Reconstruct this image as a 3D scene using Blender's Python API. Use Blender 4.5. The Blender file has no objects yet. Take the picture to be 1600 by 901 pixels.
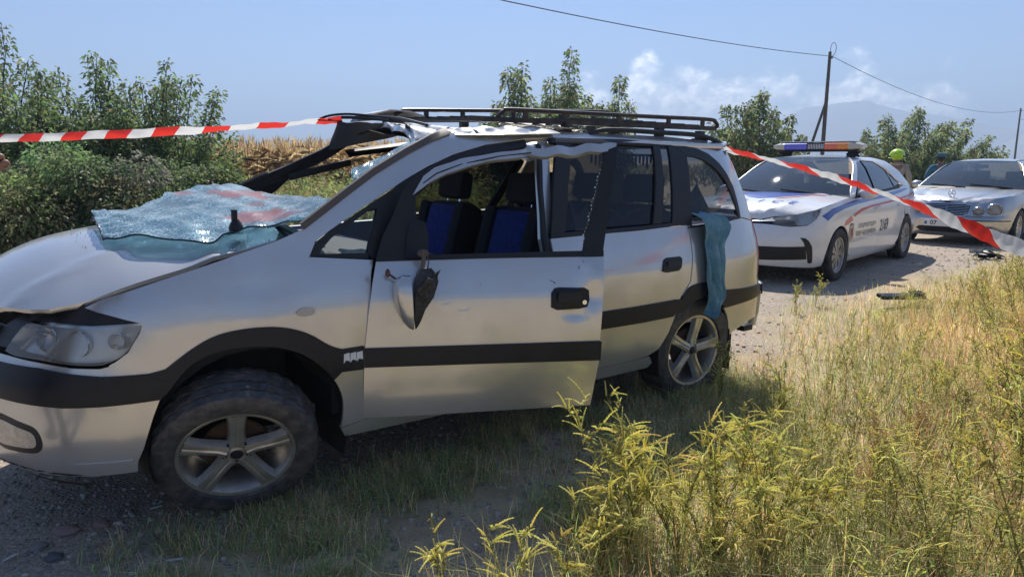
import bpy, bmesh, math, random
import numpy as np
from mathutils import Vector, Matrix, Euler
from mathutils.geometry import delaunay_2d_cdt
R = math.radians
PI = math.pi
scene = bpy.context.scene
COL = scene.collection

# ------------------------------------------------------------------ camera, world, sun, exposure
cam_d = bpy.data.cameras.new('camera')
cam = bpy.data.objects.new('camera', cam_d)
COL.objects.link(cam)
cam_d.sensor_width = 36.0
cam_d.lens = 36.0 * 1130.0 / 1600.0
cam_d.clip_start = 0.05
cam_d.clip_end = 60000.0
cam.location = (0.0, 0.0, 1.40)
cam.rotation_euler = (PI / 2 - math.atan((450.5 - 249.0) / 1130.0), 0.0, 0.0)
scene.camera = cam

SUN_AZ, SUN_EL = 1.0, 50.0            # degrees; azimuth clockwise from +Y
world = bpy.data.worlds.new('World')
scene.world = world
world.use_nodes = True
wn, wl = world.node_tree.nodes, world.node_tree.links
wn.clear()
def N(tree, typ, **kw):
    n = tree.nodes.new(typ)
    for k, v in kw.items():
        if k in n.inputs.keys() if isinstance(k, str) else False:
            n.inputs[k].default_value = v
        else:
            setattr(n, k, v)
    return n
def mth(tree, op, a, b=None, c=None, clamp=False):
    n = tree.nodes.new('ShaderNodeMath'); n.operation = op; n.use_clamp = clamp
    for i, v in enumerate((a, b, c)):
        if v is None: continue
        if isinstance(v, (int, float)): n.inputs[i].default_value = v
        else: tree.links.new(v, n.inputs[i])
    return n.outputs[0]
wt = world.node_tree
sky = wn.new('ShaderNodeTexSky')
sky.sky_type = 'NISHITA'
sky.sun_disc = False
sky.sun_elevation = R(SUN_EL)
sky.sun_rotation = R(SUN_AZ)
sky.altitude = 300.0
sky.air_density = 1.0
sky.dust_density = 0.15
sky.ozone_density = 8.0
tc = wn.new('ShaderNodeTexCoord')
sep = wn.new('ShaderNodeSeparateXYZ'); wl.new(tc.outputs['Generated'], sep.inputs[0])
az = mth(wt, 'ARCTAN2', sep.outputs[0], sep.outputs[1])
hyp = mth(wt, 'SQRT', mth(wt, 'ADD', mth(wt, 'POWER', sep.outputs[0], 2.0), mth(wt, 'POWER', sep.outputs[1], 2.0)))
ele = mth(wt, 'DIVIDE', sep.outputs[2], mth(wt, 'MAXIMUM', hyp, 0.001))
cv = wn.new('ShaderNodeCombineXYZ')
wl.new(az, cv.inputs[0]); wl.new(mth(wt, 'MULTIPLY', ele, 1.25), cv.inputs[1])
n1 = wn.new('ShaderNodeTexNoise'); n1.inputs['Scale'].default_value = 20; n1.inputs['Detail'].default_value = 7; n1.inputs['Roughness'].default_value = .58
wl.new(cv.outputs[0], n1.inputs['Vector'])
n2 = wn.new('ShaderNodeTexNoise'); n2.inputs['Scale'].default_value = 60; n2.inputs['Detail'].default_value = 5
cv2 = wn.new('ShaderNodeVectorMath'); cv2.operation = 'ADD'; cv2.inputs[1].default_value = (.003, -.012, .4)
wl.new(cv.outputs[0], cv2.inputs[0]); wl.new(cv2.outputs[0], n2.inputs['Vector'])
# height of the cumulus bank along the horizon, by azimuth (-pi..pi -> 0..1)
hc = wn.new('ShaderNodeFloatCurve')
prof = [(-3.14, .0), (-.5, .0), (.05, .0), (.085, .085), (.10, .118), (.125, .112), (.14, .088), (.155, .125), (.17, .140), (.2, .122), (.24, .118), (.28, .108), (.33, .104), (.38, .098), (.415, .105), (.435, .118), (.46, .112), (.48, .09), (.505, .085), (.525, .112), (.54, .085), (.58, .05), (.75, .06), (1.0, .03), (3.14, .0)]
cm = hc.mapping; cu = cm.curves[0]
def cx(a): return .5 + math.atan(a * 3.0) / (2 * math.atan(3.0 * 3.1416))
for i, (a, h) in enumerate(prof):
    if i == 0: cu.points[0].location = (cx(a), h * 4)
    elif i == len(prof) - 1: cu.points[-1].location = (1.0, h * 4)
    else: cu.points.new(cx(a), h * 4)
for p in cu.points: p.handle_type = 'AUTO'
cm.update()
wl.new(mth(wt, 'ADD', .5, mth(wt, 'DIVIDE', mth(wt, 'ARCTANGENT', mth(wt, 'MULTIPLY', az, 3.0)), 2 * math.atan(3.0 * 3.1416))), hc.inputs['Value'])
hgt = mth(wt, 'DIVIDE', hc.outputs[0], 4.0)
dens = mth(wt, 'ADD', mth(wt, 'MULTIPLY', mth(wt, 'SUBTRACT', hgt, ele), 19.0), mth(wt, 'MULTIPLY', mth(wt, 'SUBTRACT', n1.outputs[0], .5), 2.5))
mask = wn.new('ShaderNodeMapRange'); mask.interpolation_type = 'SMOOTHSTEP'
mask.inputs[1].default_value = -.05; mask.inputs[2].default_value = .75; wl.new(dens, mask.inputs[0])
hasb = mth(wt, 'GREATER_THAN', hgt, .012)
lowf = wn.new('ShaderNodeMapRange'); lowf.interpolation_type = 'SMOOTHSTEP'; lowf.inputs[1].default_value = .01; lowf.inputs[2].default_value = .065
wl.new(ele, lowf.inputs[0])
alpha = mth(wt, 'MULTIPLY', mth(wt, 'MULTIPLY', mask.outputs[0], hasb), mth(wt, 'ADD', .05, mth(wt, 'MULTIPLY', lowf.outputs[0], .8)))
ccol = wn.new('ShaderNodeMix'); ccol.data_type = 'RGBA'
ccol.inputs[6].default_value = (11.5, 12.2, 13.5, 1); ccol.inputs[7].default_value = (23., 22.8, 22.4, 1)
cs = wn.new('ShaderNodeMapRange'); cs.interpolation_type = 'SMOOTHSTEP'; cs.inputs[1].default_value = .38; cs.inputs[2].default_value = .62
wl.new(n2.outputs[0], cs.inputs[0]); wl.new(cs.outputs[0], ccol.inputs[0])
mixc = wn.new('ShaderNodeMix'); mixc.data_type = 'RGBA'
skt = wn.new('ShaderNodeMix'); skt.data_type = 'RGBA'; skt.blend_type = 'MULTIPLY'; skt.inputs[0].default_value = 1.0; skt.inputs[7].default_value = (1.0, .91, .93, 1)   # the dry air's slight violet cast, over the whole sky
wl.new(sky.outputs[0], skt.inputs[6])
wl.new(alpha, mixc.inputs[0]); wl.new(skt.outputs[2], mixc.inputs[6]); wl.new(ccol.outputs[2], mixc.inputs[7])
bg = wn.new('ShaderNodeBackground'); bg.inputs['Strength'].default_value = .083
wl.new(mixc.outputs[2], bg.inputs[0])
wo = wn.new('ShaderNodeOutputWorld'); wl.new(bg.outputs[0], wo.inputs[0])

sun_d = bpy.data.lights.new('sun', 'SUN'); sun_d.energy = 4.2; sun_d.angle = R(.53); sun_d.color = (1.0, .955, .88)
sun = bpy.data.objects.new('sun', sun_d); COL.objects.link(sun)
sdir = Vector((math.sin(R(SUN_AZ)) * math.cos(R(SUN_EL)), math.cos(R(SUN_AZ)) * math.cos(R(SUN_EL)), math.sin(R(SUN_EL))))
sun.rotation_euler = sdir.to_track_quat('Z', 'Y').to_euler()
sun.location = (0, 0, 30)
scene.view_settings.view_transform = 'Standard'
scene.view_settings.look = 'None'
scene.view_settings.exposure = 0.66
scene.view_settings.gamma = 1.0
scene.view_settings.use_curve_mapping = False
scene.render.engine = 'CYCLES'
scene.cycles.max_bounces = 8
scene.cycles.transparent_max_bounces = 12

# ------------------------------------------------------------------ helpers
rng = np.random.default_rng(7)
random.seed(7)
def link(o, parent=None):
    COL.objects.link(o)
    if parent is not None: o.parent = parent
    return o
def tag(o, label=None, cat=None, group=None, kind=None):
    if label: o['label'] = label
    if cat: o['category'] = cat
    if group: o['group'] = group
    if kind: o['kind'] = kind
    return o
def empty(name, loc=(0, 0, 0), rot=(0, 0, 0), parent=None):
    o = bpy.data.objects.new(name, None); o.empty_display_size = .1
    o.location = loc; o.rotation_euler = rot
    return link(o, parent)
def mesh_obj(name, V, F, m, parent=None, smooth=True, sharp=None):
    me = bpy.data.meshes.new(name)
    me.from_pydata([tuple(v) for v in V], [], [tuple(f) for f in F])
    if isinstance(m, (list, tuple)):
        for k in m: me.materials.append(k)
    else: me.materials.append(m)
    if smooth:
        me.polygons.foreach_set('use_smooth', [True] * len(me.polygons))
        if sharp is not None: me.set_sharp_from_angle(angle=R(sharp))
    me.update()
    return link(bpy.data.objects.new(name, me), parent)
class Geo:
    """collects simple solids into one mesh"""
    def __init__(s): s.V = []; s.F = []
    def add(s, V, F):
        b = len(s.V); s.V += [tuple(v) for v in V]; s.F += [tuple(i + b for i in f) for f in F]; return s
    def box(s, c, d, rot=None, taper=1.0):
        hx, hy, hz = d[0] / 2, d[1] / 2, d[2] / 2
        P = [Vector((x * (taper if z > 0 else 1), y * (taper if z > 0 else 1), z)) for z in (-hz, hz) for y in (-hy, hy) for x in (-hx, hx)]
        if rot is not None: P = [rot @ p for p in P]
        P = [p + Vector(c) for p in P]
        return s.add(P, [(0, 2, 3, 1), (4, 5, 7, 6), (0, 1, 5, 4), (2, 6, 7, 3), (0, 4, 6, 2), (1, 3, 7, 5)])
    def bar(s, a, b, w, h, up=(0, 0, 1)):
        a, b = Vector(a), Vector(b); d = b - a; L = d.length; d.normalize()
        x = d.cross(Vector(up)); x = x.normalized() if x.length > 1e-5 else Vector((1, 0, 0))
        u = x.cross(d); r = Matrix((x, d, u)).transposed()
        return s.box((a + b) / 2, (w, L, h), r)
    def tube(s, pts, rad, n=8, cap=True, sq=1.0):
        P = [Vector(p) for p in pts]; k = len(P); V = []; F = []
        t0 = (P[1] - P[0]).normalized(); up = Vector((0, 0, 1)) if abs(t0.z) < .9 else Vector((1, 0, 0))
        for i in range(k):
            t = (P[min(i + 1, k - 1)] - P[max(i - 1, 0)]).normalized()
            x = t.cross(up)
            if x.length < 1e-4: x = t.cross(Vector((0, 1, 0)))
            x.normalize(); y = x.cross(t); up = y
            r = rad[i] if isinstance(rad, (list, tuple)) else (rad(i / (k - 1)) if callable(rad) else rad)
            for j in range(n):
                a = 2 * PI * j / n
                V.append(P[i] + x * (math.cos(a) * r) + y * (math.sin(a) * r * sq))
        for i in range(k - 1):
            for j in range(n):
                F.append((i * n + j, i * n + (j + 1) % n, (i + 1) * n + (j + 1) % n, (i + 1) * n + j))
        if cap: F.append(tuple(range(n))[::-1]); F.append(tuple((k - 1) * n + j for j in range(n)))
        return s.add(V, F)
    def lathe(s, prof, n=32, axis='Y', c=(0, 0, 0), closed=False, radmod=None):
        """prof: list of (axial, radius)"""
        V = []; F = []; k = len(prof)
        for j in range(n):
            a = 2 * PI * j / n
            for i, (h, r) in enumerate(prof):
                if radmod: r = radmod(i, j, r)
                ca, sa = math.cos(a) * r, math.sin(a) * r
                p = (ca, h, sa) if axis == 'Y' else ((ca, sa, h) if axis == 'Z' else (h, ca, sa))
                V.append((p[0] + c[0], p[1] + c[1], p[2] + c[2]))
        kk = k if closed else k - 1
        for j in range(n):
            for i in range(kk):
                a = j * k + i; b = j * k + (i + 1) % k; d = ((j + 1) % n) * k + i; e = ((j + 1) % n) * k + (i + 1) % k
                F.append((a, b, e, d))
        return s.add(V, F)
    def grid(s, fn, nu, nv, thick=0.0):
        """fn(a,b) a,b in 0..1"""
        V = [Vector(fn(i / nu, j / nv)) for i in range(nu + 1) for j in range(nv + 1)]
        F = [(i * (nv + 1) + j, (i + 1) * (nv + 1) + j, (i + 1) * (nv + 1) + j + 1, i * (nv + 1) + j + 1) for i in range(nu) for j in range(nv)]
        return s.add(V, F)
    def blob(s, c, r, n=12, m=8, fn=None):
        V = []; F = []
        for i in range(m + 1):
            th = PI * i / m
            for j in range(n):
                ph = 2 * PI * j / n
                d = Vector((math.sin(th) * math.cos(ph), math.sin(th) * math.sin(ph), math.cos(th)))
                k = fn(d) if fn else 1.0
                V.append((c[0] + d.x * r[0] * k, c[1] + d.y * r[1] * k, c[2] + d.z * r[2] * k))
        for i in range(m):
            for j in range(n):
                F.append((i * n + j, (i + 1) * n + j, (i + 1) * n + (j + 1) % n, i * n + (j + 1) % n))
        return s.add(V, F)
    def xf(s, Mx):
        s.V = [tuple(Mx @ Vector(v)) for v in s.V]; return s
    def build(s, name, m, parent=None, smooth=True, sharp=35, solid=0.0, bevel=0.0, fixn=True):
        o = mesh_obj(name, s.V, s.F, m, parent, smooth, None)
        if fixn:
            bm = bmesh.new(); bm.from_mesh(o.data)
            bmesh.ops.remove_doubles(bm, verts=bm.verts, dist=1e-5)
            bmesh.ops.recalc_face_normals(bm, faces=bm.faces)
            if bevel > 0:
                es = [e for e in bm.edges if len(e.link_faces) == 2 and e.calc_face_angle(0) > R(30)]
                bmesh.ops.bevel(bm, geom=es, offset=bevel, segments=2, profile=.6, affect='EDGES', clamp_overlap=True)
            if solid: bmesh.ops.solidify(bm, geom=bm.faces[:], thickness=solid)
            bm.to_mesh(o.data); bm.free()
        if smooth:
            o.data.polygons.foreach_set('use_smooth', [True] * len(o.data.polygons))
            if sharp is not None: o.data.set_sharp_from_angle(angle=R(sharp))
        o.data.update()
        return o
def interp(tab, t):
    if t <= tab[0][0]: return tab[0][1]
    for (a, va), (b, vb) in zip(tab, tab[1:]):
        if t <= b: return va + (vb - va) * (t - a) / (b - a)
    return tab[-1][1]
def smooth_tab(tab, n=8):
    out = []
    for i in range(len(tab) - 1):
        x0, y0 = tab[i]; x1, y1 = tab[i + 1]
        m0 = (y1 - tab[i - 1][1]) / (x1 - tab[i - 1][0]) if i > 0 else (y1 - y0) / (x1 - x0)
        m1 = (tab[i + 2][1] - y0) / (tab[i + 2][0] - x0) if i + 2 < len(tab) else (y1 - y0) / (x1 - x0)
        h = x1 - x0
        for j in range(n):
            t = j / n
            out.append((x0 + h * t, (2 * t**3 - 3 * t * t + 1) * y0 + (t**3 - 2 * t * t + t) * h * m0 + (-2 * t**3 + 3 * t * t) * y1 + (t**3 - t * t) * h * m1))
    out.append(tab[-1]); return out
def spline(pts, n=10):
    out = []; P = [pts[0]] + list(pts) + [pts[-1]]
    for i in range(1, len(P) - 2):
        a, b, c, d = P[i - 1:i + 3]
        for j in range(n):
            t = j / n
            out.append(tuple(.5 * (2 * b[k] + (c[k] - a[k]) * t + (2 * a[k] - 5 * b[k] + 4 * c[k] - d[k]) * t * t + (3 * b[k] - a[k] - 3 * c[k] + d[k]) * t**3) for k in range(len(b))))
    out.append(tuple(pts[-1])); return out
class Body:
    """Car skin. u runs along the plan outline (u = x on the flank, x rearwards), z is height; y<0 is the left flank."""
    def __init__(s, outline, side, front, rear, xref, dent=None):
        P = spline(outline, 14); s.P = P; L = [0]
        for a, b in zip(P, P[1:]): L.append(L[-1] + math.hypot(b[0] - a[0], b[1] - a[1]))
        k = min(range(len(P)), key=lambda i: abs(P[i][0] - xref) + (0 if P[i][1] < -.3 else 9))
        s.U = [l + P[k][0] - L[k] for l in L]
        s.side, s.front, s.rear = [smooth_tab(t) for t in (side, front, rear)]
        s.dent = dent
    def plan(s, u):
        U = s.U; u = min(max(u, U[0]), U[-1]); lo, hi = 0, len(U) - 1
        while hi - lo > 1:
            m = (lo + hi) // 2
            if U[m] <= u: lo = m
            else: hi = m
        k = (u - U[lo]) / (U[hi] - U[lo]); a, b = s.P[lo], s.P[hi]
        return a[0] + (b[0] - a[0]) * k, a[1] + (b[1] - a[1]) * k
    def at(s, u, z, off=0.0, sgn=1):
        x, y = s.plan(u); e = .03
        x0, y0 = s.plan(u - e); x1, y1 = s.plan(u + e)
        tx, ty = x1 - x0, y1 - y0; l = math.hypot(tx, ty) or 1
        nx, ny = ty / l, -tx / l; fx = nx * nx
        ins = interp(s.side, z) * (1 - fx) + (interp(s.front, z) if nx < 0 else interp(s.rear, z)) * fx - off
        if s.dent and sgn > 0: ins += s.dent(u, z)
        return Vector((x - nx * ins, (y - ny * ins) * sgn, z))
    def f(s, off=0.0, sgn=1): return lambda a, b: s.at(a, b, off, sgn)
def inside(p, poly):
    x, y = p; r = False; n = len(poly)
    for i in range(n):
        x0, y0 = poly[i]; x1, y1 = poly[i - 1]
        if (y0 > y) != (y1 > y) and x < (x1 - x0) * (y - y0) / (y1 - y0) + x0: r = not r
    return r
def shrink(poly, d):
    A = sum(poly[i - 1][0] * poly[i][1] - poly[i][0] * poly[i - 1][1] for i in range(len(poly)))
    sg = 1 if A > 0 else -1; out = []; n = len(poly)
    for i in range(n):
        p, q, r = poly[i - 1], poly[i], poly[(i + 1) % n]
        def nrm(a, b):
            dx, dy = b[0] - a[0], b[1] - a[1]; l = math.hypot(dx, dy) or 1; return (-dy / l * sg, dx / l * sg)
        n0, n1_ = nrm(p, q), nrm(q, r); bx, by = n0[0] + n1_[0], n0[1] + n1_[1]; l = bx * bx + by * by
        k = 2 / l if l > .3 else 2
        out.append((q[0] + bx * d * k, q[1] + by * d * k))
    return out
def patch(name, poly, fmap, m, parent=None, step=.05, thick=.014, gap=0.0, flip=False, curve=False):
    """a panel: polygon in the skin's (a,b) space, filled, mapped on the skin, with analytic normals and folded edges"""
    if curve: poly = spline(list(poly) + [poly[0]], 5)[:-1]
    if gap: poly = shrink(poly, gap)
    B = []
    for i in range(len(poly)):
        p, q = poly[i], poly[(i + 1) % len(poly)]
        k = max(1, int(math.hypot(q[0] - p[0], q[1] - p[1]) / step + .5))
        B += [(p[0] + (q[0] - p[0]) * j / k, p[1] + (q[1] - p[1]) * j / k) for j in range(k)]
    nb = len(B); pts = [Vector(b) for b in B]
    xs = [b[0] for b in B]; ys = [b[1] for b in B]
    gx = np.arange(min(xs) + step * .5, max(xs), step); gy = np.arange(min(ys) + step * .5, max(ys), step)
    Bn = np.array(B)
    for x in gx:
        for y in gy:
            if ((Bn - (x, y))**2).sum(1).min() > (step * .45)**2 and inside((x, y), poly): pts.append(Vector((float(x), float(y))))
    vs, es, fs, ov, oe, of = delaunay_2d_cdt(pts, [(i, (i + 1) % nb) for i in range(nb)], [], 1, 1e-6)
    V = []; NR = []; e = .004
    for v in vs:
        a, b = v[0], v[1]; p = Vector(fmap(a, b))
        da = Vector(fmap(a + e, b)) - Vector(fmap(a - e, b)); db = Vector(fmap(a, b + e)) - Vector(fmap(a, b - e))
        n = da.cross(db); n = n.normalized() if n.length > 1e-12 else Vector((0, 0, 1))
        if flip: n = -n
        V.append(p); NR.append(n)
    nv = len(V); F = []; LN = []
    for f in fs:
        f = list(f)
        g = (V[f[1]] - V[f[0]]).cross(V[f[2]] - V[f[0]])
        if g.dot(NR[f[0]]) < 0: f.reverse()
        F.append(tuple(f)); LN += [NR[i] for i in f]
    if thick:
        cnt = {}
        for f in F:
            for i in range(3):
                k = (f[i], f[(i + 1) % 3]); cnt[k] = 1
        bd = [k for k in cnt if (k[1], k[0]) not in cnt]
        idx = {}
        for a, b in bd:
            for i in (a, b):
                if i not in idx:
                    idx[i] = (len(V), len(V) + 1); V.append(V[i].copy()); V.append(V[i] - NR[i] * thick); NR += [NR[i], NR[i]]
        for a, b in bd:
            q = (idx[b][0], idx[a][0], idx[a][1], idx[b][1])
            g = (V[q[1]] - V[q[0]]).cross(V[q[2]] - V[q[0]]); g = g.normalized() if g.length > 1e-12 else NR[a]
            h = (g + NR[a] * .6).normalized()
            F.append(q); LN += [h, h, g, g]
    me = bpy.data.meshes.new(name)
    me.from_pydata([tuple(v) for v in V], [], F)
    me.materials.append(m)
    me.polygons.foreach_set('use_smooth', [True] * len(me.polygons))
    me.normals_split_custom_set([tuple(n) for n in LN])
    me.update()
    return link(bpy.data.objects.new(name, me), parent)
def strip(name, path, fmap, w, m, parent=None, h=.006, step=.03):
    """raised trim band along a skin path, w wide and h proud"""
    P = []
    for a, b in zip(path, path[1:]):
        k = max(1, int(math.hypot(b[0] - a[0], b[1] - a[1]) / step))
        P += [(a[0] + (b[0] - a[0]) * j / k, a[1] + (b[1] - a[1]) * j / k) for j in range(k)]
    P.append(path[-1]); g = Geo(); V = []; F = []
    for i, p in enumerate(P):
        a, b = P[max(i - 1, 0)], P[min(i + 1, len(P) - 1)]
        dx, dy = b[0] - a[0], b[1] - a[1]; l = math.hypot(dx, dy) or 1; nx, ny = -dy / l, dx / l
        for s, o in ((-.5, -.004), (-.42, h), (.42, h), (.5, -.004)): V.append(fmap(p[0] + nx * w * s, p[1] + ny * w * s, o))
    for i in range(len(P) - 1):
        for j in range(3): F.append((i * 4 + j, i * 4 + j + 1, i * 4 + 5 + j, i * 4 + 4 + j))
    F.append((0, 1, 2, 3)); k = (len(P) - 1) * 4; F.append((k, k + 1, k + 2, k + 3))
    return g.add(V, F).build(name, m, parent, sharp=40)

# ------------------------------------------------------------------ materials
MATS = {}
def mat(name, base, rough=.6, metal=0.0, var=None, vscale=6.0, bump=0.0, bscale=40.0, coat=0.0, coat_r=.05, spec=.5, emit=None, estr=0.0, trans=0.0, ior=1.45, alpha=1.0, sub=0.0, var_lo=.4, var_hi=.62, rvar=0.0, coords='Object', detail=6.0):
    m = bpy.data.materials.new(name); m.use_nodes = True
    t = m.node_tree; b = t.nodes['Principled BSDF']
    b.inputs['Base Color'].default_value = (*base, 1); b.inputs['Roughness'].default_value = rough
    b.inputs['Metallic'].default_value = metal; b.inputs['Coat Weight'].default_value = coat; b.inputs['Coat Roughness'].default_value = coat_r
    b.inputs['Specular IOR Level'].default_value = spec; b.inputs['IOR'].default_value = ior
    b.inputs['Transmission Weight'].default_value = trans; b.inputs['Alpha'].default_value = alpha
    if emit: b.inputs['Emission Color'].default_value = (*emit, 1); b.inputs['Emission Strength'].default_value = estr
    if var is not None or bump or rvar:
        c = t.nodes.new('ShaderNodeTexCoord')
        if var is not None or rvar:
            n = t.nodes.new('ShaderNodeTexNoise'); n.inputs['Scale'].default_value = vscale; n.inputs['Detail'].default_value = detail; n.inputs['Roughness'].default_value = .62
            t.links.new(c.outputs[coords], n.inputs['Vector'])
            mr = t.nodes.new('ShaderNodeMapRange'); mr.inputs[1].default_value = var_lo; mr.inputs[2].default_value = var_hi
            t.links.new(n.outputs[0], mr.inputs[0])
            if var is not None:
                x = t.nodes.new('ShaderNodeMix'); x.data_type = 'RGBA'; x.inputs[6].default_value = (*base, 1); x.inputs[7].default_value = (*var, 1)
                t.links.new(mr.outputs[0], x.inputs[0]); t.links.new(x.outputs[2], b.inputs['Base Color'])
            if rvar:
                q = t.nodes.new('ShaderNodeMapRange'); q.inputs[3].default_value = rough; q.inputs[4].default_value = rough + rvar
                t.links.new(mr.outputs[0], q.inputs[0]); t.links.new(q.outputs[0], b.inputs['Roughness'])
        if bump:
            n = t.nodes.new('ShaderNodeTexNoise'); n.inputs['Scale'].default_value = bscale; n.inputs['Detail'].default_value = 5
            t.links.new(c.outputs[coords], n.inputs['Vector'])
            bp = t.nodes.new('ShaderNodeBump'); bp.inputs['Strength'].default_value = bump; bp.inputs['Distance'].default_value = .02
            t.links.new(n.outputs[0], bp.inputs['Height']); t.links.new(bp.outputs[0], b.inputs['Normal'])
    MATS[name] = m
    return m
def paint(name, base, metal, rough, dust=(.30, .27, .22), amount=.22):
    """car paint: flake base under clear coat, with a thin uneven film of road dust"""
    m = bpy.data.materials.new(name); m.use_nodes = True; t = m.node_tree; b = t.nodes['Principled BSDF']
    c = t.nodes.new('ShaderNodeTexCoord')
    n = t.nodes.new('ShaderNodeTexNoise'); n.inputs['Scale'].default_value = 4.2; n.inputs['Detail'].default_value = 12; n.inputs['Roughness'].default_value = .78
    t.links.new(c.outputs['Object'], n.inputs['Vector'])
    s = t.nodes.new('ShaderNodeTexNoise'); s.inputs['Scale'].default_value = 55; s.inputs['Detail'].default_value = 4
    t.links.new(c.outputs['Object'], s.inputs['Vector'])
    mr = t.nodes.new('ShaderNodeMapRange'); mr.inputs[1].default_value = .42; mr.inputs[2].default_value = .72; t.links.new(n.outputs[0], mr.inputs[0])
    sp = t.nodes.new('ShaderNodeMapRange'); sp.inputs[1].default_value = .6; sp.inputs[2].default_value = .75; t.links.new(s.outputs[0], sp.inputs[0])
    d = mth(t, 'MULTIPLY', mth(t, 'ADD', mr.outputs[0], mth(t, 'MULTIPLY', sp.outputs[0], .5)), amount, clamp=True)
    x = t.nodes.new('ShaderNodeMix'); x.data_type = 'RGBA'; x.inputs[6].default_value = (*base, 1); x.inputs[7].default_value = (*dust, 1)
    t.links.new(d, x.inputs[0]); t.links.new(x.outputs[2], b.inputs['Base Color'])
    t.links.new(mth(t, 'MULTIPLY', mth(t, 'SUBTRACT', 1.0, d), metal), b.inputs['Metallic'])
    b.inputs['Roughness'].default_value = rough
    t.links.new(mth(t, 'ADD', .04, mth(t, 'MULTIPLY', d, .5)), b.inputs['Coat Roughness'])
    t.links.new(mth(t, 'SUBTRACT', 1.0, d), b.inputs['Coat Weight'])
    if metal > .3:      # a second, broader flake lobe under the same coat
        b2 = t.nodes.new('ShaderNodeBsdfPrincipled'); b2.inputs['Roughness'].default_value = .42; b2.inputs['Coat Weight'].default_value = .0
        for k in ('Base Color', 'Metallic'):
            t.links.new(b.inputs[k].links[0].from_socket, b2.inputs[k])
        mx = t.nodes.new('ShaderNodeMixShader'); mx.inputs[0].default_value = .38
        t.links.new(b.outputs[0], mx.inputs[1]); t.links.new(b2.outputs[0], mx.inputs[2]); t.links.new(mx.outputs[0], t.nodes['Material Output'].inputs[0])
    MATS[name] = m; return m
silver = paint('silver_paint', (.60, .60, .59), .76, .17, amount=.24)
white_paint = paint('white_paint', (.80, .80, .80), 0.0, .35, amount=.16)
merc_paint = paint('pale_silver_paint', (.52, .53, .54), .90, .20, amount=.14)
blue_vinyl = mat('blue_vinyl', (.012, .075, .42), .3, coat=.6)
red_vinyl = mat('red_vinyl', (.62, .05, .05), .35, coat=.5)
navy_print = mat('navy_print', (.03, .04, .09), .4)
gold_print = mat('gold_print', (.42, .30, .14), .45, var=(.7, .62, .5), vscale=30)
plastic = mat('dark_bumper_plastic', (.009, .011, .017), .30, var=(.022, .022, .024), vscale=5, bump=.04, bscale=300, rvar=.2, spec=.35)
rubber_trim = mat('rubber_trim', (.012, .012, .013), .5)
dark_in = mat('dark_interior', (.016, .016, .018), .75, var=(.028, .028, .03), vscale=4)
underbody = mat('dark_underbody', (.012, .011, .010), .9, var=(.03, .026, .022), vscale=5)
tyre_m = mat('dusty_tyre', (.045, .047, .052), .5, var=(.13, .118, .105), vscale=26, bump=.2, bscale=90, var_lo=.40, var_hi=.72)
tyre_clean = mat('tyre_rubber', (.017, .017, .018), .7, var=(.05, .046, .042), vscale=7)
alloy = mat('worn_alloy', (.62, .61, .58), .36, metal=.85, var=(.34, .30, .25), vscale=9, rvar=.25, var_lo=.45, var_hi=.75)
hubcap = mat('grey_hubcap', (.42, .42, .42), .38, metal=.5, var=(.28, .26, .24), vscale=8)
brake = mat('rusty_brake', (.06, .045, .035), .7, metal=.4, var=(.10, .055, .03), vscale=20)
chrome = mat('chrome', (.75, .75, .76), .10, metal=1.0)
steel = mat('bare_steel', (.35, .34, .33), .35, metal=.9, var=(.2, .17, .14), vscale=14)

foglens = mat('fog_lens', (.55, .52, .46), .22, metal=.3, var=(.4, .38, .32), vscale=20, bump=.2, bscale=120, coat=.6)
reflector = mat('lamp_reflector', (.66, .66, .65), .30, metal=.75)
amber = mat('amber_lens', (.75, .30, .06), .2, trans=.3)
red_lens = mat('red_lens', (.48, .025, .03), .14, coat=1.0)
smoked = mat('repeater_lens', (.42, .40, .37), .2, coat=.7)
def glass(name, col, amt, rough=.02, spec_mix=1.0, film=(.03, .035, .04)):
    """tinted window: partly see-through pane with a clear reflection"""
    m = bpy.data.materials.new(name); m.use_nodes = True; t = m.node_tree; t.nodes.clear()
    o = t.nodes.new('ShaderNodeOutputMaterial'); tr = t.nodes.new('ShaderNodeBsdfTransparent'); tr.inputs[0].default_value = (*[c + (1 - c) * (1 - amt) if False else c for c in col], 1)
    gl = t.nodes.new('ShaderNodeBsdfGlossy'); gl.inputs['Roughness'].default_value = rough
    fr = t.nodes.new('ShaderNodeFresnel'); fr.inputs[0].default_value = 1.5
    mx = t.nodes.new('ShaderNodeMixShader'); t.links.new(mth(t, 'MULTIPLY', fr.outputs[0], spec_mix, clamp=True), mx.inputs[0]); t.links.new(tr.outputs[0], mx.inputs[1]); t.links.new(gl.outputs[0], mx.inputs[2])
    df = t.nodes.new('ShaderNodeBsdfDiffuse'); df.inputs[0].default_value = (*film, 1)
    m2 = t.nodes.new('ShaderNodeMixShader'); m2.inputs[0].default_value = amt
    t.links.new(mx.outputs[0], m2.inputs[2]); t.links.new(df.outputs[0], m2.inputs[1])
    t.links.new(m2.outputs[0], o.inputs[0]); MATS[name] = m; return m
lens = glass('clear_lens', (.90, .91, .90), .84, spec_mix=1.6, film=(.62, .60, .54))
tint = glass('tinted_glass', (.16, .17, .18), .96)
clear_g = glass('clear_glass', (.62, .68, .68), .97)
car_g = glass('car_glass', (.26, .31, .33), .91, spec_mix=1.7, film=(.12, .17, .22))
ws_g = glass('sky_sheen_windscreen', (.26, .32, .35), .84, spec_mix=1.8, film=(.20, .28, .36))  # bluish film paints the sky's reflection into the pane colour
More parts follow.
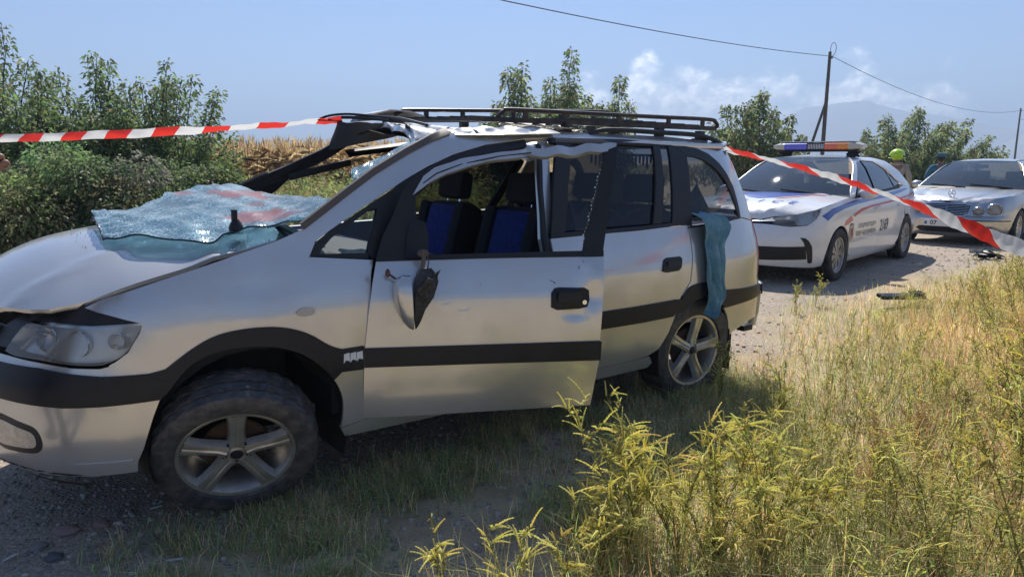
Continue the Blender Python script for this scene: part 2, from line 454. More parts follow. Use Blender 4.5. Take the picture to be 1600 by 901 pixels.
# ------------------------------------------------------------------ shared wheel builder
def wheel(parent, loc, axis, rt, rr, width, style, tyre_mat, rim_mat, tread=True, spin=0.0, name='wheel'):
    """axis: unit vector to the outside of the car"""
    ax = Vector(axis).normalized()
    w = empty(name, loc, parent=parent)
    q = Vector((0, -1, 0)).rotation_difference(ax)
    w.rotation_euler = q.to_euler()
    hw = width / 2; n = 96
    pr = [(hw * .72, rr), (hw * .93, rr + .012), (hw * 1.0, (rr + rt) / 2), (hw * .97, rt - .022), (hw * .86, rt - .006),
          (hw * .55, rt), (hw * .52, rt - .011), (hw * .44, rt - .011), (hw * .41, rt + .001), (hw * .08, rt + .002), (hw * .05, rt - .011),
          (-hw * .05, rt - .011), (-hw * .08, rt + .002), (-hw * .41, rt + .001), (-hw * .44, rt - .011), (-hw * .52, rt - .011), (-hw * .55, rt),
          (-hw * .86, rt - .006), (-hw * .97, rt - .022), (-hw * 1.0, (rr + rt) / 2), (-hw * .93, rr + .012), (-hw * .72, rr)]
    def rm(i, j, r):
        if tread and i in (3, 4, 17, 18) and j % 3 == 0: return r - .006
        if tread and i in (5, 16) and j % 3 == 0: return r - .006
        if tread and i in (8, 9, 12, 13) and (j + i) % 4 == 1: return r - .007
        return r
    Geo().lathe(pr, n, 'Y', radmod=rm).build('tyre', tyre_mat, w, sharp=30)
    rim = Geo()
    rim.lathe([(-hw * .72, rr + .004), (-hw * .80, rr + .010), (-hw * .84, rr + .004), (-hw * .80, rr - .008), (-hw * .55, rr - .018), (hw * .3, rr - .035), (hw * .7, rr - .02), (hw * .75, rr + .004)], 48)
    yo = -hw * .62
    ro = rim.build('rim', rim_mat, w, sharp=35)
    if style == 'five':
        for k in range(5):
            a = spin + k * 2 * PI / 5; g = Geo(); V = []; F = []
            st = [(.035, .030, .0), (.07, .027, .004), (.11, .026, .000), (.16, .030, -.006), (rr - .012, .037, -.008)]
            for (r, h, dy) in st:
                for (sx, sy) in ((-1, .020), (-.72, -.004), (-.28, -.007), (0, -.002), (.28, -.007), (.72, -.004), (1, .020)):
                    V.append((r, yo + dy + sy, h * sx))
            m_ = 7
            for i in range(len(st) - 1):
                for j in range(m_ - 1): F.append((i * m_ + j, i * m_ + j + 1, (i + 1) * m_ + j + 1, (i + 1) * m_ + j))
            g.add(V, F); g.xf(Matrix.Rotation(-a, 4, 'Y')); g.build('spoke', rim_mat, w, sharp=40, solid=-.006)
        c = Geo(); c.lathe([(yo - .004, .001), (yo - .012, .022), (yo - .008, .030), (yo - .002, .046), (yo + .02, .052), (yo + .05, .05)], 28)
        c.build('hub', rim_mat, w)
        Geo().lathe([(yo - .0145, .001), (yo - .0155, .018), (yo - .012, .024)], 20).build('centre_cap', plastic, w)
        for k in range(5):
            a = spin + (k + .5) * 2 * PI / 5
            Geo().lathe([(yo - .006, .001), (yo - .008, .009), (yo + .004, .011)], 8, c=(math.cos(a) * .045, 0, math.sin(a) * .045)).build('wheel_bolt', underbody, w)
    else:
        ns = 8 if style == 'cap' else 7
        g = Geo(); V = []; F = []; nn = ns * 8
        prof = [(.02, -.006), (.06, -.008), (.10, -.002), (.15, 0), (rr - .03, .002), (rr - .012, -.004)]
        for j in range(nn):
            a = 2 * PI * j / nn + spin
            for (r, y) in prof: V.append((math.cos(a) * r, yo + y, math.sin(a) * r))
        k = len(prof)
        for j in range(nn):
            slot = (j % 8) in (3, 4)
            for i in range(k - 1):
                if slot and 1 <= i <= 3: continue
                F.append((j * k + i, j * k + i + 1, ((j + 1) % nn) * k + i + 1, ((j + 1) % nn) * k + i))
        F.append(tuple(j * k for j in range(nn)))
        g.add(V, F).build('wheel_cover', rim_mat, w, sharp=40)
    b = Geo(); b.lathe([(-hw * .2, .002), (-hw * .2, .12), (-hw * .1, .125), (-hw * .05, .06), (hw * .5, .055)], 24); b.build('brake_disc', brake, w)
    return w

# ------------------------------------------------------------------ the wrecked minivan
VAN = empty('wrecked_minivan', (-1.530, 3.237, 0.0), (0, R(.95), R(37.1)))
tag(VAN, 'wrecked silver minivan with crushed front roof, fallen windshield and open driver door', 'minivan')
def van_dent(u, z):
    d = 0.0
    d += .010 * math.exp(-((u - 2.50) / .10)**2 - ((z - .80) / .16)**2)
    d += .006 * math.exp(-((u - .10) / .12)**2 - ((z - .93) / .06)**2)
    return d
VB = Body([(-.82, 0), (-.79, -.25), (-.71, -.46), (-.60, -.63), (-.45, -.76), (-.22, -.85), (.2, -.875), (.8, -.885), (1.4, -.885), (2.0, -.88), (2.5, -.87), (2.9, -.853), (3.2, -.815), (3.42, -.72), (3.54, -.55), (3.58, -.28), (3.59, 0)],
  side=[(.2, .07), (.3, .035), (.4, .015), (.5, .005), (.6, 0), (.7, 0), (.8, .003), (.855, .007), (.875, .011), (.95, .031), (1.02, .054), (1.06, .068), (1.15, .095), (1.3, .150), (1.45, .212), (1.53, .26), (1.58, .33), (1.6, .42)],
  front=[(.2, .14), (.28, .05), (.4, .0), (.55, -.02), (.63, -.01), (.68, .02), (.74, .05), (.82, .10), (.9, .17), (1.0, .32), (1.1, .6)],
  rear=[(.2, .12), (.3, .04), (.4, .0), (.55, -.01), (.65, .0), (.68, .05), (.9, .05), (1.0, .07), (1.2, .14), (1.4, .25), (1.5, .33), (1.56, .43), (1.6, .58)], xref=1.4, dent=van_dent)
vf = VB.at
def varc(c, r, a0, a1, n, sz=1.0): return [(c[0] + r * math.cos(R(a0 + (a1 - a0) * i / n)), c[1] + r * sz * math.sin(R(a0 + (a1 - a0) * i / n))) for i in range(n + 1)]
ARCH_IN = spline([(.395, .332), (.400, .44), (.372, .526), (.307, .610), (.225, .675), (.125, .713), (.0, .727), (-.10, .715), (-.175, .675), (-.241, .597)], 4)
ARCH_OUT = spline([(-.245, .678), (-.155, .741), (-.067, .781), (.045, .793), (.162, .783), (.259, .749), (.346, .690), (.398, .667)], 4)
REAR_IN = [(2.412, .574)] + varc((2.66, .335), .31, 128, -12, 12, 1.02)
for sg, side in ((1, 'left'), (-1, 'right')):
    F_ = lambda a, b, o=0.0, s=sg: VB.at(a, b, o, s)
    fl = sg < 0
    # fender
    patch('fender', [(-.308, .84), (-.42, .868), (-.52, .892), (-.45, .922), (-.24, .985), (-.02, 1.045), (.176, 1.10), (.285, 1.14), (.33, 1.085), (.30, 1.035), (.564, 1.008), (.544, .948), (.512, .77), (.494, .659), (.487, .506), (.498, .348)] + ARCH_IN + [(-.30, .62), (-.44, .665), (-.42, .705), (-.40, .715), (-.358, .746), (-.318, .81)], F_, silver, VAN, step=.05, gap=.002, flip=fl)
    wm = patch('wheel_arch_moulding', [(-.44, .666), (-.30, .668)] + ARCH_OUT + [(.488, .668), (.484, .572), (.392, .575)] + ARCH_IN[9:] + [(-.267, .573)], lambda a, b: F_(a, b, .009), plastic, VAN, step=.035, thick=.03, flip=fl)
    if sg > 0:
        for (a0, a1) in ((.398, .424), (.4255, .452), (.453, .480)):   # torn remains of the white side badge
            patch('badge_scrap', [(a0, .610), (a0 + .002, .648), (a1 - .001, .651), (a1, .616), ((a0 * .6 + a1 * .4), .622)], lambda a, b: F_(a, b, .0115), mat('white_scrap', (.75, .76, .76), .5) if 'white_scrap' not in MATS else MATS['white_scrap'], wm, step=.03, thick=.0012)
    patch('side_repeater', [(.219, .833), (.235, .846), (.253, .849), (.280, .846), (.291, .838), (.288, .822), (.270, .816), (.238, .817), (.224, .823)], lambda a, b: F_(a, b, .006), smoked, VAN, step=.02, thick=.01, flip=fl, curve=True)
    # head lamp
    HL = [(-.868, .723), (-.84, .775), (-.79, .826), (-.70, .829), (-.628, .829), (-.486, .828), (-.377, .832), (-.312, .838), (-.322, .806), (-.360, .748), (-.402, .715), (-.452, .700), (-.551, .701), (-.683, .710), (-.80, .712)]
    HL = spline(HL + [HL[0]], 3)[:-1]
    hl = patch('headlight', HL, lambda a, b: F_(a, b, -.06 + .03 * math.cos((a + .6) * 9)**2), reflector, VAN, step=.025, thick=.0, flip=fl)
    patch('lens', HL, lambda a, b: F_(a, b, .004), lens, hl, step=.035, thick=.05, gap=.004, flip=fl)
    patch('lamp_surround', shrink(HL, -.012), lambda a, b: F_(a, b, -.085), plastic, hl, step=.05, thick=0, flip=fl)
    for (u, z, r) in ((-.70, .772, .050), (-.545, .765, .046), (-.405, .775, .030)):
        p = F_(u, z, -.035); g = Geo()
        g.lathe([(.03, .002), (.028, r * .5), (.012, r * .85), (-.002, r), (-.006, r * .93)], 20, 'X', c=(0, 0, 0))
        g.xf(Matrix.Translation(p) @ Matrix.Rotation(R(38 if u < -.5 else 60) * sg, 4, 'Z')); g.build('lamp_bowl', chrome, hl)
    # dark sheet painted in for the shade between head lamp and bonnet lip
    patch('lamp_gap_shade', [(-1.2, .80), (-.954, .80), (-.835, .86), (-.667, .90), (-.564, .912), (-.52, .895), (-.42, .868), (-.31, .842), (-.486, .832), (-.628, .833), (-.79, .83), (-.88, .73), (-1.2, .73)], lambda a, b: F_(a, b, -.012), plastic, VAN, step=.06, thick=.0, flip=fl)
    # fog lamp
    FG = [(-.90, .485), (-.85, .489), (-.768, .470), (-.716, .457), (-.703, .43), (-.712, .404), (-.745, .393), (-.833, .388), (-.90, .392), (-.915, .44)]
    FG = spline(FG + [FG[0]], 4)[:-1]
    fg = patch('fog_lamp_recess', shrink(FG, -.022), lambda a, b: F_(a, b, .0015), plastic, VAN, step=.04, thick=.0, flip=fl)
    patch('fog_lamp', FG, lambda a, b: F_(a, b, .004), foglens, fg, step=.03, thick=.003, flip=fl)
    # rear door or closed doors on the far side, sills, quarter
    if sg > 0:
        rd = patch('rear_door', [(1.515, .352), (2.05, .352), (2.227, .363), (2.30, .39), (2.365, .475), (2.412, .574), (2.454, .669), (2.538, .753), (2.561, .898), (2.572, 1.074), (2.399, 1.070), (2.131, 1.060), (1.865, 1.056), (1.515, 1.048)], F_, silver, VAN, step=.05, gap=.003)
    else:
        rd = patch('rear_door', [(1.515, .352), (2.227, .363), (2.365, .475), (2.412, .574), (2.538, .753), (2.572, 1.074), (1.515, 1.048)], F_, silver, VAN, step=.12, gap=.003, flip=True)
        fd_far = patch('passenger_door', [(.50, .352), (1.505, .352), (1.505, 1.045), (.56, 1.01)], F_, silver, VAN, step=.12, gap=.003, flip=True)
    patch('door_moulding', [(1.515, .572), (2.12, .566), (2.38, .570), (2.432, .600), (2.458, .660), (2.40, .664), (2.10, .660), (1.515, .662)], lambda a, b: F_(a, b, .010), plastic, rd, step=.05, thick=.02, flip=fl)
    patch('belt_trim', [(1.52, 1.050), (2.13, 1.062), (2.40, 1.072), (2.57, 1.076), (2.57, 1.094), (2.40, 1.088), (2.13, 1.080), (1.52, 1.070)], lambda a, b: F_(a, b, .006), rubber_trim, rd, step=.06, thick=.02, flip=fl)
    hd = patch('door_handle', [(2.281, .832), (2.300, .893), (2.325, .905), (2.44, .905), (2.462, .892), (2.450, .842), (2.425, .826), (2.31, .824)], lambda a, b: F_(a, b, .007), plastic, rd, step=.03, thick=.012, flip=fl)
    patch('grip', [(2.315, .858), (2.318, .884), (2.43, .885), (2.432, .860)], lambda a, b: F_(a, b, .017), rubber_trim, hd, step=.03, thick=.012, flip=fl)
    # greenhouse frames and glass
    RG = [(1.62, 1.078), (1.70, 1.30), (1.80, 1.505), (2.164, 1.515), (2.445, 1.512), (2.36, 1.29), (2.274, 1.090)]
    patch('window', RG, lambda a, b: F_(a, b, -.012), tint, rd, step=.1, thick=0, flip=fl)
    patch('window_post', [(2.270, 1.088), (2.36, 1.29), (2.44, 1.518), (2.50, 1.519), (2.42, 1.27), (2.34, 1.089)], lambda a, b: F_(a, b, .003), rubber_trim, rd, step=.06, thick=.02, flip=fl)
    patch('fixed_pane', [(2.345, 1.092), (2.425, 1.27), (2.50, 1.512), (2.575, 1.512), (2.49, 1.258), (2.43, 1.094)], lambda a, b: F_(a, b, -.004), tint, rd, step=.06, thick=0, flip=fl)
    patch('window_surround', [(2.432, 1.088), (2.495, 1.258), (2.575, 1.519), (2.615, 1.519), (2.715, 1.468), (2.66, 1.27), (2.60, 1.066), (2.555, 1.072)], lambda a, b: F_(a, b, .004), rubber_trim, VAN, step=.06, thick=.02, flip=fl)
    patch('window_top_rail', [(1.66, 1.512), (2.20, 1.522), (2.615, 1.519), (2.62, 1.540), (2.20, 1.545), (1.66, 1.534)], lambda a, b: F_(a, b, .004), rubber_trim, VAN, step=.06, thick=.02, flip=fl)
    patch('window_post', [(1.525, 1.07), (1.60, 1.30), (1.69, 1.512), (1.80, 1.515), (1.70, 1.30), (1.615, 1.072)], lambda a, b: F_(a, b, .002), rubber_trim, rd, step=.06, thick=.02, flip=fl)
    QG = [(2.713, 1.467), (2.80, 1.462), (2.876, 1.446), (2.95, 1.415), (3.009, 1.376), (3.06, 1.32), (3.088, 1.252), (3.108, 1.17), (3.109, 1.103), (2.854, 1.078), (2.605, 1.069), (2.66, 1.27)]
    patch('quarter_window', QG, lambda a, b: F_(a, b, -.008), tint, VAN, step=.08, thick=0, flip=fl)
    QO = [(2.617, 1.523), (2.75, 1.523), (2.86, 1.511), (2.96, 1.48), (3.046, 1.428), (3.11, 1.36), (3.147, 1.285), (3.150, 1.19), (3.140, 1.096), (2.817, 1.066), (2.553, 1.052)]
    patch('window_seal', [QO[i] for i in range(len(QO))] + [(2.60, 1.066)] + QG[::-1][2:] + [(2.715, 1.470)], lambda a, b: F_(a, b, .003), rubber_trim, VAN, step=.05, thick=.012, flip=fl)
    # quarter panel, lower and pillar
    patch('quarter_panel', [(2.578, 1.072), (2.566, .898), (2.542, .753), (2.458, .665)] + REAR_IN[1:] + [(2.962, .36), (3.02, .392), (3.163, .43), (3.30, .44), (3.40, .45), (3.40, 1.06), (3.145, 1.092), (2.817, 1.063)], F_, silver, VAN, step=.05, gap=.002, flip=fl)
    patch('rear_pillar', [(3.145, 1.096), (3.40, 1.065), (3.385, 1.2), (3.37, 1.33), (3.345, 1.47), (3.25, 1.545), (3.06, 1.565), (2.66, 1.578), (2.30, 1.578), (1.80, 1.572), (1.70, 1.537), (2.20, 1.547), (2.62, 1.542), (2.75, 1.525), (2.86, 1.513), (2.96, 1.482), (3.046, 1.430), (3.11, 1.362), (3.149, 1.285), (3.152, 1.19)], F_, silver, VAN, step=.045, gap=.0015, flip=fl)
    patch('rear_arch_moulding', [(2.42, .585)] + spline([(2.455, .662), (2.52, .715), (2.60, .737), (2.70, .737), (2.79, .712), (2.84, .684), (2.901, .672)], 4) + [(3.07, .664), (3.233, .661), (3.40, .658), (3.40, .585), (3.234, .580), (3.085, .573), (2.937, .566)] + REAR_IN[1:-2][::-1][3:], lambda a, b: F_(a, b, .009), plastic, VAN, step=.04, thick=.03, flip=fl)
    patch('tail_light', [(3.41, .72), (3.405, .80), (3.405, 1.06), (3.44, 1.09), (3.55, 1.06), (3.53, .74)], lambda a, b: F_(a, b, .004), red_lens, VAN, step=.05, thick=.02, flip=fl)
    patch('sill', [(.50, .345), (1.51, .345), (2.24, .350), (2.27, .31), (2.24, .285), (.42, .285), (.40, .325)], lambda a, b: F_(a, b, -.006), silver, VAN, step=.08, thick=.03, flip=fl)
    # A pillar, small front window
    if sg > 0:
        patch('windshield_pillar', [(.285, 1.14), (.306, 1.075), (.399, 1.132), (.584, 1.231), (.787, 1.334), (.90, 1.385), (1.05, 1.44), (1.25, 1.49), (1.50, 1.525), (1.70, 1.537), (1.80, 1.572), (1.55, 1.572), (1.30, 1.560), (1.10, 1.545), (.95, 1.505), (.80, 1.440), (.63, 1.355), (.48, 1.265), (.36, 1.190)], F_, silver, VAN, step=.04, gap=.001, thick=.03)
        strip('windshield_seal', [(.285, 1.150), (.36, 1.197), (.48, 1.272), (.63, 1.362), (.80, 1.447), (.95, 1.512), (1.06, 1.548)], lambda a, b, o: F_(a, b, o), .030, mat('dusty_seal', (.10, .085, .075), .6), VAN, h=.012)
        patch('window_frame', [(.30, 1.035), (.308, 1.068), (.399, 1.127), (.584, 1.226), (.787, 1.329), (.90, 1.38), (1.05, 1.435), (1.25, 1.485), (1.50, 1.52), (1.50, 1.49), (1.25, 1.445), (1.05, 1.39), (.90, 1.325), (.80, 1.25), (.71, 1.12), (.66, 1.010), (.56, 1.012), (.548, 1.04), (.62, 1.21), (.585, 1.205), (.40, 1.10), (.35, 1.055), (.345, 1.042), (.548, 1.035), (.545, 1.012)], lambda a, b: F_(a, b, -.006), rubber_trim, VAN, step=.05, thick=.03)
        patch('front_quarter_window', [(.345, 1.042), (.35, 1.055), (.40, 1.10), (.585, 1.205), (.62, 1.21), (.548, 1.035)], lambda a, b: F_(a, b, -.014), clear_g, VAN, step=.06, thick=0)
        patch('centre_pillar', [(1.50, .36), (1.50, 1.05), (1.545, 1.28), (1.60, 1.515), (1.665, 1.52), (1.60, 1.28), (1.56, 1.05), (1.555, .36)], lambda a, b: F_(a, b, -.030), silver, VAN, step=.06, thick=.05)
        strip('door_seal', [(1.492, .40), (1.492, 1.05), (1.53, 1.28), (1.59, 1.50)], lambda a, b, o: F_(a, b, o - .03), .022, rubber_trim, VAN, h=.016)
    else:
        patch('window_top_rail', [(1.15, 1.445), (1.5, 1.495), (1.66, 1.512), (1.66, 1.54), (1.5, 1.53), (1.12, 1.475)], F_, rubber_trim, VAN, step=.08, thick=.03, flip=True)
        patch('centre_pillar', [(1.50, 1.05), (1.50, 1.50), (1.66, 1.51), (1.60, 1.05)], lambda a, b: F_(a, b, -.01), rubber_trim, VAN, step=.1, thick=.03, flip=True)
    # inner trim seen through the openings
    patch('inner_side_trim', [(1.56, .40), (2.30, .42), (2.50, .72), (3.30, .72), (3.30, 1.06), (2.57, 1.05), (1.56, 1.03)], lambda a, b: F_(a, b, -.07), dark_in, VAN, step=.2, thick=0, flip=fl)
    # wheel houses
    for cx_, r_ in ((.06, .37), (2.68, .36)):
        g = Geo(); V = []; Fq = []
        for i in range(17):
            a = R(-20 + 220 * i / 16)
            xx = cx_ + math.cos(a) * r_
            for y in (VB.at(xx, .45).y + .03, -.50): V.append((xx, y * sg, .335 + math.sin(a) * r_))
        for i in range(16): Fq.append((i * 2, i * 2 + 1, i * 2 + 3, i * 2 + 2))
        g.add(V, Fq).build('wheel_house', underbody, VAN)

# front bumper, both halves in one skin
def bumper_map(a, b): 
    c = -1.347
    return VB.at(2 * c - a, b, 0, -1) if a < c else VB.at(a, b, 0, 1)
def sym(poly, c=-1.347): return poly + [(2 * c - a, b) for a, b in poly[::-1]]
fb = patch('front_bumper', sym([(-.868, .712), (-.683, .703), (-.551, .692), (-.452, .690), (-.42, .698), (-.44, .664), (-.245, .60), (-.267, .573), (-.291, .514), (-.331, .397), (-.357, .343), (-.362, .305), (-.502, .292), (-.624, .286), (-.766, .28), (-.962, .28)]), bumper_map, silver, VAN, step=.05)
def bm2(a, b):
    c = -1.347
    return VB.at(2 * c - a, b, .012, -1) if a < c else VB.at(a, b, .012, 1)
patch('bumper_moulding', sym([(-.918, .692), (-.68, .690), (-.55, .676), (-.442, .666), (-.301, .668), (-.245, .64), (-.262, .575), (-.448, .563), (-.573, .560), (-.69, .565), (-.839, .575), (-1.0, .58)]), bm2, plastic, fb, step=.05, thick=.02)
strip('bumper_lip', [(-.37, .352), (-.48, .345), (-.60, .34)], lambda a, b, o: VB.at(a, b, o), .010, silver, fb, h=.006)
def bm3(a, b):
    c = -1.347
    return VB.at(2 * c - a, b, .004, -1) if a < c else VB.at(a, b, .004, 1)
gr = patch('grille', sym([(-.98, .80), (-1.0, .725), (-1.2, .715)]), bm3, plastic, VAN, step=.06, thick=.02)
g = Geo(); g.lathe([(0, .001), (.004, .045), (-.004, .05)], 24, 'X', c=(-.80, 0, .80)); g.build('nose_badge', chrome, VAN)
patch('bumper_skirt', sym([(-.50, .296), (-.62, .288), (-1.0, .282), (-1.0, .235), (-.6, .24), (-.5, .255)]), bumper_map, underbody, fb, step=.08, thick=0)

# bonnet, sprung up and buckled
HT = smooth_tab([(-.84, .78), (-.80, .86), (-.75, .93), (-.65, 1.005), (-.53, 1.062), (-.42, 1.092), (-.3, 1.113), (-.1, 1.135), (.1, 1.15), (.3, 1.165), (.5, 1.175)])
HD = smooth_tab([(-.84, .2), (-.47, .175), (-.3, .145), (-.08, .112), (.22, .060), (.4, .05), (.5, .05)])
def hood(x, y):
    z = interp(HT, x) - interp(HD, x) * (abs(y) / .65)**2.2
    yr = -.50 + .22 * (x + .6)                    # pressed rib
    z += .010 * math.exp(-((y - yr) / .035)**2) * (1 if x < .05 else 0) + .010 * math.exp(-((y + yr) / .035)**2)
    z += .012 * math.exp(-((x - .18 - .3 * y) / .06)**2) * math.sin(y * 7)
    return Vector((x, y, z))
patch('hood', [(-.70, -.47), (-.655, -.53), (-.60, -.585), (-.55, -.625), (-.475, -.655), (-.40, -.665), (-.30, -.672), (-.1, -.678), (.1, -.68), (.22, -.68), (.26, -.60), (.30, -.3), (.31, 0), (.30, .3), (.26, .60), (.22, .70), (-.1, .70), (-.475, .66), (-.60, .585), (-.70, .47), (-.77, .28), (-.79, .0), (-.77, -.28)], hood, silver, VAN, step=.04, thick=.02)
g = Geo(); g.grid(lambda a, b: (-.60 + .85 * a, -.60 + 1.2 * b, hood(-.60 + .85 * a, (-.60 + 1.2 * b) * .95).z - .045), 10, 10); g.build('hood_liner', underbody, VAN)
# engine bay block, floor pan, firewall
Geo().box((-.12, 0, .60), (.80, 1.18, .42)).build('engine_block', underbody, VAN, bevel=.03)
Geo().box((1.70, 0, .335), (2.5, 1.52, .05)).build('floor_pan', underbody, VAN)
Geo().box((-.08, 0, .30), (.80, .96, .08)).build('front_subframe', underbody, VAN, bevel=.02)
Geo().box((2.95, 0, .36), (.75, 1.05, .10)).build('spare_wheel_well', underbody, VAN, bevel=.03)
Geo().box((.42, 0, .70), (.06, 1.56, .66)).build('firewall', dark_in, VAN)
g = Geo(); g.grid(lambda a, b: (.28 + .62 * a, -.76 + 1.52 * b, 1.03 - .05 * a * a + .02 * math.sin(3.1 * b)), 6, 10); g.box((.86, 0, .90), (.10, 1.48, .20)); g.box((.70, 0, .75), (.3, 1.4, .2))
dash = g.build('dashboard', mat('dash_plastic', (.045, .045, .047), .6, bump=.1, bscale=200), VAN)
g = Geo(); g.tube([(.93 + .045 * math.sin(a) * 0 + .11 * math.sin(a), -.36 + .185 * math.cos(a), .93 + .15 * math.sin(a)) for a in [2 * PI * i / 24 for i in range(25)]], .014, 8, cap=False)
for a in (0.3, PI - .3, 1.5 * PI): g.tube([(.93, -.36, .93), (.93 + .10 * math.sin(a), -.36 + .17 * math.cos(a), .93 + .14 * math.sin(a))], .016, 6)
g.blob((.92, -.36, .93), (.03, .06, .05)); g.tube([(.93, -.36, .93), (.75, -.36, .85)], .03, 8); g.build('steering_wheel', dark_in, VAN)
# seats
blue_cloth = mat('blue_seat_cloth', (.014, .034, .22), .85, var=(.010, .022, .14), vscale=30, bump=.2, bscale=250)
black_cloth = mat('black_seat_cloth', (.012, .012, .016), .85, bump=.2, bscale=200)
def seat(x, y, wd=.50):
    s = empty('seat', (x, y, .40), parent=VAN)
    def cushion(c, d, r=0): return Geo().box(c, d, Euler((0, R(r), 0)).to_matrix())
    cushion((.02, 0, .12), (.50, wd, .17), -6).build('seat_cushion', black_cloth, s, bevel=.05)
    cushion((.0, 0, .205), (.40, wd * .55, .03), -6).build('cushion_insert', blue_cloth, s, bevel=.012)
    g = Geo()
    for sg in (-1, 1): g.box((.335, sg * wd * .40, .47), (.17, wd * .2, .60), Euler((0, R(16), 0)).to_matrix())
    g.box((.36, 0, .47), (.11, wd * .8, .62), Euler((0, R(16), 0)).to_matrix())
    g.build('backrest', black_cloth, s, bevel=.04)
    cushion((.305, 0, .49), (.06, wd * .58, .54), 16).build('backrest_insert', blue_cloth, s, bevel=.02)
    h = Geo().box((.445, 0, .87), (.10, .27, .17), Euler((0, R(10), 0)).to_matrix()).build('headrest', black_cloth, s, bevel=.04)
    for yy in (-.07, .07): Geo().tube([(.425, yy, .74), (.44, yy, .83)], .006, 6).build('headrest_post', chrome, s)
    return s
seat(1.28, -.36); seat(1.28, .36)
for y in (-.46, 0, .46): seat(2.10, y, .44)
# pale fringe hanging in the rear door window
g = Geo()
for i in range(16):
    p = VB.at(1.97 + i * .032, 1.46, -.05); g.tube([p, p + Vector((0, 0, -.045 - .012 * (i % 3)))], .007, 5)
g.bar(VB.at(1.95, 1.462, -.05), VB.at(2.48, 1.462, -.05), .008, .014); g.build('curtain_fringe', mat('pale_fringe', (.34, .33, .36), .9), VAN)
g = Geo(); q = [VB.at(u, z, -.06) for u, z in ((2.00, 1.17), (2.03, 1.165), (2.08, 1.13), (2.12, 1.115), (2.16, 1.15), (2.25, 1.16))]; g.tube(q, .006, 6); g.build('hanging_cable', mat('pale_cable', (.6, .6, .62), .6), VAN)

# roof with folds, crushed on the near front corner
def roof(x, y):
    k = min(max((2.5 - x) / 1.4, 0), 1); k = k * k * (3 - 2 * k)
    z = 1.598 - .055 * (abs(y) / .62)**2.6 + .085 * k * (y / .6) - .012 * k
    k2 = min(max((2.15 - x) / .8, 0), 1)
    z += k2 * (.020 * math.sin((x * 1.5 + y * .5) * 15) * math.exp(-((y + .25) / .35)**2) - .03 * math.exp(-((x - 1.55 + .5 * (y + .5)) / .12)**2 - ((y + .45) / .25)**2))
    z += k2 * .012 * math.sin(x * 41 + y * 13)
    return Vector((x, y, z))
patch('roof', [(1.06, -.585), (1.07, -.40), (1.10, -.2), (1.14, .05), (1.20, .3), (1.22, .5), (1.22, .62), (1.5, .63), (2.5, .63), (3.1, .61), (3.28, .50), (3.33, .2), (3.33, -.2), (3.28, -.50), (3.1, -.605), (2.5, -.62), (1.8, -.622), (1.5, -.622), (1.3, -.618)], roof, silver, VAN, step=.035, thick=.03)
g = Geo(); g.grid(lambda a, b: (1.15 + 2.1 * a, -.58 + 1.16 * b, roof(1.15 + 2.1 * a, (-.58 + 1.16 * b)).z - .05), 8, 6); g.build('headliner', dark_in, VAN)
# folded metal flap standing at the far front of the roof
FL = [[(1.16, .66, 1.640), (1.30, .64, 1.655), (1.50, .62, 1.660), (1.62, .60, 1.655)], [(1.20, .66, 1.685), (1.32, .65, 1.712), (1.48, .63, 1.722), (1.60, .61, 1.700)], [(1.24, .50, 1.690), (1.33, .46, 1.715), (1.46, .46, 1.715), (1.58, .48, 1.690)]]
g = Geo(); V = [p for r in FL for p in r]; g.add(V, [(i * 4 + j, i * 4 + j + 1, i * 4 + 5 + j, i * 4 + 4 + j) for i in range(2) for j in range(3)]); g.build('torn_roof_flap', silver, VAN, sharp=25, solid=.008)
# crumpled strips of roof skin on the near side
def rag(name, top, bot, n, m_, amp, mtl, seed=1, solid=.004):
    r = random.Random(seed); ph = [r.uniform(0, 6) for _ in range(4)]
    A = spline(top, 8); B = spline(bot, 8)
    def fn(a, b):
        i = a * (len(A) - 1); j = b
        p = Vector(A[int(round(i))]); q = Vector(B[int(round(a * (len(B) - 1)))])
        v = p.lerp(q, j); w = amp * math.sin(PI * min(1, j * 1.0 + .15)) 
        return v + Vector((math.sin(a * 23 + ph[0] + j * 3), math.sin(a * 17 + ph[1] + j * 5), math.sin(a * 29 + ph[2] - j * 4))) * w
    g = Geo(); g.grid(fn, n, m_); return g.build(name, mtl, VAN, sharp=50, solid=solid)
rag('crumpled_roof_edge', [(1.06, -.55, 1.552), (1.25, -.57, 1.572), (1.45, -.57, 1.585), (1.70, -.55, 1.592)], [(1.10, -.64, 1.530), (1.27, -.655, 1.535), (1.45, -.655, 1.545), (1.72, -.64, 1.560)], 26, 5, .010, silver, 3)
rag('crumpled_roof_edge', [(1.50, -.40, 1.61), (1.65, -.42, 1.612), (1.80, -.45, 1.606), (1.92, -.46, 1.60)], [(1.45, -.56, 1.60), (1.62, -.58, 1.598), (1.80, -.58, 1.593), (1.95, -.57, 1.59)], 22, 5, .012, mat('scuffed_roof_skin', (.34, .31, .27), .5, metal=.3, var=(.2, .18, .15), vscale=12), 5)
# headliner edge and header rail hanging at the far side
rag('hanging_header_trim', [(1.10, .70, 1.640), (1.17, .50, 1.632), (1.20, .2, 1.615), (1.16, .0, 1.600), (1.13, -.12, 1.594)], [(1.04, .71, 1.470), (1.16, .55, 1.508), (1.24, .28, 1.545), (1.21, .08, 1.562), (1.14, -.12, 1.575)], 30, 6, .010, rubber_trim, 8, .006)
Geo().tube(spline([(1.02, .80, 1.655), (1.08, .76, 1.680), (1.16, .66, 1.688), (1.22, .40, 1.665), (1.20, .1, 1.640), (1.14, -.2, 1.603), (1.11, -.34, 1.585)], 6), .008, 6).tube(spline([(1.06, .74, 1.655), (1.13, .68, 1.668), (1.2, .5, 1.658), (1.22, .25, 1.638)], 6), .011, 6).build('bent_header_seal', rubber_trim, VAN)
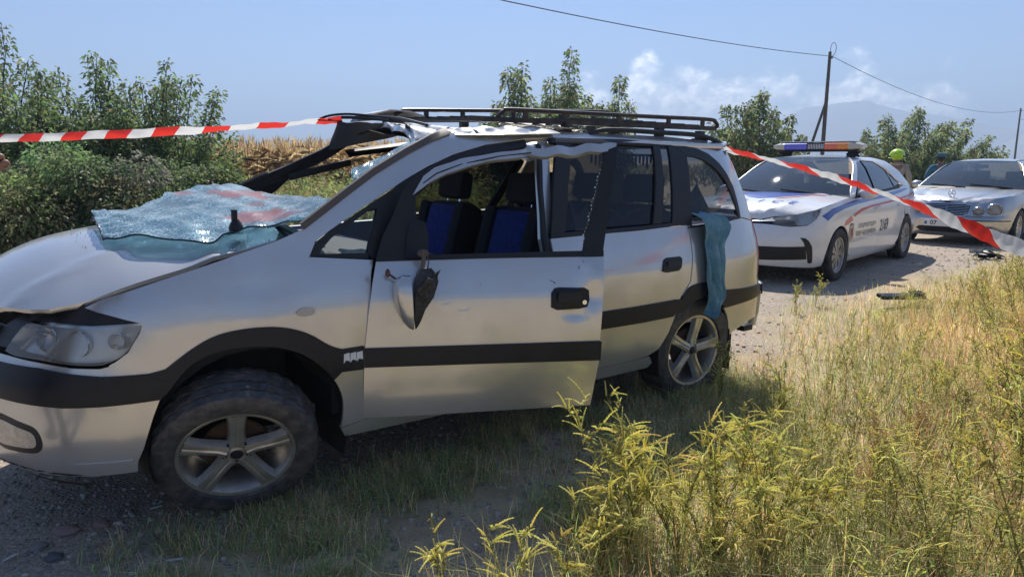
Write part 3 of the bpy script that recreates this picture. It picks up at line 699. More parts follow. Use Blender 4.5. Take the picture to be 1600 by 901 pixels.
# far windshield pillar, bent forward and seen from its dark inner side
P2 = [(.40, 1.20), (.52, 1.262), (.80, 1.380), (1.0, 1.475), (1.12, 1.545), (1.17, 1.62), (1.23, 1.64), (1.20, 1.52), (1.06, 1.435), (.93, 1.375), (.83, 1.325), (.74, 1.235), (.68, 1.195), (.55, 1.17)]
g = Geo(); n_ = len(P2)
V = [(x, .77 - .10 * max(0, (z - 1.2) / .45), z) for x, z in P2] + [(x + .03, .83 - .10 * max(0, (z - 1.2) / .45), z + .01) for x, z in P2]
Fq = [tuple(range(n_)), tuple(range(2 * n_ - 1, n_ - 1, -1))] + [(i, (i + 1) % n_, n_ + (i + 1) % n_, n_ + i) for i in range(n_)]
g.add(V, Fq).build('windshield_pillar', rubber_trim, VAN, smooth=False)
for dz, w in ((.0, .010), (-.028, .007), (-.05, .006)):
    Geo().tube(spline([(.50, .765, 1.245 + dz), (.80, .745, 1.362 + dz), (1.0, .725, 1.455 + dz), (1.11, .71, 1.52 + dz)], 6), w, 6).build('pillar_seal', dark_in, VAN)
Geo().tube(spline([(.46, .75, 1.237), (.56, .752, 1.285), (.68, .75, 1.335)], 4), .008, 5).build('torn_metal_edge', steel, VAN)
Geo().bar((.80, .735, 1.310), (1.19, .725, 1.402), .02, .042).build('loose_trim_strip', rubber_trim, VAN, bevel=.006)

# roof rack
rack_m = mat('rack_black_steel', (.018, .018, .022), .42, var=(.06, .045, .035), vscale=14, metal=.2)
rk = empty('roof_rack', (0, 0, 0), parent=VAN)
def nr(x): return 1.672 + .018 * (x - 1.5)          # near top rail height
def fr(x): return 1.722 + .050 * (x - 1.5)          # far top rail height
NY, FY = -.50, .50
Geo().tube(spline([(1.42, NY, 1.632), (1.46, NY, 1.664), (1.52, NY, nr(1.52)), (2.0, NY, nr(2.0)), (2.6, NY, nr(2.6)), (3.08, NY, nr(3.08)), (3.15, NY, 1.685), (3.17, NY, 1.665), (3.14, NY, 1.648)], 6), .0125, 8).build('side_rail', rack_m, rk)
Geo().tube(spline([(1.38, FY, fr(1.4) - .03), (1.44, FY, fr(1.44) - .005), (1.52, FY, fr(1.52)), (2.3, FY, fr(2.3)), (3.1, FY, fr(3.1)), (3.16, FY, fr(3.16) - .02)], 6), .0125, 8).build('side_rail', rack_m, rk)
Geo().bar((1.25, NY, 1.618), (3.15, NY, 1.646), .018, .026).build('lower_rail', rack_m, rk)
Geo().bar((1.30, FY, fr(1.3) - .062), (3.15, FY, fr(3.15) - .062), .018, .026).build('lower_rail', rack_m, rk)
for x in (1.60, 1.87, 2.28, 2.70, 3.02):
    Geo().bar((x, NY, nr(x) - .05), (x, NY, nr(x)), .03, .012, (0, 1, 0)).build('rail_post', rack_m, rk)
    Geo().bar((x, FY, fr(x) - .07), (x, FY, fr(x)), .03, .012, (0, 1, 0)).build('rail_post', rack_m, rk)
for x in (1.32, 1.60, 1.95, 2.30, 2.65, 3.0, 3.13):
    Geo().bar((x, NY, 1.617 + .0147 * (x - 1.25)), (x, FY, fr(x) - .062), .022, .016).build('crossbar', rack_m, rk)
for k in range(1, 8):
    t = k / 8; y = NY + (FY - NY) * t
    Geo().bar((1.30, y, 1.630 + (fr(1.3) - .062 - 1.618) * t), (3.14, y, 1.658 + (fr(3.14) - .062 - 1.646) * t), .014, .010).build('floor_slat', rack_m, rk)
for x in (1.88, 2.24, 2.62, 3.0):
    for y in (NY, FY):
        zb = roof(x, y).z; zt = (1.625 if y < 0 else fr(x) - .066)
        Geo().bar((x, y, zb - .01), (x, y, zt), .05, .04, (0, 1, 0)).box((x, y, zb + .004), (.09, .06, .015)).build('rack_foot', rack_m, rk)
for sg in (-1, 1):
    Geo().tube(spline([(1.95, sg * .565, roof(1.95, sg * .565).z), (2.08, sg * .562, 1.592), (2.6, sg * .558, 1.598), (2.95, sg * .555, 1.592), (3.18, sg * .54, roof(3.18, sg * .54).z - .01)], 6), .016, 8, sq=.9).build('factory_roof_rail', rubber_trim, VAN)

# tailgate and rear bumper
def rear_map(off): 
    c = VB.U[-1]
    return lambda a, b: VB.at(2 * c - a, b, off, -1) if a > c else VB.at(a, b, off, 1)
cR = VB.U[-1]
def symr(poly): return poly + [(2 * cR - a, b) for a, b in poly[::-1]]
tg = patch('tailgate', symr([(3.42, 1.08), (3.56, .72), (3.6, .68), (3.6, 1.06)]), rear_map(0), silver, VAN, step=.1, gap=.002)
patch('rear_window', symr([(3.44, 1.09), (3.415, 1.30), (3.40, 1.46), (3.6, 1.52), (3.7, 1.12)]), rear_map(.002), tint, tg, step=.1, thick=0)
patch('tailgate_frame', symr([(3.40, 1.065), (3.385, 1.2), (3.37, 1.33), (3.345, 1.47), (3.30, 1.55), (3.5, 1.565), (3.5, 1.53), (3.40, 1.47), (3.415, 1.30), (3.44, 1.08)]), rear_map(0), silver, tg, step=.08, thick=.02)
rb = patch('rear_bumper', symr([(3.40, .655), (3.40, .45), (3.45, .36), (3.6, .33), (3.7, .66)]), rear_map(.012), silver, VAN, step=.08)
patch('bumper_moulding', symr([(3.40, .655), (3.40, .587), (3.7, .58), (3.7, .66)]), rear_map(.022), plastic, rb, step=.08, thick=.02)
Geo().box((3.32, -.70, .36), (.10, .06, .04)).build('tow_bracket', plastic, VAN, bevel=.008)
# mud flap behind the rear wheel
g = Geo(); g.grid(lambda a, b: (2.965 + .02 * b, -.84 + .22 * a, .42 - .26 * b), 3, 4); g.build('mud_flap', rubber_trim, VAN, solid=.006)

# driver door, swung open
HX, HY, DOOR_A = .50, -.884, 24.0
def d_dent(s, z):
    d = .016 * math.exp(-((s - .96) / .05)**2 - ((z - .84) / .045)**2) - .012 * math.exp(-((s - .985) / .03)**2 - ((z - .93) / .05)**2)
    d += .010 * math.exp(-((s - .88) / .05)**2 - ((z - .775) / .03)**2) - .006 * math.exp(-((s - .95) / .03)**2 - ((z - .99) / .03)**2)
    return d
def df(s, z, o=0.0): return Vector((s, interp(VB.side, z) + d_dent(s, z) - o, z))
fd = patch('driver_door', [(.048, 1.010), (.03, .92), (.012, .80), (-.006, .659), (-.014, .50), (-.014, .354), (.20, .350), (.446, .350), (.972, .347), (.985, .46), (1.001, .565), (.999, .643), (1.008, .80), (1.015, .903), (1.021, 1.008)], df, silver, VAN, step=.03, thick=.02)
fd.location = (HX, HY, 0); fd.rotation_euler = (0, 0, -R(DOOR_A))
patch('door_moulding', [(-.010, .578), (.50, .570), (1.001, .560), (1.004, .645), (.50, .650), (-.008, .656)], lambda a, b: df(a, b, .012), plastic, fd, step=.05, thick=.02)
patch('belt_trim', [(.045, 1.004), (.50, 1.010), (1.021, 1.012), (1.022, 1.036), (.50, 1.030), (.05, 1.024)], lambda a, b: df(a, b, .006), rubber_trim, fd, step=.06, thick=.03)
hd = patch('door_handle', [(.775, .80), (.776, .862), (.79, .882), (.81, .885), (.925, .880), (.946, .868), (.95, .825), (.938, .797), (.90, .789), (.80, .788)], lambda a, b: df(a, b, .006), plastic, fd, step=.03, thick=.012)
patch('grip', [(.80, .828), (.803, .868), (.905, .866), (.908, .828)], lambda a, b: df(a, b, .020), rubber_trim, hd, step=.03, thick=.016)
p = df(.924, .818, .009); Geo().lathe([(-.004, .001), (-.004, .010), (.004, .012)], 14, 'Y', c=tuple(p)).build('key_lock', chrome, hd)
patch('door_inner_trim', [(.05, .38), (.95, .37), (.99, .60), (1.0, 1.0), (.06, 1.0)], lambda a, b: df(a, b, -.09), dark_in, fd, step=.2, thick=0)
patch('window_frame', [(.05, 1.020), (.075, 1.10), (.118, 1.18), (.165, 1.285), (.222, 1.345), (.253, 1.345), (.278, 1.319), (.217, 1.267), (.215, 1.10), (.205, 1.026)], lambda a, b: df(a, b, .0), rubber_trim, fd, step=.04, thick=.03)
def bent(a, b, o=0.0):
    p = df(a, b, o + .004); p.z += .006 * math.sin(a * 46) * (1 if a > .72 else .15); p.y -= .010 * math.sin(a * 31 + 1) * (1 if a > .7 else .2); return p
patch('window_frame_top', [(.205, 1.268), (.253, 1.345), (.303, 1.380), (.415, 1.419), (.585, 1.449), (.789, 1.475), (.938, 1.483), (1.078, 1.503), (1.137, 1.493), (1.125, 1.455), (1.072, 1.466), (.933, 1.446), (.726, 1.435), (.525, 1.410), (.356, 1.359), (.278, 1.319)], bent, silver, fd, step=.022, thick=.03)
strip('frame_groove', [(.25, 1.315), (.31, 1.357), (.42, 1.397), (.585, 1.432), (.73, 1.450)], lambda a, b, o: df(a, b, o + .005), .005, rubber_trim, fd, h=.001)
patch('window_post', [(1.137, 1.487), (1.101, 1.367), (1.060, 1.202), (1.021, 1.031), (.934, 1.036), (.963, 1.148), (1.016, 1.284), (1.069, 1.462)], lambda a, b: df(a, b, .002), rubber_trim, fd, step=.05, thick=.035)
g = Geo(); r_ = random.Random(4)                       # crumbs of glass left in the rear channel
for i in range(26):
    t = i / 25; s_ = .936 + .14 * t; z_ = 1.05 + .39 * t
    p = df(s_ - .004 - r_.uniform(0, .012), z_, -.004); d = r_.uniform(.002, .0055)
    g.add([p, p + Vector((-d, 0, d * .3)), p + Vector((0, .002, d * 1.6)), p + Vector((-d * .2, -.003, d))], [(0, 1, 3), (1, 2, 3), (0, 3, 2), (0, 2, 1)])
shard_m = mat('glass_crumbs', (.82, .90, .90), .2, spec=.8); g.build('broken_glass_edge', shard_m, fd, smooth=False)
chip_m = mat('rust_chip', (.10, .04, .025), .8)
for (cs_, cz_, cl_, ca_) in ((.905, .965, .010, 1.2), (.925, .990, .007, 1.5), (.79, .905, .012, -.7), (.775, .912, .008, -.6), (.47, .905, .006, 1.4), (.44, .93, .003, 0), (.40, .80, .03, .12), (.33, .83, .025, .2)):
    dx_, dz_ = math.cos(ca_) * cl_, math.sin(ca_) * cl_
    patch('paint_chip', [(cs_ - dx_, cz_ - dz_), (cs_ + dz_ * .25, cz_ - dx_ * .25), (cs_ + dx_, cz_ + dz_), (cs_ - dz_ * .2, cz_ + dx_ * .2)], lambda a, b: df(a, b, .0012), chip_m if cl_ < .02 else MATS['white_scrap'], fd, step=.02, thick=0)
# torn-off mirror dangling on its cable
mr = empty('door_mirror', (0, 0, 0), parent=fd)
patch('mirror_mount', [(.165, 1.016), (.172, 1.10), (.19, 1.158), (.215, 1.172), (.25, 1.16), (.262, 1.10), (.258, 1.024)], lambda a, b: df(a, b, .022), plastic, mr, step=.03, thick=.02)
g = Geo(); V = []; Fq = []
secs = [(.957, .020, .022), (.945, .032, .034), (.91, .038, .046), (.86, .037, .050), (.81, .032, .046), (.77, .022, .034), (.745, .010, .018), (.738, .002, .004)]
for (z, a, b) in secs:
    for j in range(13):
        t = PI * j / 12; V.append((.186 + (.738 - z) * .05 - math.sin(t) * a * 1.9, -.055 - math.cos(t) * b, z))
for i in range(len(secs) - 1):
    for j in range(12): Fq.append((i * 13 + j, i * 13 + j + 1, (i + 1) * 13 + j + 1, (i + 1) * 13 + j))
g.add(V, Fq).build('mirror_shell', silver, mr, solid=.003)
g = Geo(); V = []; Fq = []
for (z, x0, x1, b) in ((.985, .215, .262, .02), (.955, .200, .285, .034), (.925, .192, .282, .045), (.87, .190, .258, .048), (.82, .190, .236, .042), (.775, .191, .212, .03), (.742, .192, .197, .01)):
    j_ = math.sin(z * 190) * .006
    V += [(x0, -.055 - b, z), (x1 + j_, -.055 - b * .7, z + .004), (x1 - .004 + j_, -.055 + b * .6, z), (x0, -.055 + b, z)]
for i in range(6):
    for j in range(4): Fq.append((i * 4 + j, i * 4 + (j + 1) % 4, (i + 1) * 4 + (j + 1) % 4, (i + 1) * 4 + j))
Fq += [(0, 1, 2, 3), (24, 25, 26, 27)]
g.add(V, Fq); g.add([(.262, -.09, .962), (.292, -.085, .984), (.279, -.08, .955), (.27, -.075, .97)], [(0, 1, 2), (1, 3, 2), (0, 3, 1)]); g.add([(.258, -.09, .87), (.288, -.09, .952), (.262, -.085, .90)], [(0, 1, 2)])
for (x_, y_, z_, dx_, dz_) in ((.235, -.10, .93, .03, .05), (.215, -.105, .89, .02, .07), (.25, -.09, .90, .018, .06)):
    g.box((x_, y_, z_), (dx_, .006, dz_), Euler((.25, .5 * math.sin(z_ * 90), .3)).to_matrix())
g.build('mirror_housing', mat('broken_black_plastic', (.02, .02, .022), .40, var=(.04, .042, .048), vscale=45, bump=.5, bscale=70), mr, smooth=False)
Geo().tube(spline([(.225, -.05, 1.06), (.228, -.06, 1.02), (.222, -.065, .99), (.228, -.06, .96)], 5), .009, 7).tube(spline([(.238, -.045, 1.05), (.247, -.055, 1.01), (.238, -.06, .97)], 5), .003, 5).blob((.226, -.045, 1.045), (.024, .02, .016), 10, 6).build('mirror_cable', mat('cable_sheath', (.10, .085, .07), .6), mr)
g = Geo().tube(spline([(.172, -.06, .945), (.145, -.05, .925), (.115, -.035, .945), (.092, -.03, .962)], 5), .005, 6); g.blob((.088, -.03, .966), (.010, .008, .018), 8, 6); g.build('mirror_wire', mat('reddish_wire', (.10, .05, .04), .6), mr)

# wheels
sx, cxm = R(-15), R(25)
wheel(VAN, (.010, -.745, .328), (math.sin(sx) * math.cos(cxm), -math.cos(sx) * math.cos(cxm), -math.sin(cxm)), .306, .210, .19, 'five', tyre_m, alloy, spin=.34)
wheel(VAN, (0, .75, .315), (0, 1, 0), .318, .212, .20, 'five', tyre_m, alloy)
wheel(VAN, (2.685, -.715, .318), (-.06, -1, -.05), .318, .212, .20, 'five', tyre_m, alloy, spin=.15)
wheel(VAN, (2.694, .73, .335), (0, 1, 0), .318, .212, .20, 'five', tyre_m, alloy)

# fallen windshield, crazed and sagging over the bonnet
def crazed(name, red_patches):
    m = bpy.data.materials.new(name); m.use_nodes = True; t = m.node_tree; t.nodes.clear()
    o = t.nodes.new('ShaderNodeOutputMaterial'); c = t.nodes.new('ShaderNodeTexCoord')
    nz = t.nodes.new('ShaderNodeTexNoise'); nz.inputs['Scale'].default_value = 9; nz.inputs['Detail'].default_value = 4; t.links.new(c.outputs['Object'], nz.inputs['Vector'])
    wv = t.nodes.new('ShaderNodeVectorMath'); wv.operation = 'MULTIPLY_ADD'; wv.inputs[1].default_value = (.05, .05, .05); t.links.new(nz.outputs['Color'], wv.inputs[0]); t.links.new(c.outputs['Object'], wv.inputs[2])
    def vor(s, feat):
        v = t.nodes.new('ShaderNodeTexVoronoi'); v.feature = feat; v.inputs['Scale'].default_value = s; t.links.new(wv.outputs[0], v.inputs['Vector']); return v
    e1, e2, cc = vor(42, 'DISTANCE_TO_EDGE'), vor(110, 'DISTANCE_TO_EDGE'), vor(110, 'F1')
    crack = mth(t, 'MAXIMUM', mth(t, 'LESS_THAN', e1.outputs[0], .055), mth(t, 'MULTIPLY', mth(t, 'LESS_THAN', e2.outputs[0], .07), .55))
    dens = t.nodes.new('ShaderNodeMapRange'); dens.inputs[1].default_value = .38; dens.inputs[2].default_value = .62; t.links.new(nz.outputs[0], dens.inputs[0])
    milk = mth(t, 'ADD', .16, mth(t, 'MULTIPLY', dens.outputs[0], .22))
    tr = t.nodes.new('ShaderNodeBsdfTransparent'); tr.inputs[0].default_value = (.58, .80, .88, 1)
    df_ = t.nodes.new('ShaderNodeBsdfDiffuse'); tl = t.nodes.new('ShaderNodeBsdfTranslucent'); tl.inputs[0].default_value = (.45, .66, .76, 1)
    colr = t.nodes.new('ShaderNodeMix'); colr.data_type = 'RGBA'; colr.inputs[6].default_value = (.34, .58, .72, 1); colr.inputs[7].default_value = (.74, .88, .94, 1); t.links.new(crack, colr.inputs[0])
    col = colr.outputs[2]; sm = None
    for (p, r, k) in red_patches:  # coral patches at set spots, edges broken by noise
        dv = t.nodes.new('ShaderNodeVectorMath'); dv.operation = 'SUBTRACT'; dv.inputs[1].default_value = p; t.links.new(c.outputs['Object'], dv.inputs[0])
        sc = t.nodes.new('ShaderNodeVectorMath'); sc.operation = 'DIVIDE'; sc.inputs[1].default_value = r; t.links.new(dv.outputs[0], sc.inputs[0])
        ln = t.nodes.new('ShaderNodeVectorMath'); ln.operation = 'LENGTH'; t.links.new(sc.outputs[0], ln.inputs[0])
        mk = t.nodes.new('ShaderNodeMapRange'); mk.inputs[1].default_value = 1.15; mk.inputs[2].default_value = .85; t.links.new(mth(t, 'ADD', ln.outputs['Value'], mth(t, 'MULTIPLY', mth(t, 'SUBTRACT', nz.outputs[0], .5), 2.6)), mk.inputs[0])
        s1 = mth(t, 'MULTIPLY', mk.outputs[0], k); sm = s1 if sm is None else mth(t, 'MAXIMUM', sm, s1)
    if sm is not None:
        x = t.nodes.new('ShaderNodeMix'); x.data_type = 'RGBA'; x.inputs[7].default_value = (.72, .17, .10, 1); t.links.new(sm, x.inputs[0]); t.links.new(col, x.inputs[6]); col = x.outputs[2]
    t.links.new(col, df_.inputs[0])
    bp = t.nodes.new('ShaderNodeBump'); bp.inputs['Strength'].default_value = .35; bp.inputs['Distance'].default_value = .004; t.links.new(cc.outputs['Distance'], bp.inputs['Height'])
    gl = t.nodes.new('ShaderNodeBsdfGlossy'); gl.inputs['Roughness'].default_value = .2; t.links.new(bp.outputs[0], gl.inputs['Normal']); t.links.new(bp.outputs[0], df_.inputs['Normal'])
    m1 = t.nodes.new('ShaderNodeMixShader'); m1.inputs[0].default_value = .45; t.links.new(df_.outputs[0], m1.inputs[1]); t.links.new(tl.outputs[0], m1.inputs[2])
    m2 = t.nodes.new('ShaderNodeMixShader'); f_ = mth(t, 'ADD', milk, mth(t, 'MULTIPLY', mth(t, 'MULTIPLY', crack, .62), mth(t, 'ADD', .25, mth(t, 'MULTIPLY', dens.outputs[0], .75))), clamp=True)
    if sm is not None: f_ = mth(t, 'MAXIMUM', f_, mth(t, 'MULTIPLY', sm, .9))
    t.links.new(f_, m2.inputs[0]); t.links.new(tr.outputs[0], m2.inputs[1]); t.links.new(m1.outputs[0], m2.inputs[2])
    fr_ = t.nodes.new('ShaderNodeFresnel'); t.links.new(bp.outputs[0], fr_.inputs['Normal'])
    m3 = t.nodes.new('ShaderNodeMixShader'); t.links.new(mth(t, 'MULTIPLY', fr_.outputs[0], .65), m3.inputs[0]); t.links.new(m2.outputs[0], m3.inputs[1]); t.links.new(gl.outputs[0], m3.inputs[2])
    t.links.new(m3.outputs[0], o.inputs[0]); return m
ws_m = crazed('crazed_windshield', [((.40, .28, 1.21), (.13, .16, .10), .85), ((.28, -.35, 1.17), (.15, .12, .09), .8), ((.33, -.08, 1.17), (.06, .05, .06), .6), ((.14, .42, 1.21), (.05, .07, .05), .7)])
NE = spline([(-.335, -.36, 1.092), (-.28, -.42, 1.108), (-.17, -.52, 1.105), (-.03, -.62, 1.092), (.05, -.62, 1.113), (.13, -.63, 1.142), (.25, -.66, 1.152), (.345, -.70, 1.164)], 8)
ME = spline([(-.33, -.16, 1.150), (-.22, -.20, 1.150), (-.05, -.22, 1.158), (.10, -.24, 1.168), (.24, -.26, 1.172), (.36, -.28, 1.180), (.46, -.40, 1.205), (.50, -.60, 1.235)], 8)
FE = spline([(-.318, .05, 1.139), (-.27, .15, 1.178), (-.134, .30, 1.166), (.067, .45, 1.225), (.247, .55, 1.268), (.42, .62, 1.272), (.60, .62, 1.225), (.66, .20, 1.208)], 8)
def ws(a, b):
    i = min(int(a * (len(NE) - 1) + .5), len(NE) - 1)
    n_, m_, f_ = Vector(NE[i]), Vector(ME[i]), Vector(FE[i])
    v = n_ * (1 - b) * (1 - 2 * b) + m_ * 4 * b * (1 - b) + f_ * b * (2 * b - 1)
    w = .0045 * math.sin(a * 37 + b * 11) + .004 * math.sin(b * 41 - a * 19) + .0025 * math.sin(a * 90 + 3) * math.sin(b * 70)
    if b > .93: v += Vector((math.sin(a * 53), math.sin(a * 71 + 1), .5 * math.sin(a * 90))) * .012 * (b - .93) / .07
    hz = hood(min(max(v.x, -.8), .32), v.y).z if v.x < .32 else 0
    v.z = max(v.z + w, hz + .012) if v.x < .32 else v.z + w
    return v
g = Geo(); rs = random.Random(12)
for i in range(90):          # loose crumbs of the same glass on the bonnet
    a_ = rs.random(); p_ = hood(-.42 + .62 * a_, -.10 - .52 * a_ + rs.gauss(0, .10)); d_ = rs.uniform(.003, .008)
    g.add([p_ + Vector((0, 0, .002)), p_ + Vector((d_, .2 * d_, .002)), p_ + Vector((.3 * d_, d_, .002)), p_ + Vector((.4 * d_, .4 * d_, .002 + d_ * .8))], [(0, 1, 3), (1, 2, 3), (2, 0, 3), (0, 2, 1)])
tag(g.build('glass_crumbs', shard_m, VAN, smooth=False), kind='stuff')
g = Geo(); g.grid(ws, 56, 40); g.build('fallen_windshield', ws_m, VAN, sharp=60, solid=.003)
ew = Geo(); ew.tube([ws(i / 56, 0) for i in range(0, 57)], .0035, 5); ew.tube([ws(0, i / 40) for i in range(41)], .003, 5); ew.build('windshield_border', rubber_trim, VAN)
rm_ = Geo(); p = ws(.56, .12); rm_.lathe([(.0, .026), (.012, .03), (.03, .022), (.045, .012)], 14, 'Z', c=(p.x, p.y, p.z)); rm_.box((p.x - .005, p.y, p.z + .062), (.022, .018, .045)); rm_.build('mirror_stalk', plastic, VAN, bevel=.004)
# crazed remnant still glued to the near pillar
def rem(a, b):
    lo = VB.at(.56 + .55 * a, 1.325 + .225 * a - .08 * a * (1 - a) * -1.0, -.02)
    up = Vector((.72 + .50 * a, -.24 - .10 * a + .05 * math.sin(a * 14), 1.36 + .21 * a))
    k = b * (.25 + .75 * math.sin(PI * min(1, a * .75 + .12))) * (1 + .12 * math.sin(a * 31))
    v = lo.lerp(up, min(k, 1)); v += Vector((math.sin(a * 25 + b * 9), math.sin(b * 21 - a * 13), math.sin(a * 19 + b * 27))) * .007; return v
g = Geo(); g.grid(rem, 30, 16); g.build('windshield_remnant', crazed('crazed_remnant', []), VAN, sharp=60, solid=.004)
# wiper cowl
Geo().grid(lambda a, b: (.25 + .16 * a, -.72 + 1.44 * b, hood(.28, -.72 + 1.44 * b).z - .06 + .02 * a), 3, 12).build('wiper_cowl', plastic, VAN)
for y0, y1 in ((-.60, -.05), (.0, .58)): Geo().tube([(.33, y0, 1.10), (.36, (y0 + y1) / 2, 1.115), (.37, y1, 1.105)], .008, 6).build('wiper_arm', rubber_trim, VAN)

# teal cloth hanging out of the rear quarter window
teal = mat('teal_cloth', (.11, .26, .33), .92, var=(.21, .38, .44), vscale=7, bump=.7, bscale=60)
def cloth(a, b):
    u0 = 2.625 + .03 * b; wd = interp([(0, .16), (.07, .24), (.16, .25), (.35, .185), (.6, .165), (.85, .15), (1, .08)], b)
    z = 1.155 - .60 * b; u = u0 + wd * a + .01 * math.sin(b * 9)
    off = .020 + .030 * math.sin(PI * a)**.7 + .022 * math.sin(a * 14 + b * 2.6 + 1.3 * math.sin(b * 7)) + .007 * math.sin(a * 31 - b * 9) * (.55 + .45 * b) + (.03 * math.sin(PI * min(1, b * 3.2)) if b < .31 else 0)
    if b < .06: off -= (.06 - b) * 2.2
    if b > .9: z -= .03 * math.sin(PI * a) 
    p = VB.at(u, z, off); return (p.x, p.y, p.z)
VM = Matrix.Translation((-1.530, 3.237, 0)) @ Euler((0, R(.95), R(37.1))).to_matrix().to_4x4()
g = Geo(); g.grid(cloth, 26, 40); g.xf(VM); o = g.build('hanging_cloth', teal, sharp=70, solid=.003)
tag(o, 'teal blue cloth hanging out of the minivan rear quarter window', 'cloth')
# pale sheet of board lying behind the quarter window
Wp = [VB.at(2.70, 1.18, -.10), VB.at(2.93, 1.30, -.13), VB.at(2.96, 1.13, -.10), VB.at(2.76, 1.10, -.09)]
g = Geo(); g.add(Wp, [(0, 1, 2, 3)]); g.xf(VM); o = g.build('cardboard_sheet', mat('pale_card', (.55, .56, .58), .8, var=(.4, .4, .42), vscale=14), smooth=False, solid=.006)
tag(o, 'pale torn sheet of card inside the minivan rear quarter window', 'cardboard')
Wp = [VB.at(1.74, 1.07, -.06), VB.at(1.76, 1.22, -.08), VB.at(1.80, 1.14, -.09), VB.at(1.86, 1.20, -.06), VB.at(1.85, 1.07, -.06)]
g = Geo(); g.add(Wp, [(0, 1, 2), (0, 2, 4), (2, 3, 4)]); g.xf(VM); o = g.build('crumpled_paper', mat('white_paper', (.7, .7, .72), .85), smooth=False, solid=.003)
tag(o, 'crumpled white paper wedged behind the open driver door in the rear door window', 'paper')
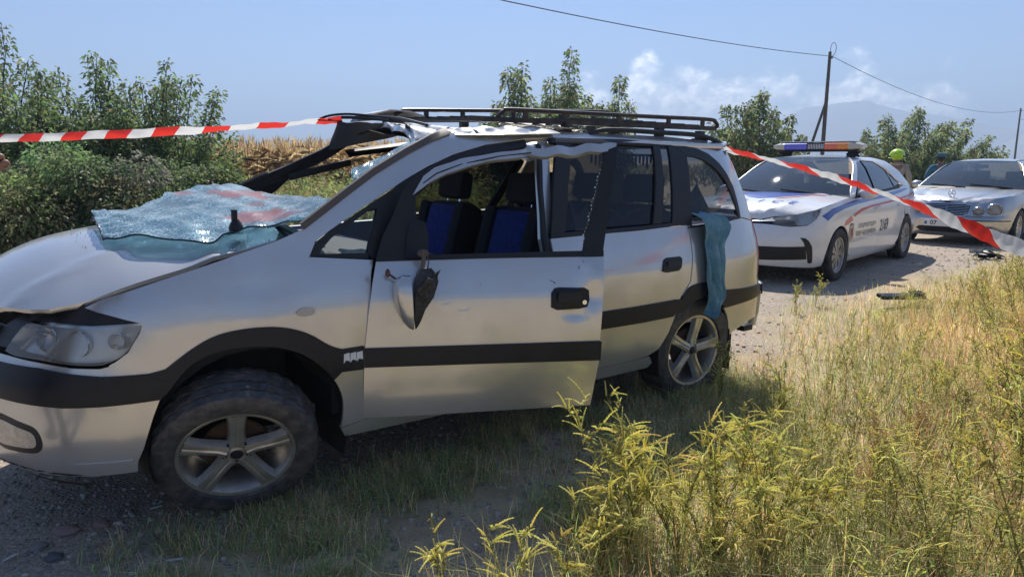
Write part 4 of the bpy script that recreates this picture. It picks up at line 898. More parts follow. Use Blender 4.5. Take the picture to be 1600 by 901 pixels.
# ------------------------------------------------------------------ parked cars
def text_mesh(name, s, fmap, m, parent, size=1.0, shear=0.0, bold=0.0, align='CENTER'):
    """flat lettering laid on a surface: fmap(tx,ty) gives the point in the parent's space"""
    cu = bpy.data.curves.new(name, 'FONT'); cu.body = s; cu.size = size; cu.shear = shear; cu.offset = bold; cu.align_x = align; cu.resolution_u = 3
    o = bpy.data.objects.new(name, cu); COL.objects.link(o)
    dg = bpy.context.evaluated_depsgraph_get(); me = bpy.data.meshes.new_from_object(o.evaluated_get(dg))
    bpy.data.objects.remove(o); bpy.data.curves.remove(cu)
    for v in me.vertices: v.co = Vector(fmap(v.co.x, v.co.y))
    me.materials.clear(); me.materials.append(m); me.name = name
    return link(bpy.data.objects.new(name, me), parent)
def sedan(root, B, S, body, trim):
    wb = S['wb']; D = S.get('dr', 0.0); zt = S['ztop']
    arch_f = varc((0, .31), .345, -12, 192, 16); arch_r = varc((wb, .31), .345, -12, 192, 16)
    def X(p): return [(a + (D if a > 1.3 else 0), b) for a, b in p]
    edge = S['edge']; E3 = [B.at(u, z) for u, z in edge]
    EX = [(p.x, abs(p.y)) for p in E3]; EZ = [(p.x, p.z) for p in E3]
    zc = smooth_tab(S['hood_z'])
    def T(x, y):
        ye = interp(EX, x); ze = interp(EZ, x); k = min(abs(y) / max(ye, .05), 1.0)
        z = interp(zc, x); return Vector((x, y, z - (z - ze) * k**S.get('crown', 2.6) + S.get('rib', 0) * math.exp(-((k - .62) / .10)**2)))
    hp = [(p.x, p.y) for p in E3] + [(S['cowl'], -.3), (S['cowl'] - .02, 0), (S['cowl'], .3)] + [(p.x, -p.y) for p in E3[::-1]]
    hood_o = patch('hood', hp, T, body, root, step=.06, thick=.02, gap=.003)
    for sg in (1, -1):
        f = lambda a, b, o=0.0, s=sg: B.at(a, b, o, s)
        fl = sg < 0
        patch('fender', [edge[k] for k in S['fender_k']] + [(.50, S['belt'][0] - .005), (.43, .70), (.43, .25)] + [(a, b) for a, b in arch_f if b > .25] + S['bump_seam'], f, body, root, step=.06, gap=.002, flip=fl)
        b0, b1, b2 = S['belt']
        fdo = patch('front_door', [(.43, .25), (1.40 + D, .25), (1.40 + D, b1), (.50, b0), (.43, .70)], f, body, root, step=.07, gap=.003, flip=fl)
        rdo = patch('rear_door', X([(1.40, .25), (2.25, .25)]) + [(a, b) for a, b in arch_r[::-1] if a < wb - .12 and b > .25] + X([(2.50, .80), (2.50, b2), (1.40, b1)]), f, body, root, step=.07, gap=.003, flip=fl)
        patch('quarter_panel', X([(2.50, .80)]) + [(a, b) for a, b in arch_r[::-1] if a > wb - .12 and b > .25] + [(wb + .36, .25), (wb + .70, .27), (wb + .72, .95), (wb + .50, 1.0)] + X([(2.72, b2 + .03), (2.50, b2)]), f, body, root, step=.07, gap=.002, flip=fl)
        patch('sill', [(.36, .25), (wb - .34, .25), (wb - .36, .185), (.36, .185)], lambda a, b: f(a, b, -.004), trim['sill'], root, step=.1, thick=.02, flip=fl)
        g = X(S['dlo_top'])
        patch('roof_side', S['ws_edge'] + [(1.5, zt - .008), (2.1 + D, zt - .015), (2.48 + D, zt - .07), (2.85 + D, 1.24), (3.15 + D, 1.06), (3.18 + D, 1.0)] + X([(2.72, b2 + .035)]) + g[::-1] + [(.56, b0 + .0)], f, body, root, step=.05, thick=.015, flip=fl)
        DLO = [(.56, b0)] + g + X([(2.70, b2 + .03), (2.50, b2), (1.40, b1)])
        patch('window_surround', DLO, lambda a, b: f(a, b, -.030), trim['frame'], root, step=.08, thick=0, flip=fl)
        patch('side_window', [(.70, b0 + .02), (.95, 1.16), (1.24, zt - .085), (1.42 + D, zt - .068), (1.36 + D, b1 + .018)], lambda a, b: f(a, b, -.012), trim['glass'], fdo, step=.09, thick=0, flip=fl)
        patch('side_window', X([(1.44, b1 + .02), (1.50, zt - .068), (1.88, zt - .085), (2.16, zt - .19), (2.25, b2 + .02)]), lambda a, b: f(a, b, -.012), trim['glass'], rdo, step=.09, thick=0, flip=fl)
        patch('quarter_pane', X([(2.31, b2 + .03), (2.22, zt - .22), (2.45, zt - .34), (2.58, b2 + .06)]), lambda a, b: f(a, b, -.012), trim['glass'], rdo, step=.09, thick=0, flip=fl)
        for (u0, dd) in ((1.20, fdo), (2.17 + D, rdo)):
            strip('door_handle', [(u0, .80), (u0 + .2, .812)], lambda a, b, o: f(a, b, o), .030, body, dd, h=.03)
        strip('window_trim', [(.54, b0 + .002), (1.40 + D, b1 + .004), (2.48 + D, b2 + .006)], lambda a, b, o: f(a, b, o), .018, trim['belt'], fdo, h=.006, step=.08)
        # door mirror
        mw = empty('door_mirror', (0, 0, 0), parent=root); p = f(.72, b0 + .05, .12)
        g_ = Geo(); g_.blob(p, (.075, .115, .07), 16, 10, lambda d: 1 - .25 * max(0, d.x)); g_.build('mirror_shell', trim['mirror'], mw)
        Geo().blob((p.x + .052, p.y, p.z), (.02, .095, .055), 14, 8).build('mirror_glass', chrome, mw)
        Geo().bar(f(.68, b0 + .01, -.02), (p.x, p.y + .05 * sg, p.z - .02), .05, .035).build('mirror_arm', trim['frame'], mw)
        wheel(root, (0, -.795 * sg, .312), (0, -sg, 0), .315, .205, .19, S['wheel'], tyre_clean, S['rim'], tread=False, spin=.2)
        wheel(root, (wb, -.795 * sg, .312), (0, -sg, 0), .315, .205, .19, S['wheel'], tyre_clean, S['rim'], tread=False, spin=.5)
        for c in (0, wb):
            g_ = Geo(); V = []; F = []
            for i in range(13):
                a = R(-15 + 210 * i / 12)
                for y in (-.85, -.5): V.append((c + math.cos(a) * .35, y * sg, .31 + math.sin(a) * .35))
            for i in range(12): F.append((i * 2, i * 2 + 1, i * 2 + 3, i * 2 + 2))
            g_.add(V, F).build('wheel_house', underbody, root)
    # glass-house
    def ws(a, b):
        # a across (-1..1), b up
        s = 1 if a <= 0 else -1
        lo = B.at(*S['ws_edge'][0]); hi = B.at(*S['ws_edge'][-1])
        k = abs(a)
        def row(p, cx0): return Vector((p.x * k * k + cx0 * (1 - k * k), p.y * k * s, p.z + .012 * (1 - k * k)))
        v = row(lo, lo.x - .16).lerp(row(hi, hi.x - .07), b); v.z += .022 * math.sin(PI * b); v.x -= .012 * math.sin(PI * b); return v
    g = Geo(); g.grid(lambda a, b: ws(a * 2 - 1, b), 16, 8); g.build('windshield', trim['front_glass'], root)
    g = Geo(); g.grid(lambda a, b: ws(a * 2 - 1, -.015 + .03 * b) + Vector((-.012, 0, .006)), 16, 1); g.build('windshield_base_trim', rubber_trim, root)
    h = B.at(*S['ws_edge'][-1]); rx1 = 2.48 + D; hr = B.at(rx1, zt - .07)
    def rf(a, b):
        y = (2 * b - 1); x0 = h.x - .07 * (1 - y * y) + .01; x1 = rx1 + .05 * (1 - y * y); x = x0 + (x1 - x0) * a
        ed = B.at(x, [zt - .005, zt - .03, zt - .07][0] if a < .75 else zt - .005 - .065 * (a - .75) * 4); yy = abs(ed.y) * y
        ze = h.z + (zt + .004 - h.z) * min(1, a * 3.5) if a < .29 else (zt + .004 if a < .75 else zt + .004 - .07 * (a - .75) * 4)
        return (x, yy, ze + .022 * (1 - y * y) * (1 if a > .05 else .6))
    g = Geo(); g.grid(rf, 18, 14); g.build('roof', body, root, sharp=60)
    lo = B.at(3.15 + D, 1.05)
    def rg(a, b):
        y = 2 * a - 1; p = Vector((hr.x + .06 * (1 - y * y), abs(hr.y) * y, hr.z + .02 * (1 - y * y))); q = Vector((lo.x + .05 * (1 - y * y), abs(lo.y) * .9 * y, lo.z)); return p.lerp(q, b)
    g = Geo(); g.grid(rg, 10, 5); g.build('rear_window', trim['glass'], root)
    def tr(a, b):
        x = lo.x + (wb + 1.0 - lo.x) * a; y = 2 * b - 1; e = B.at(min(x, wb + .6), .97); return (x, abs(e.y) * .93 * y * (1 - .12 * a * a), 1.06 - .03 * a - .06 * abs(y)**3)
    g = Geo(); g.grid(tr, 6, 10); g.build('trunk_lid', body, root)
    cR_ = B.U[-1]
    rm2 = lambda a, b: B.at(2 * cR_ - a, b, 0, -1) if a > cR_ else B.at(a, b, 0, 1)
    patch('rear_fascia', [(wb + .73, .27), (wb + .73, .96), (2 * cR_ - wb - .73, .96), (2 * cR_ - wb - .73, .27)], rm2, body, root, step=.12, thick=.02)
    # cabin
    Geo().box((wb / 2 + .1, 0, .27), (wb + .9, 1.5, .06)).build('floor_pan', underbody, root)
    Geo().box((0, 0, .55), (.9, 1.1, .35)).build('engine_block', underbody, root)
    Geo().box((.55, 0, .82), (.35, 1.4, .22)).build('dashboard', dark_in, root, bevel=.04)
    for (x, y) in ((1.25, -.36), (1.25, .36), (2.15, -.36), (2.15, .36)):
        s_ = empty('seat', (x + D, y, .30), parent=root)
        Geo().box((0, 0, .15), (.5, .5, .16)).build('seat_cushion', dark_in, s_, bevel=.04)
        Geo().box((.30, 0, .48), (.13, .5, .58), Euler((0, R(15), 0)).to_matrix()).build('backrest', dark_in, s_, bevel=.04)
        Geo().box((.40, 0, .84), (.09, .26, .16)).build('headrest', dark_in, s_, bevel=.03)
    Geo().tube([(.92 + .08 * math.sin(a), -.36 + .18 * math.cos(a), .93 + .15 * math.sin(a)) for a in [2 * PI * i / 18 for i in range(19)]], .014, 6, cap=False).build('steering_wheel', dark_in, root)
    Geo().box((1.02, 0, zt - .11), (.03, .22, .06)).build('rear_view_mirror', rubber_trim, root, bevel=.01)
    for y0, y1 in ((-.62, -.02), (.02, .60)):
        p0, p1 = ws(y0 / .8, -.03), ws(y1 / .8, .07)
        Geo().tube([p0 + Vector((-.02, 0, .02)), p0.lerp(p1, .5) + Vector((-.01, 0, .022)), p1 + Vector((-.01, 0, .018))], .010, 6).build('wiper_arm', rubber_trim, root)
    return T, hood_o
# --- police sedan
POL = empty('police_car', (3.184, 9.017, -.017), (0, 0, R(47)))
tag(POL, 'white police sedan with blue stripes, roof light bar and number 2169', 'police car')
PB = Body([(-.95, 0), (-.925, -.3), (-.85, -.54), (-.70, -.72), (-.48, -.83), (-.15, -.88), (.5, -.888), (1.5, -.888), (2.5, -.885), (3.0, -.865), (3.4, -.80), (3.6, -.66), (3.67, -.4), (3.68, 0)],
 side=[(.15, .10), (.22, .04), (.32, .015), (.45, .0), (.6, 0), (.7, .004), (.8, .012), (.88, .022), (.94, .045), (1.0, .075), (1.1, .12), (1.2, .172), (1.3, .228), (1.38, .29), (1.43, .36), (1.46, .46)],
 front=[(.15, .16), (.22, .06), (.32, .01), (.45, .0), (.55, .01), (.62, .04), (.68, .08), (.74, .14), (.8, .25), (.9, .5)],
 rear=[(.2, .1), (.3, .03), (.45, 0), (.6, .0), (.68, .05), (.8, .06), (.95, .06), (1.05, .12), (1.2, .5)], xref=1.5)
pS = dict(wb=2.70, ztop=1.46, belt=(.955, .985, 1.02), edge=[(-1.50, .715), (-1.25, .735), (-1.08, .775), (-.76, .808), (-.52, .858), (-.43, .88), (0, .935), (.40, .968)], fender_k=[5, 6, 7],
  hood_z=[(-.93, .73), (-.85, .80), (-.70, .875), (-.5, .925), (-.2, .97), (.1, 1.0), (.4, 1.02)], cowl=.24, rib=.012, bump_seam=[(-.36, .56), (-.52, .66), (-.60, .70), (-.50, .80)],
  dlo_top=[(.95, 1.20), (1.20, 1.375), (1.50, 1.41), (1.92, 1.395), (2.25, 1.29), (2.48, 1.15)], ws_edge=[(.40, .975), (.70, 1.16), (.98, 1.325), (1.14, 1.41), (1.22, 1.44)], wheel='cap', rim=hubcap)
pT, pH = sedan(POL, PB, pS, white_paint, dict(sill=white_paint, frame=rubber_trim, glass=car_g, front_glass=ws_g, belt=rubber_trim, mirror=white_paint))
cP = PB.U[0]
def pfront(off): return lambda a, b: PB.at(2 * cP - a, b, off, -1) if a < cP else PB.at(a, b, off, 1)
def psym(p): return p + [(2 * cP - a, b) for a, b in p[::-1]]
pb = patch('front_bumper', psym([(-1.20, .70), (-1.09, .695), (-.866, .675), (-.662, .690), (-.57, .74), (-.50, .80), (-.60, .70), (-.52, .66), (-.36, .56), (-.352, .31), (-.36, .215), (-.51, .207), (-.87, .225), (-1.17, .235)]), pfront(0), white_paint, POL, step=.05)
patch('lower_grille', psym([(-1.171, .455), (-.90, .458), (-.70, .461), (-.66, .314), (-.922, .309), (-1.18, .30)]), pfront(.006), plastic, pb, step=.05, thick=.004)
for i in range(4): strip('grille_slat', [(-.72, .335 + .03 * i), (-1.1, .33 + .03 * i), (-1.5, .33 + .03 * i)], lambda a, b, o: PB.at(a, b, o + .008), .010, rubber_trim, pb, h=.006)
patch('upper_grille', psym([(-1.08, .712), (-1.08, .77), (-1.2, .755)]), pfront(.004), plastic, POL, step=.05, thick=.004)
strip('grille_bar', [(-1.05, .738), (-1.25, .728), (-1.515, .722)], lambda a, b, o: PB.at(a, b, o + .004), .014, chrome, POL, h=.008)
g = Geo(); p = PB.at(-1.521, .74, .014)
for (ry, rz, r) in ((.062, .042, .005), (.030, .040, .004)): g.tube([(p.x, math.cos(a) * ry, p.z + math.sin(a) * rz) for a in [2 * PI * i / 24 for i in range(25)]], r, 6, cap=False)
g.tube([(p.x, math.cos(a) * .045, p.z + .018 + math.sin(a) * .014) for a in [2 * PI * i / 20 for i in range(21)]], .004, 6, cap=False); g.build('nose_badge', chrome, POL)
for sg in (1, -1):
    f = lambda a, b, o=0.0, s=sg: PB.at(a, b, o, s); fl = sg < 0
    HLp = [(-1.09, .712), (-1.07, .766), (-.90, .788), (-.757, .803), (-.60, .836), (-.50, .858), (-.435, .872), (-.47, .82), (-.53, .765), (-.62, .715), (-.70, .692), (-.866, .684), (-1.0, .694)]
    hl = patch('headlight', HLp, lambda a, b: f(a, b, -.03 + .02 * math.cos(a * 22)), reflector, POL, step=.03, thick=0, flip=fl)
    patch('lens', HLp, lambda a, b: f(a, b, .003), lens, hl, step=.05, thick=.02, flip=fl)
    patch('lamp_mask', [(-1.08, .70), (-.866, .690), (-.78, .69), (-.80, .735), (-.9, .75), (-1.07, .745)], lambda a, b: f(a, b, -.008), rubber_trim, hl, step=.05, thick=0, flip=fl)
    strip('running_light', [(-.78, .70), (-.66, .705), (-.56, .76), (-.49, .83)], lambda a, b, o: f(a, b, o - .004), .014, chrome, hl, h=.004)
    patch('fog_lamp_bezel', [(-.763, .560), (-.70, .552), (-.66, .525), (-.612, .459), (-.57, .273), (-.60, .262), (-.632, .27), (-.66, .36), (-.70, .46), (-.72, .51)], lambda a, b: f(a, b, .007), plastic, pb, step=.04, thick=.006, flip=fl)
    # livery
    patch('blue_stripe', [(-.45, .80), (-.345, .735), (-.19, .80), (.119, .852), (.43, .879)], lambda a, b: f(a, b, .0025), blue_vinyl, POL, step=.06, thick=0, flip=fl) if False else None
    patch('blue_stripe', [(-.45, .79), (-.345, .733), (-.19, .798), (.119, .848), (.572, .884), (1.09, .905), (1.8, .925), (2.5, .965), (2.95, 1.005), (2.72, 1.015), (2.3, .992), (1.40, .952), (.936, .940), (.50, .930), (.134, .905), (-.235, .865)], lambda a, b: f(a, b, .0025), blue_vinyl, POL, step=.06, thick=0, flip=fl)
    patch('red_stripe', [(.10, .645), (.16, .705), (.34, .752), (.40, .70), (.22, .655)], lambda a, b: f(a, b, .0025), red_vinyl, POL, step=.05, thick=0, flip=fl)
    patch('red_stripe', [(.40, .762), (.70, .822), (1.09, .850), (1.8, .872), (2.5, .905), (3.2, .95), (3.2, .925), (2.5, .878), (1.8, .845), (1.05, .822), (.72, .790), (.44, .733)], lambda a, b: f(a, b, .0025), red_vinyl, POL, step=.06, thick=0, flip=fl)
    em = patch('door_emblem', [(.36 + .085 * math.cos(R(t)) * (.92 if 200 < t < 340 else 1), .555 + .115 * math.sin(R(t))) for t in range(0, 360, 20)], lambda a, b: f(a, b, .003), gold_print, POL, step=.05, thick=0, flip=fl)
    patch('emblem_shield', [(.32, .60), (.40, .60), (.40, .53), (.36, .49), (.32, .53)], lambda a, b: f(a, b, .005), mat('emblem_red', (.35, .10, .09), .5) if 'emblem_red' not in MATS else MATS['emblem_red'], em, step=.05, thick=0, flip=fl)
    strip('emblem_eagle', [(.30, .645), (.36, .655), (.42, .645)], lambda a, b, o: f(a, b, o + .003), .018, navy_print, em, h=.001)
    if sg > 0:
        text_mesh('door_lettering', 'ՃԱՆԱՊԱՐՀԱՅԻՆ', lambda x, y: f(.92 + x, .585 + y, .0035), navy_print, POL, .080, .25, .0012)
        text_mesh('door_lettering', 'ՈՍՏԻԿԱՆՈՒԹՅՈՒՆ', lambda x, y: f(.90 + x, .495 + y, .0035), navy_print, POL, .080, .0, .0012)
        text_mesh('door_number', '2169', lambda x, y: f(1.60 + x * .82, .50 + y, .0035), navy_print, POL, .21, .2, .003)
    else:
        text_mesh('door_lettering', 'ՃԱՆԱՊԱՐՀԱՅԻՆ', lambda x, y: f(1.05 - x, .585 + y, .0035), navy_print, POL, .080, .25, .0012)
        text_mesh('door_lettering', 'ՈՍՏԻԿԱՆՈՒԹՅՈՒՆ', lambda x, y: f(1.05 - x, .495 + y, .0035), navy_print, POL, .080, .0, .0012)
        text_mesh('door_number', '2169', lambda x, y: f(.55 - x * .82, .50 + y, .0035), navy_print, POL, .21, .2, .003)
def hmap(x, y, o=.005):
    p = pT(x, y); p.z += o; return p
for i, ch in enumerate('POLICE'):
    cy = .47 - i * .188
    text_mesh('hood_letter', ch, lambda x, y: hmap(-.50 + y, cy - x, .007), blue_vinyl, pH, .155, .25, .003)
for sg in (1, -1):
    patch('blue_stripe', [(-.30, .0), (-.22, -.16 * sg), (.21, -.52 * sg), (.20, .0)], lambda a, b: hmap(a, b, .004), blue_vinyl, pH, step=.06, thick=0)
    patch('red_stripe', [(-.285, -.20 * sg), (-.27, -.25 * sg), (.20, -.635 * sg), (.205, -.585 * sg)], lambda a, b: hmap(a, b, .004), red_vinyl, pH, step=.06, thick=0)
# roof light bar
lbx, lbz = 1.52, 1.59
lb = empty('light_bar', (lbx, 0, lbz), parent=POL)
def lbseg(y0, y1, r0=1.0, r1=1.0, n=6):
    g = Geo(); V = []; F = []
    for i in range(n + 1):
        t = i / n; y = y0 + (y1 - y0) * t; k = r0 + (r1 - r0) * t**2
        for j in range(16):
            a = 2 * PI * j / 16; V.append((math.copysign(abs(math.cos(a))**.6, math.cos(a)) * .14 * (.6 + .4 * k), y, math.copysign(abs(math.sin(a))**.6, math.sin(a)) * .060 * k))
    for i in range(n):
        for j in range(16): F.append((i * 16 + j, i * 16 + (j + 1) % 16, (i + 1) * 16 + (j + 1) % 16, (i + 1) * 16 + j))
    F.append(tuple(range(16))[::-1]); F.append(tuple(n * 16 + j for j in range(16))); g.add(V, F); return g
clearcap = mat('cream_lens', (.62, .58, .48), .25, coat=.8, trans=.1)
lbseg(.43, .60, 1, .35).build('end_lens', clearcap, lb); lbseg(-.43, -.60, 1, .35).build('end_lens', clearcap, lb)
lbseg(.12, .43).build('blue_lens', mat('blue_beacon_lens', (.16, .17, .80), .18, coat=.9, trans=.25), lb)
lbseg(-.12, -.29).build('red_lens', mat('red_beacon_lens', (.95, .20, .10), .18, coat=.9, trans=.15), lb)
lbseg(-.29, -.43).build('orange_lens', mat('orange_beacon_lens', (1.0, .32, .06), .18, coat=.9, trans=.15), lb)
Geo().box((0, 0, -.005), (.24, .24, .11)).build('siren_box', plastic, lb, bevel=.01)
for i in range(10): Geo().box((-.124, -.10 + i * .022, 0), (.008, .012, .065)).build('siren_slat', chrome, lb)
Geo().box((0, 0, -.062), (.25, 1.10, .02)).build('bar_tray', plastic, lb, bevel=.006)
Geo().box((0, 0, .062), (.22, 1.0, .01)).build('bar_top', mat('bar_top_white', (.6, .6, .58), .4), lb, bevel=.004)
for sg in (-1, 1):
    Geo().bar((.0, sg * .42, -.05), (.0, sg * .50, -.13), .16, .02, (1, 0, 0)).bar((.05, sg * .36, -.055), (.05, sg * .52, -.135), .03, .02, (1, 0, 0)).build('bar_foot', plastic, lb)
# --- silver sedan behind
MER = empty('silver_sedan', (7.781, 12.588, -.04), (0, 0, R(44)))
tag(MER, 'silver sedan with four round headlamps and ribbed grille parked behind the tape', 'car')
MBd = Body([(-.86, 0), (-.845, -.3), (-.79, -.52), (-.66, -.71), (-.45, -.82), (-.15, -.88), (.5, -.9), (1.5, -.9), (2.5, -.895), (3.1, -.87), (3.6, -.79), (3.85, -.62), (3.93, -.4), (3.95, 0)],
 side=[(.15, .10), (.22, .05), (.32, .02), (.45, .005), (.6, 0), (.7, .006), (.8, .02), (.88, .035), (.94, .055), (1.0, .085), (1.1, .14), (1.2, .2), (1.3, .265), (1.36, .32), (1.41, .42), (1.44, .52)],
 front=[(.15, .2), (.22, .1), (.30, .04), (.40, .0), (.5, .0), (.53, .04), (.6, .06), (.68, .11), (.75, .17), (.8, .25), (.9, .5)],
 rear=[(.2, .1), (.3, .03), (.45, 0), (.6, .0), (.68, .05), (.8, .06), (.95, .10), (1.05, .2), (1.2, .5)], xref=1.5)
mS = dict(wb=2.83, dr=.12, ztop=1.425, belt=(.935, .955, .975), edge=[(-1.44, .70), (-1.25, .705), (-1.12, .715), (-.98, .755), (-.80, .80), (-.60, .83), (-.3, .86), (0, .89), (.42, .935)], fender_k=[4, 5, 6, 7, 8],
  hood_z=[(-.80, .725), (-.70, .79), (-.55, .84), (-.3, .89), (0, .93), (.3, .96), (.45, .965)], cowl=.30, rib=-.012, crown=2.2, bump_seam=[(-.36, .50), (-.62, .50), (-.60, .56), (-.585, .66), (-.63, .76), (-.72, .79)],
  dlo_top=[(.95, 1.16), (1.22, 1.335), (1.50, 1.37), (1.92, 1.355), (2.25, 1.26), (2.52, 1.12)], ws_edge=[(.42, .945), (.70, 1.12), (.98, 1.285), (1.16, 1.375), (1.24, 1.405)], wheel='seven', rim=alloy)
mT, mH = sedan(MER, MBd, mS, merc_paint, dict(sill=merc_paint, frame=rubber_trim, glass=car_g, front_glass=ws_g, belt=chrome, mirror=merc_paint))
cM = MBd.U[0]
def mfront(off): return lambda a, b: MBd.at(2 * cM - a, b, off, -1) if a < cM else MBd.at(a, b, off, 1)
def msym(p): return p + [(2 * cM - a, b) for a, b in p[::-1]]
mb = patch('front_bumper', msym([(-1.2, .525), (-.9, .525), (-.62, .525), (-.62, .50), (-.36, .50), (-.352, .31), (-.36, .215), (-.55, .19), (-.9, .185), (-1.2, .18)]), mfront(.004), merc_paint, MER, step=.05)
nose = patch('nose_panel', msym([(-1.12, .715), (-.98, .755), (-.80, .795), (-.72, .79), (-.63, .76), (-.585, .66), (-.60, .56), (-.62, .525), (-1.2, .525), (-1.2, .70)]), mfront(-.004), merc_paint, MER, step=.05)
strip('bumper_strip', [(-.42, .455), (-.70, .46), (-1.0, .462), (-1.45, .463)], lambda a, b, o: MBd.at(a, b, o + .004), .02, rubber_trim, mb, h=.006)
strip('bumper_ledge', [(-.55, .522), (-.80, .524), (-1.1, .525), (-1.45, .526)], lambda a, b, o: MBd.at(a, b, o + .004), .014, merc_paint, mb, h=.012)
patch('lower_intake', msym([(-1.15, .345), (-1.05, .335), (-1.0, .30), (-1.08, .255), (-1.2, .25)]), mfront(.010), plastic, mb, step=.05, thick=.004)
GR = [(-1.105, .700), (-1.13, .56), (-1.19, .535), (-1.2, .535), (-1.2, .715)]
gq = patch('grille', msym(GR), mfront(.004), rubber_trim, MER, step=.06, thick=.004)
for i in range(6): strip('grille_slat', [(-1.125 - .004 * i, .685 - .025 * i), (-1.25, .69 - .026 * i), (cM, .692 - .026 * i), ], lambda a, b, o: MBd.at(a, b, o + .008), .008, chrome, gq, h=.012)
for i in range(6): strip('grille_slat', [(-1.125 - .004 * i, .685 - .025 * i), (-1.25, .69 - .026 * i), (cM, .692 - .026 * i), ], lambda a, b, o: MBd.at(a, b, o + .008, -1), .008, chrome, gq, h=.012)
strip('grille_rib', [(cM + .002, .54), (cM + .002, .70)], lambda a, b, o: MBd.at(a, b, o + .016), .010, chrome, gq, h=.008)
for sg in (1, -1):
    strip('grille_frame', [(-1.2, .722), (-1.10, .708), (-1.13, .558), (-1.20, .53), (cM, .528)], lambda a, b, o: MBd.at(a, b, o + .006, sg), .020, chrome, gq, h=.012)
    strip('grille_frame', [(-1.2, .722), (cM, .725)], lambda a, b, o: MBd.at(a, b, o + .006, sg), .020, chrome, gq, h=.012)
    for (u, z, r, rot) in ((-.745, .635, .108, 34), (-.985, .612, .078, 18)):
        hl = empty('headlight', tuple(MBd.at(u, z, 0, sg)), (0, R(-14), R(rot * sg)), parent=MER)
        Geo().lathe([(.03, r * 1.04), (-.020, r * 1.06), (-.028, r * 1.02), (-.018, r * .96)], 28, 'X').build('lamp_ring', chrome, hl)
        Geo().lathe([(.04, .003), (.03, r * .5), (.0, r * .92), (-.012, r * .97)], 24, 'X').build('reflector', reflector, hl)
        Geo().lathe([(-.045, .002), (-.042, r * .4), (-.034, r * .75), (-.020, r * .97)], 24, 'X').build('lens', lens, hl)
    patch('fog_grille', [(-.93, .345), (-.78, .36), (-.74, .30), (-.90, .29)], lambda a, b: MBd.at(a, b, .008, sg), plastic, mb, step=.05, thick=.004, flip=sg < 0)
g = Geo(); sp = mT(-.60, 0)
ring = [(sp.x, math.cos(a) * .05, sp.z + .055 + math.sin(a) * .05) for a in [2 * PI * i / 24 for i in range(25)]]
g.tube(ring, .005, 6, cap=False)
for a in (90, 210, 330): g.tube([(sp.x, 0, sp.z + .055), (sp.x, math.cos(R(a)) * .05, sp.z + .055 + math.sin(R(a)) * .05)], [.007, .003], 6)
g.tube([(sp.x + .004, 0, sp.z - .01), (sp.x, 0, sp.z + .006)], .010, 8); g.build('hood_ornament', steel, MER)
p0 = MBd.at(cM, .41, .02)
pl = Geo().box((p0.x, .04, .405), (.012, .52, .112)).build('licence_plate', mat('plate_white', (.68, .70, .70), .4), MER, bevel=.003)
text_mesh('plate_text', '07', lambda x, y: (p0.x - .0075, .155 - x, .372 + y), navy_print, pl, .10, 0, .002)
Geo().box((p0.x - .0075, .27, .40), (.001, .035, .05)).build('plate_flag', mat('plate_blue', (.05, .08, .3), .5), pl)
# ------------------------------------------------------------------ ground, far country
def vnoise(x, y, seed=0):
    """cheap smooth value noise, vectorised"""
    xi = np.floor(x).astype(np.int64); yi = np.floor(y).astype(np.int64); xf = x - xi; yf = y - yi
    def h(a, b):
        n = (a * 374761393 + b * 668265263 + seed * 974711) & 0x7fffffff
        n = ((n ^ (n >> 13)) * 1274126177) & 0x7fffffff
        return ((n ^ (n >> 16)) & 0xffff) / 65535.0
    u = xf * xf * (3 - 2 * xf); v = yf * yf * (3 - 2 * yf)
    return (h(xi, yi) * (1 - u) + h(xi + 1, yi) * u) * (1 - v) + (h(xi, yi + 1) * (1 - u) + h(xi + 1, yi + 1) * u) * v
def fbm(x, y, s=1.0, o=4, seed=0):
    t = 0; a = .5; x = np.asarray(x, float) * s; y = np.asarray(y, float) * s
    for k in range(o): t = t + a * vnoise(x, y, seed + k); x = x * 2.03 + 11.7; y = y * 2.03 + 5.1; a *= .5
    return t
# near edge of the gravel road, as a polyline; distance is positive on the road side
EDGE = np.array([(-14., -9.), (-3.2, .3), (-1.6, 2.0), (-.3, 3.1), (.9, 4.3), (1.75, 5.3), (2.25, 6.3), (3.29, 7.3), (5.34, 8.8), (7.44, 10.6), (12., 14.6), (40., 39.), (160., 140.)])
def road_d(x, y):
    x = np.asarray(x, float); y = np.asarray(y, float); best = np.full(x.shape, 1e9); sg = np.ones(x.shape)
    for a, b in zip(EDGE, EDGE[1:]):
        d = b - a; L = d @ d; t = np.clip(((x - a[0]) * d[0] + (y - a[1]) * d[1]) / L, 0, 1)
        px, py = x - a[0] - t * d[0], y - a[1] - t * d[1]; q = np.hypot(px, py); s = d[0] * py - d[1] * px
        m = q < best; best = np.where(m, q, best); sg = np.where(m, np.sign(s), sg)
    return best * sg
ROAD_W = 6.2
def on_road(x, y):
    d = road_d(x, y) + (fbm(x, y, 1.3, 3, 5) - .47) * 1.3
    return np.clip(d / .35 + .5, 0, 1) * np.clip((ROAD_W - d) / .6, 0, 1)
def gh(x, y):
    x = np.asarray(x, float); y = np.asarray(y, float)
    r = on_road(x, y); d = road_d(x, y)
    z = (fbm(x, y, 3.0, 4, 1) - .47) * .030 + (fbm(x, y, 14, 2, 9) - .37) * .010
    z = z * (.45 + .55 * (1 - r)) - .004
    z = z + np.clip(-d - .3, 0, 3) * .012 * (1 - np.clip(np.hypot(x, y) / 60, 0, 1))
    z = z - .17 * np.exp(-((x - 7.75)**2 + (y - 14.7)**2) / 1.2) - .22 * np.exp(-((x - 10.1)**2 + (y - 17.3)**2) / 2.5)
    return z
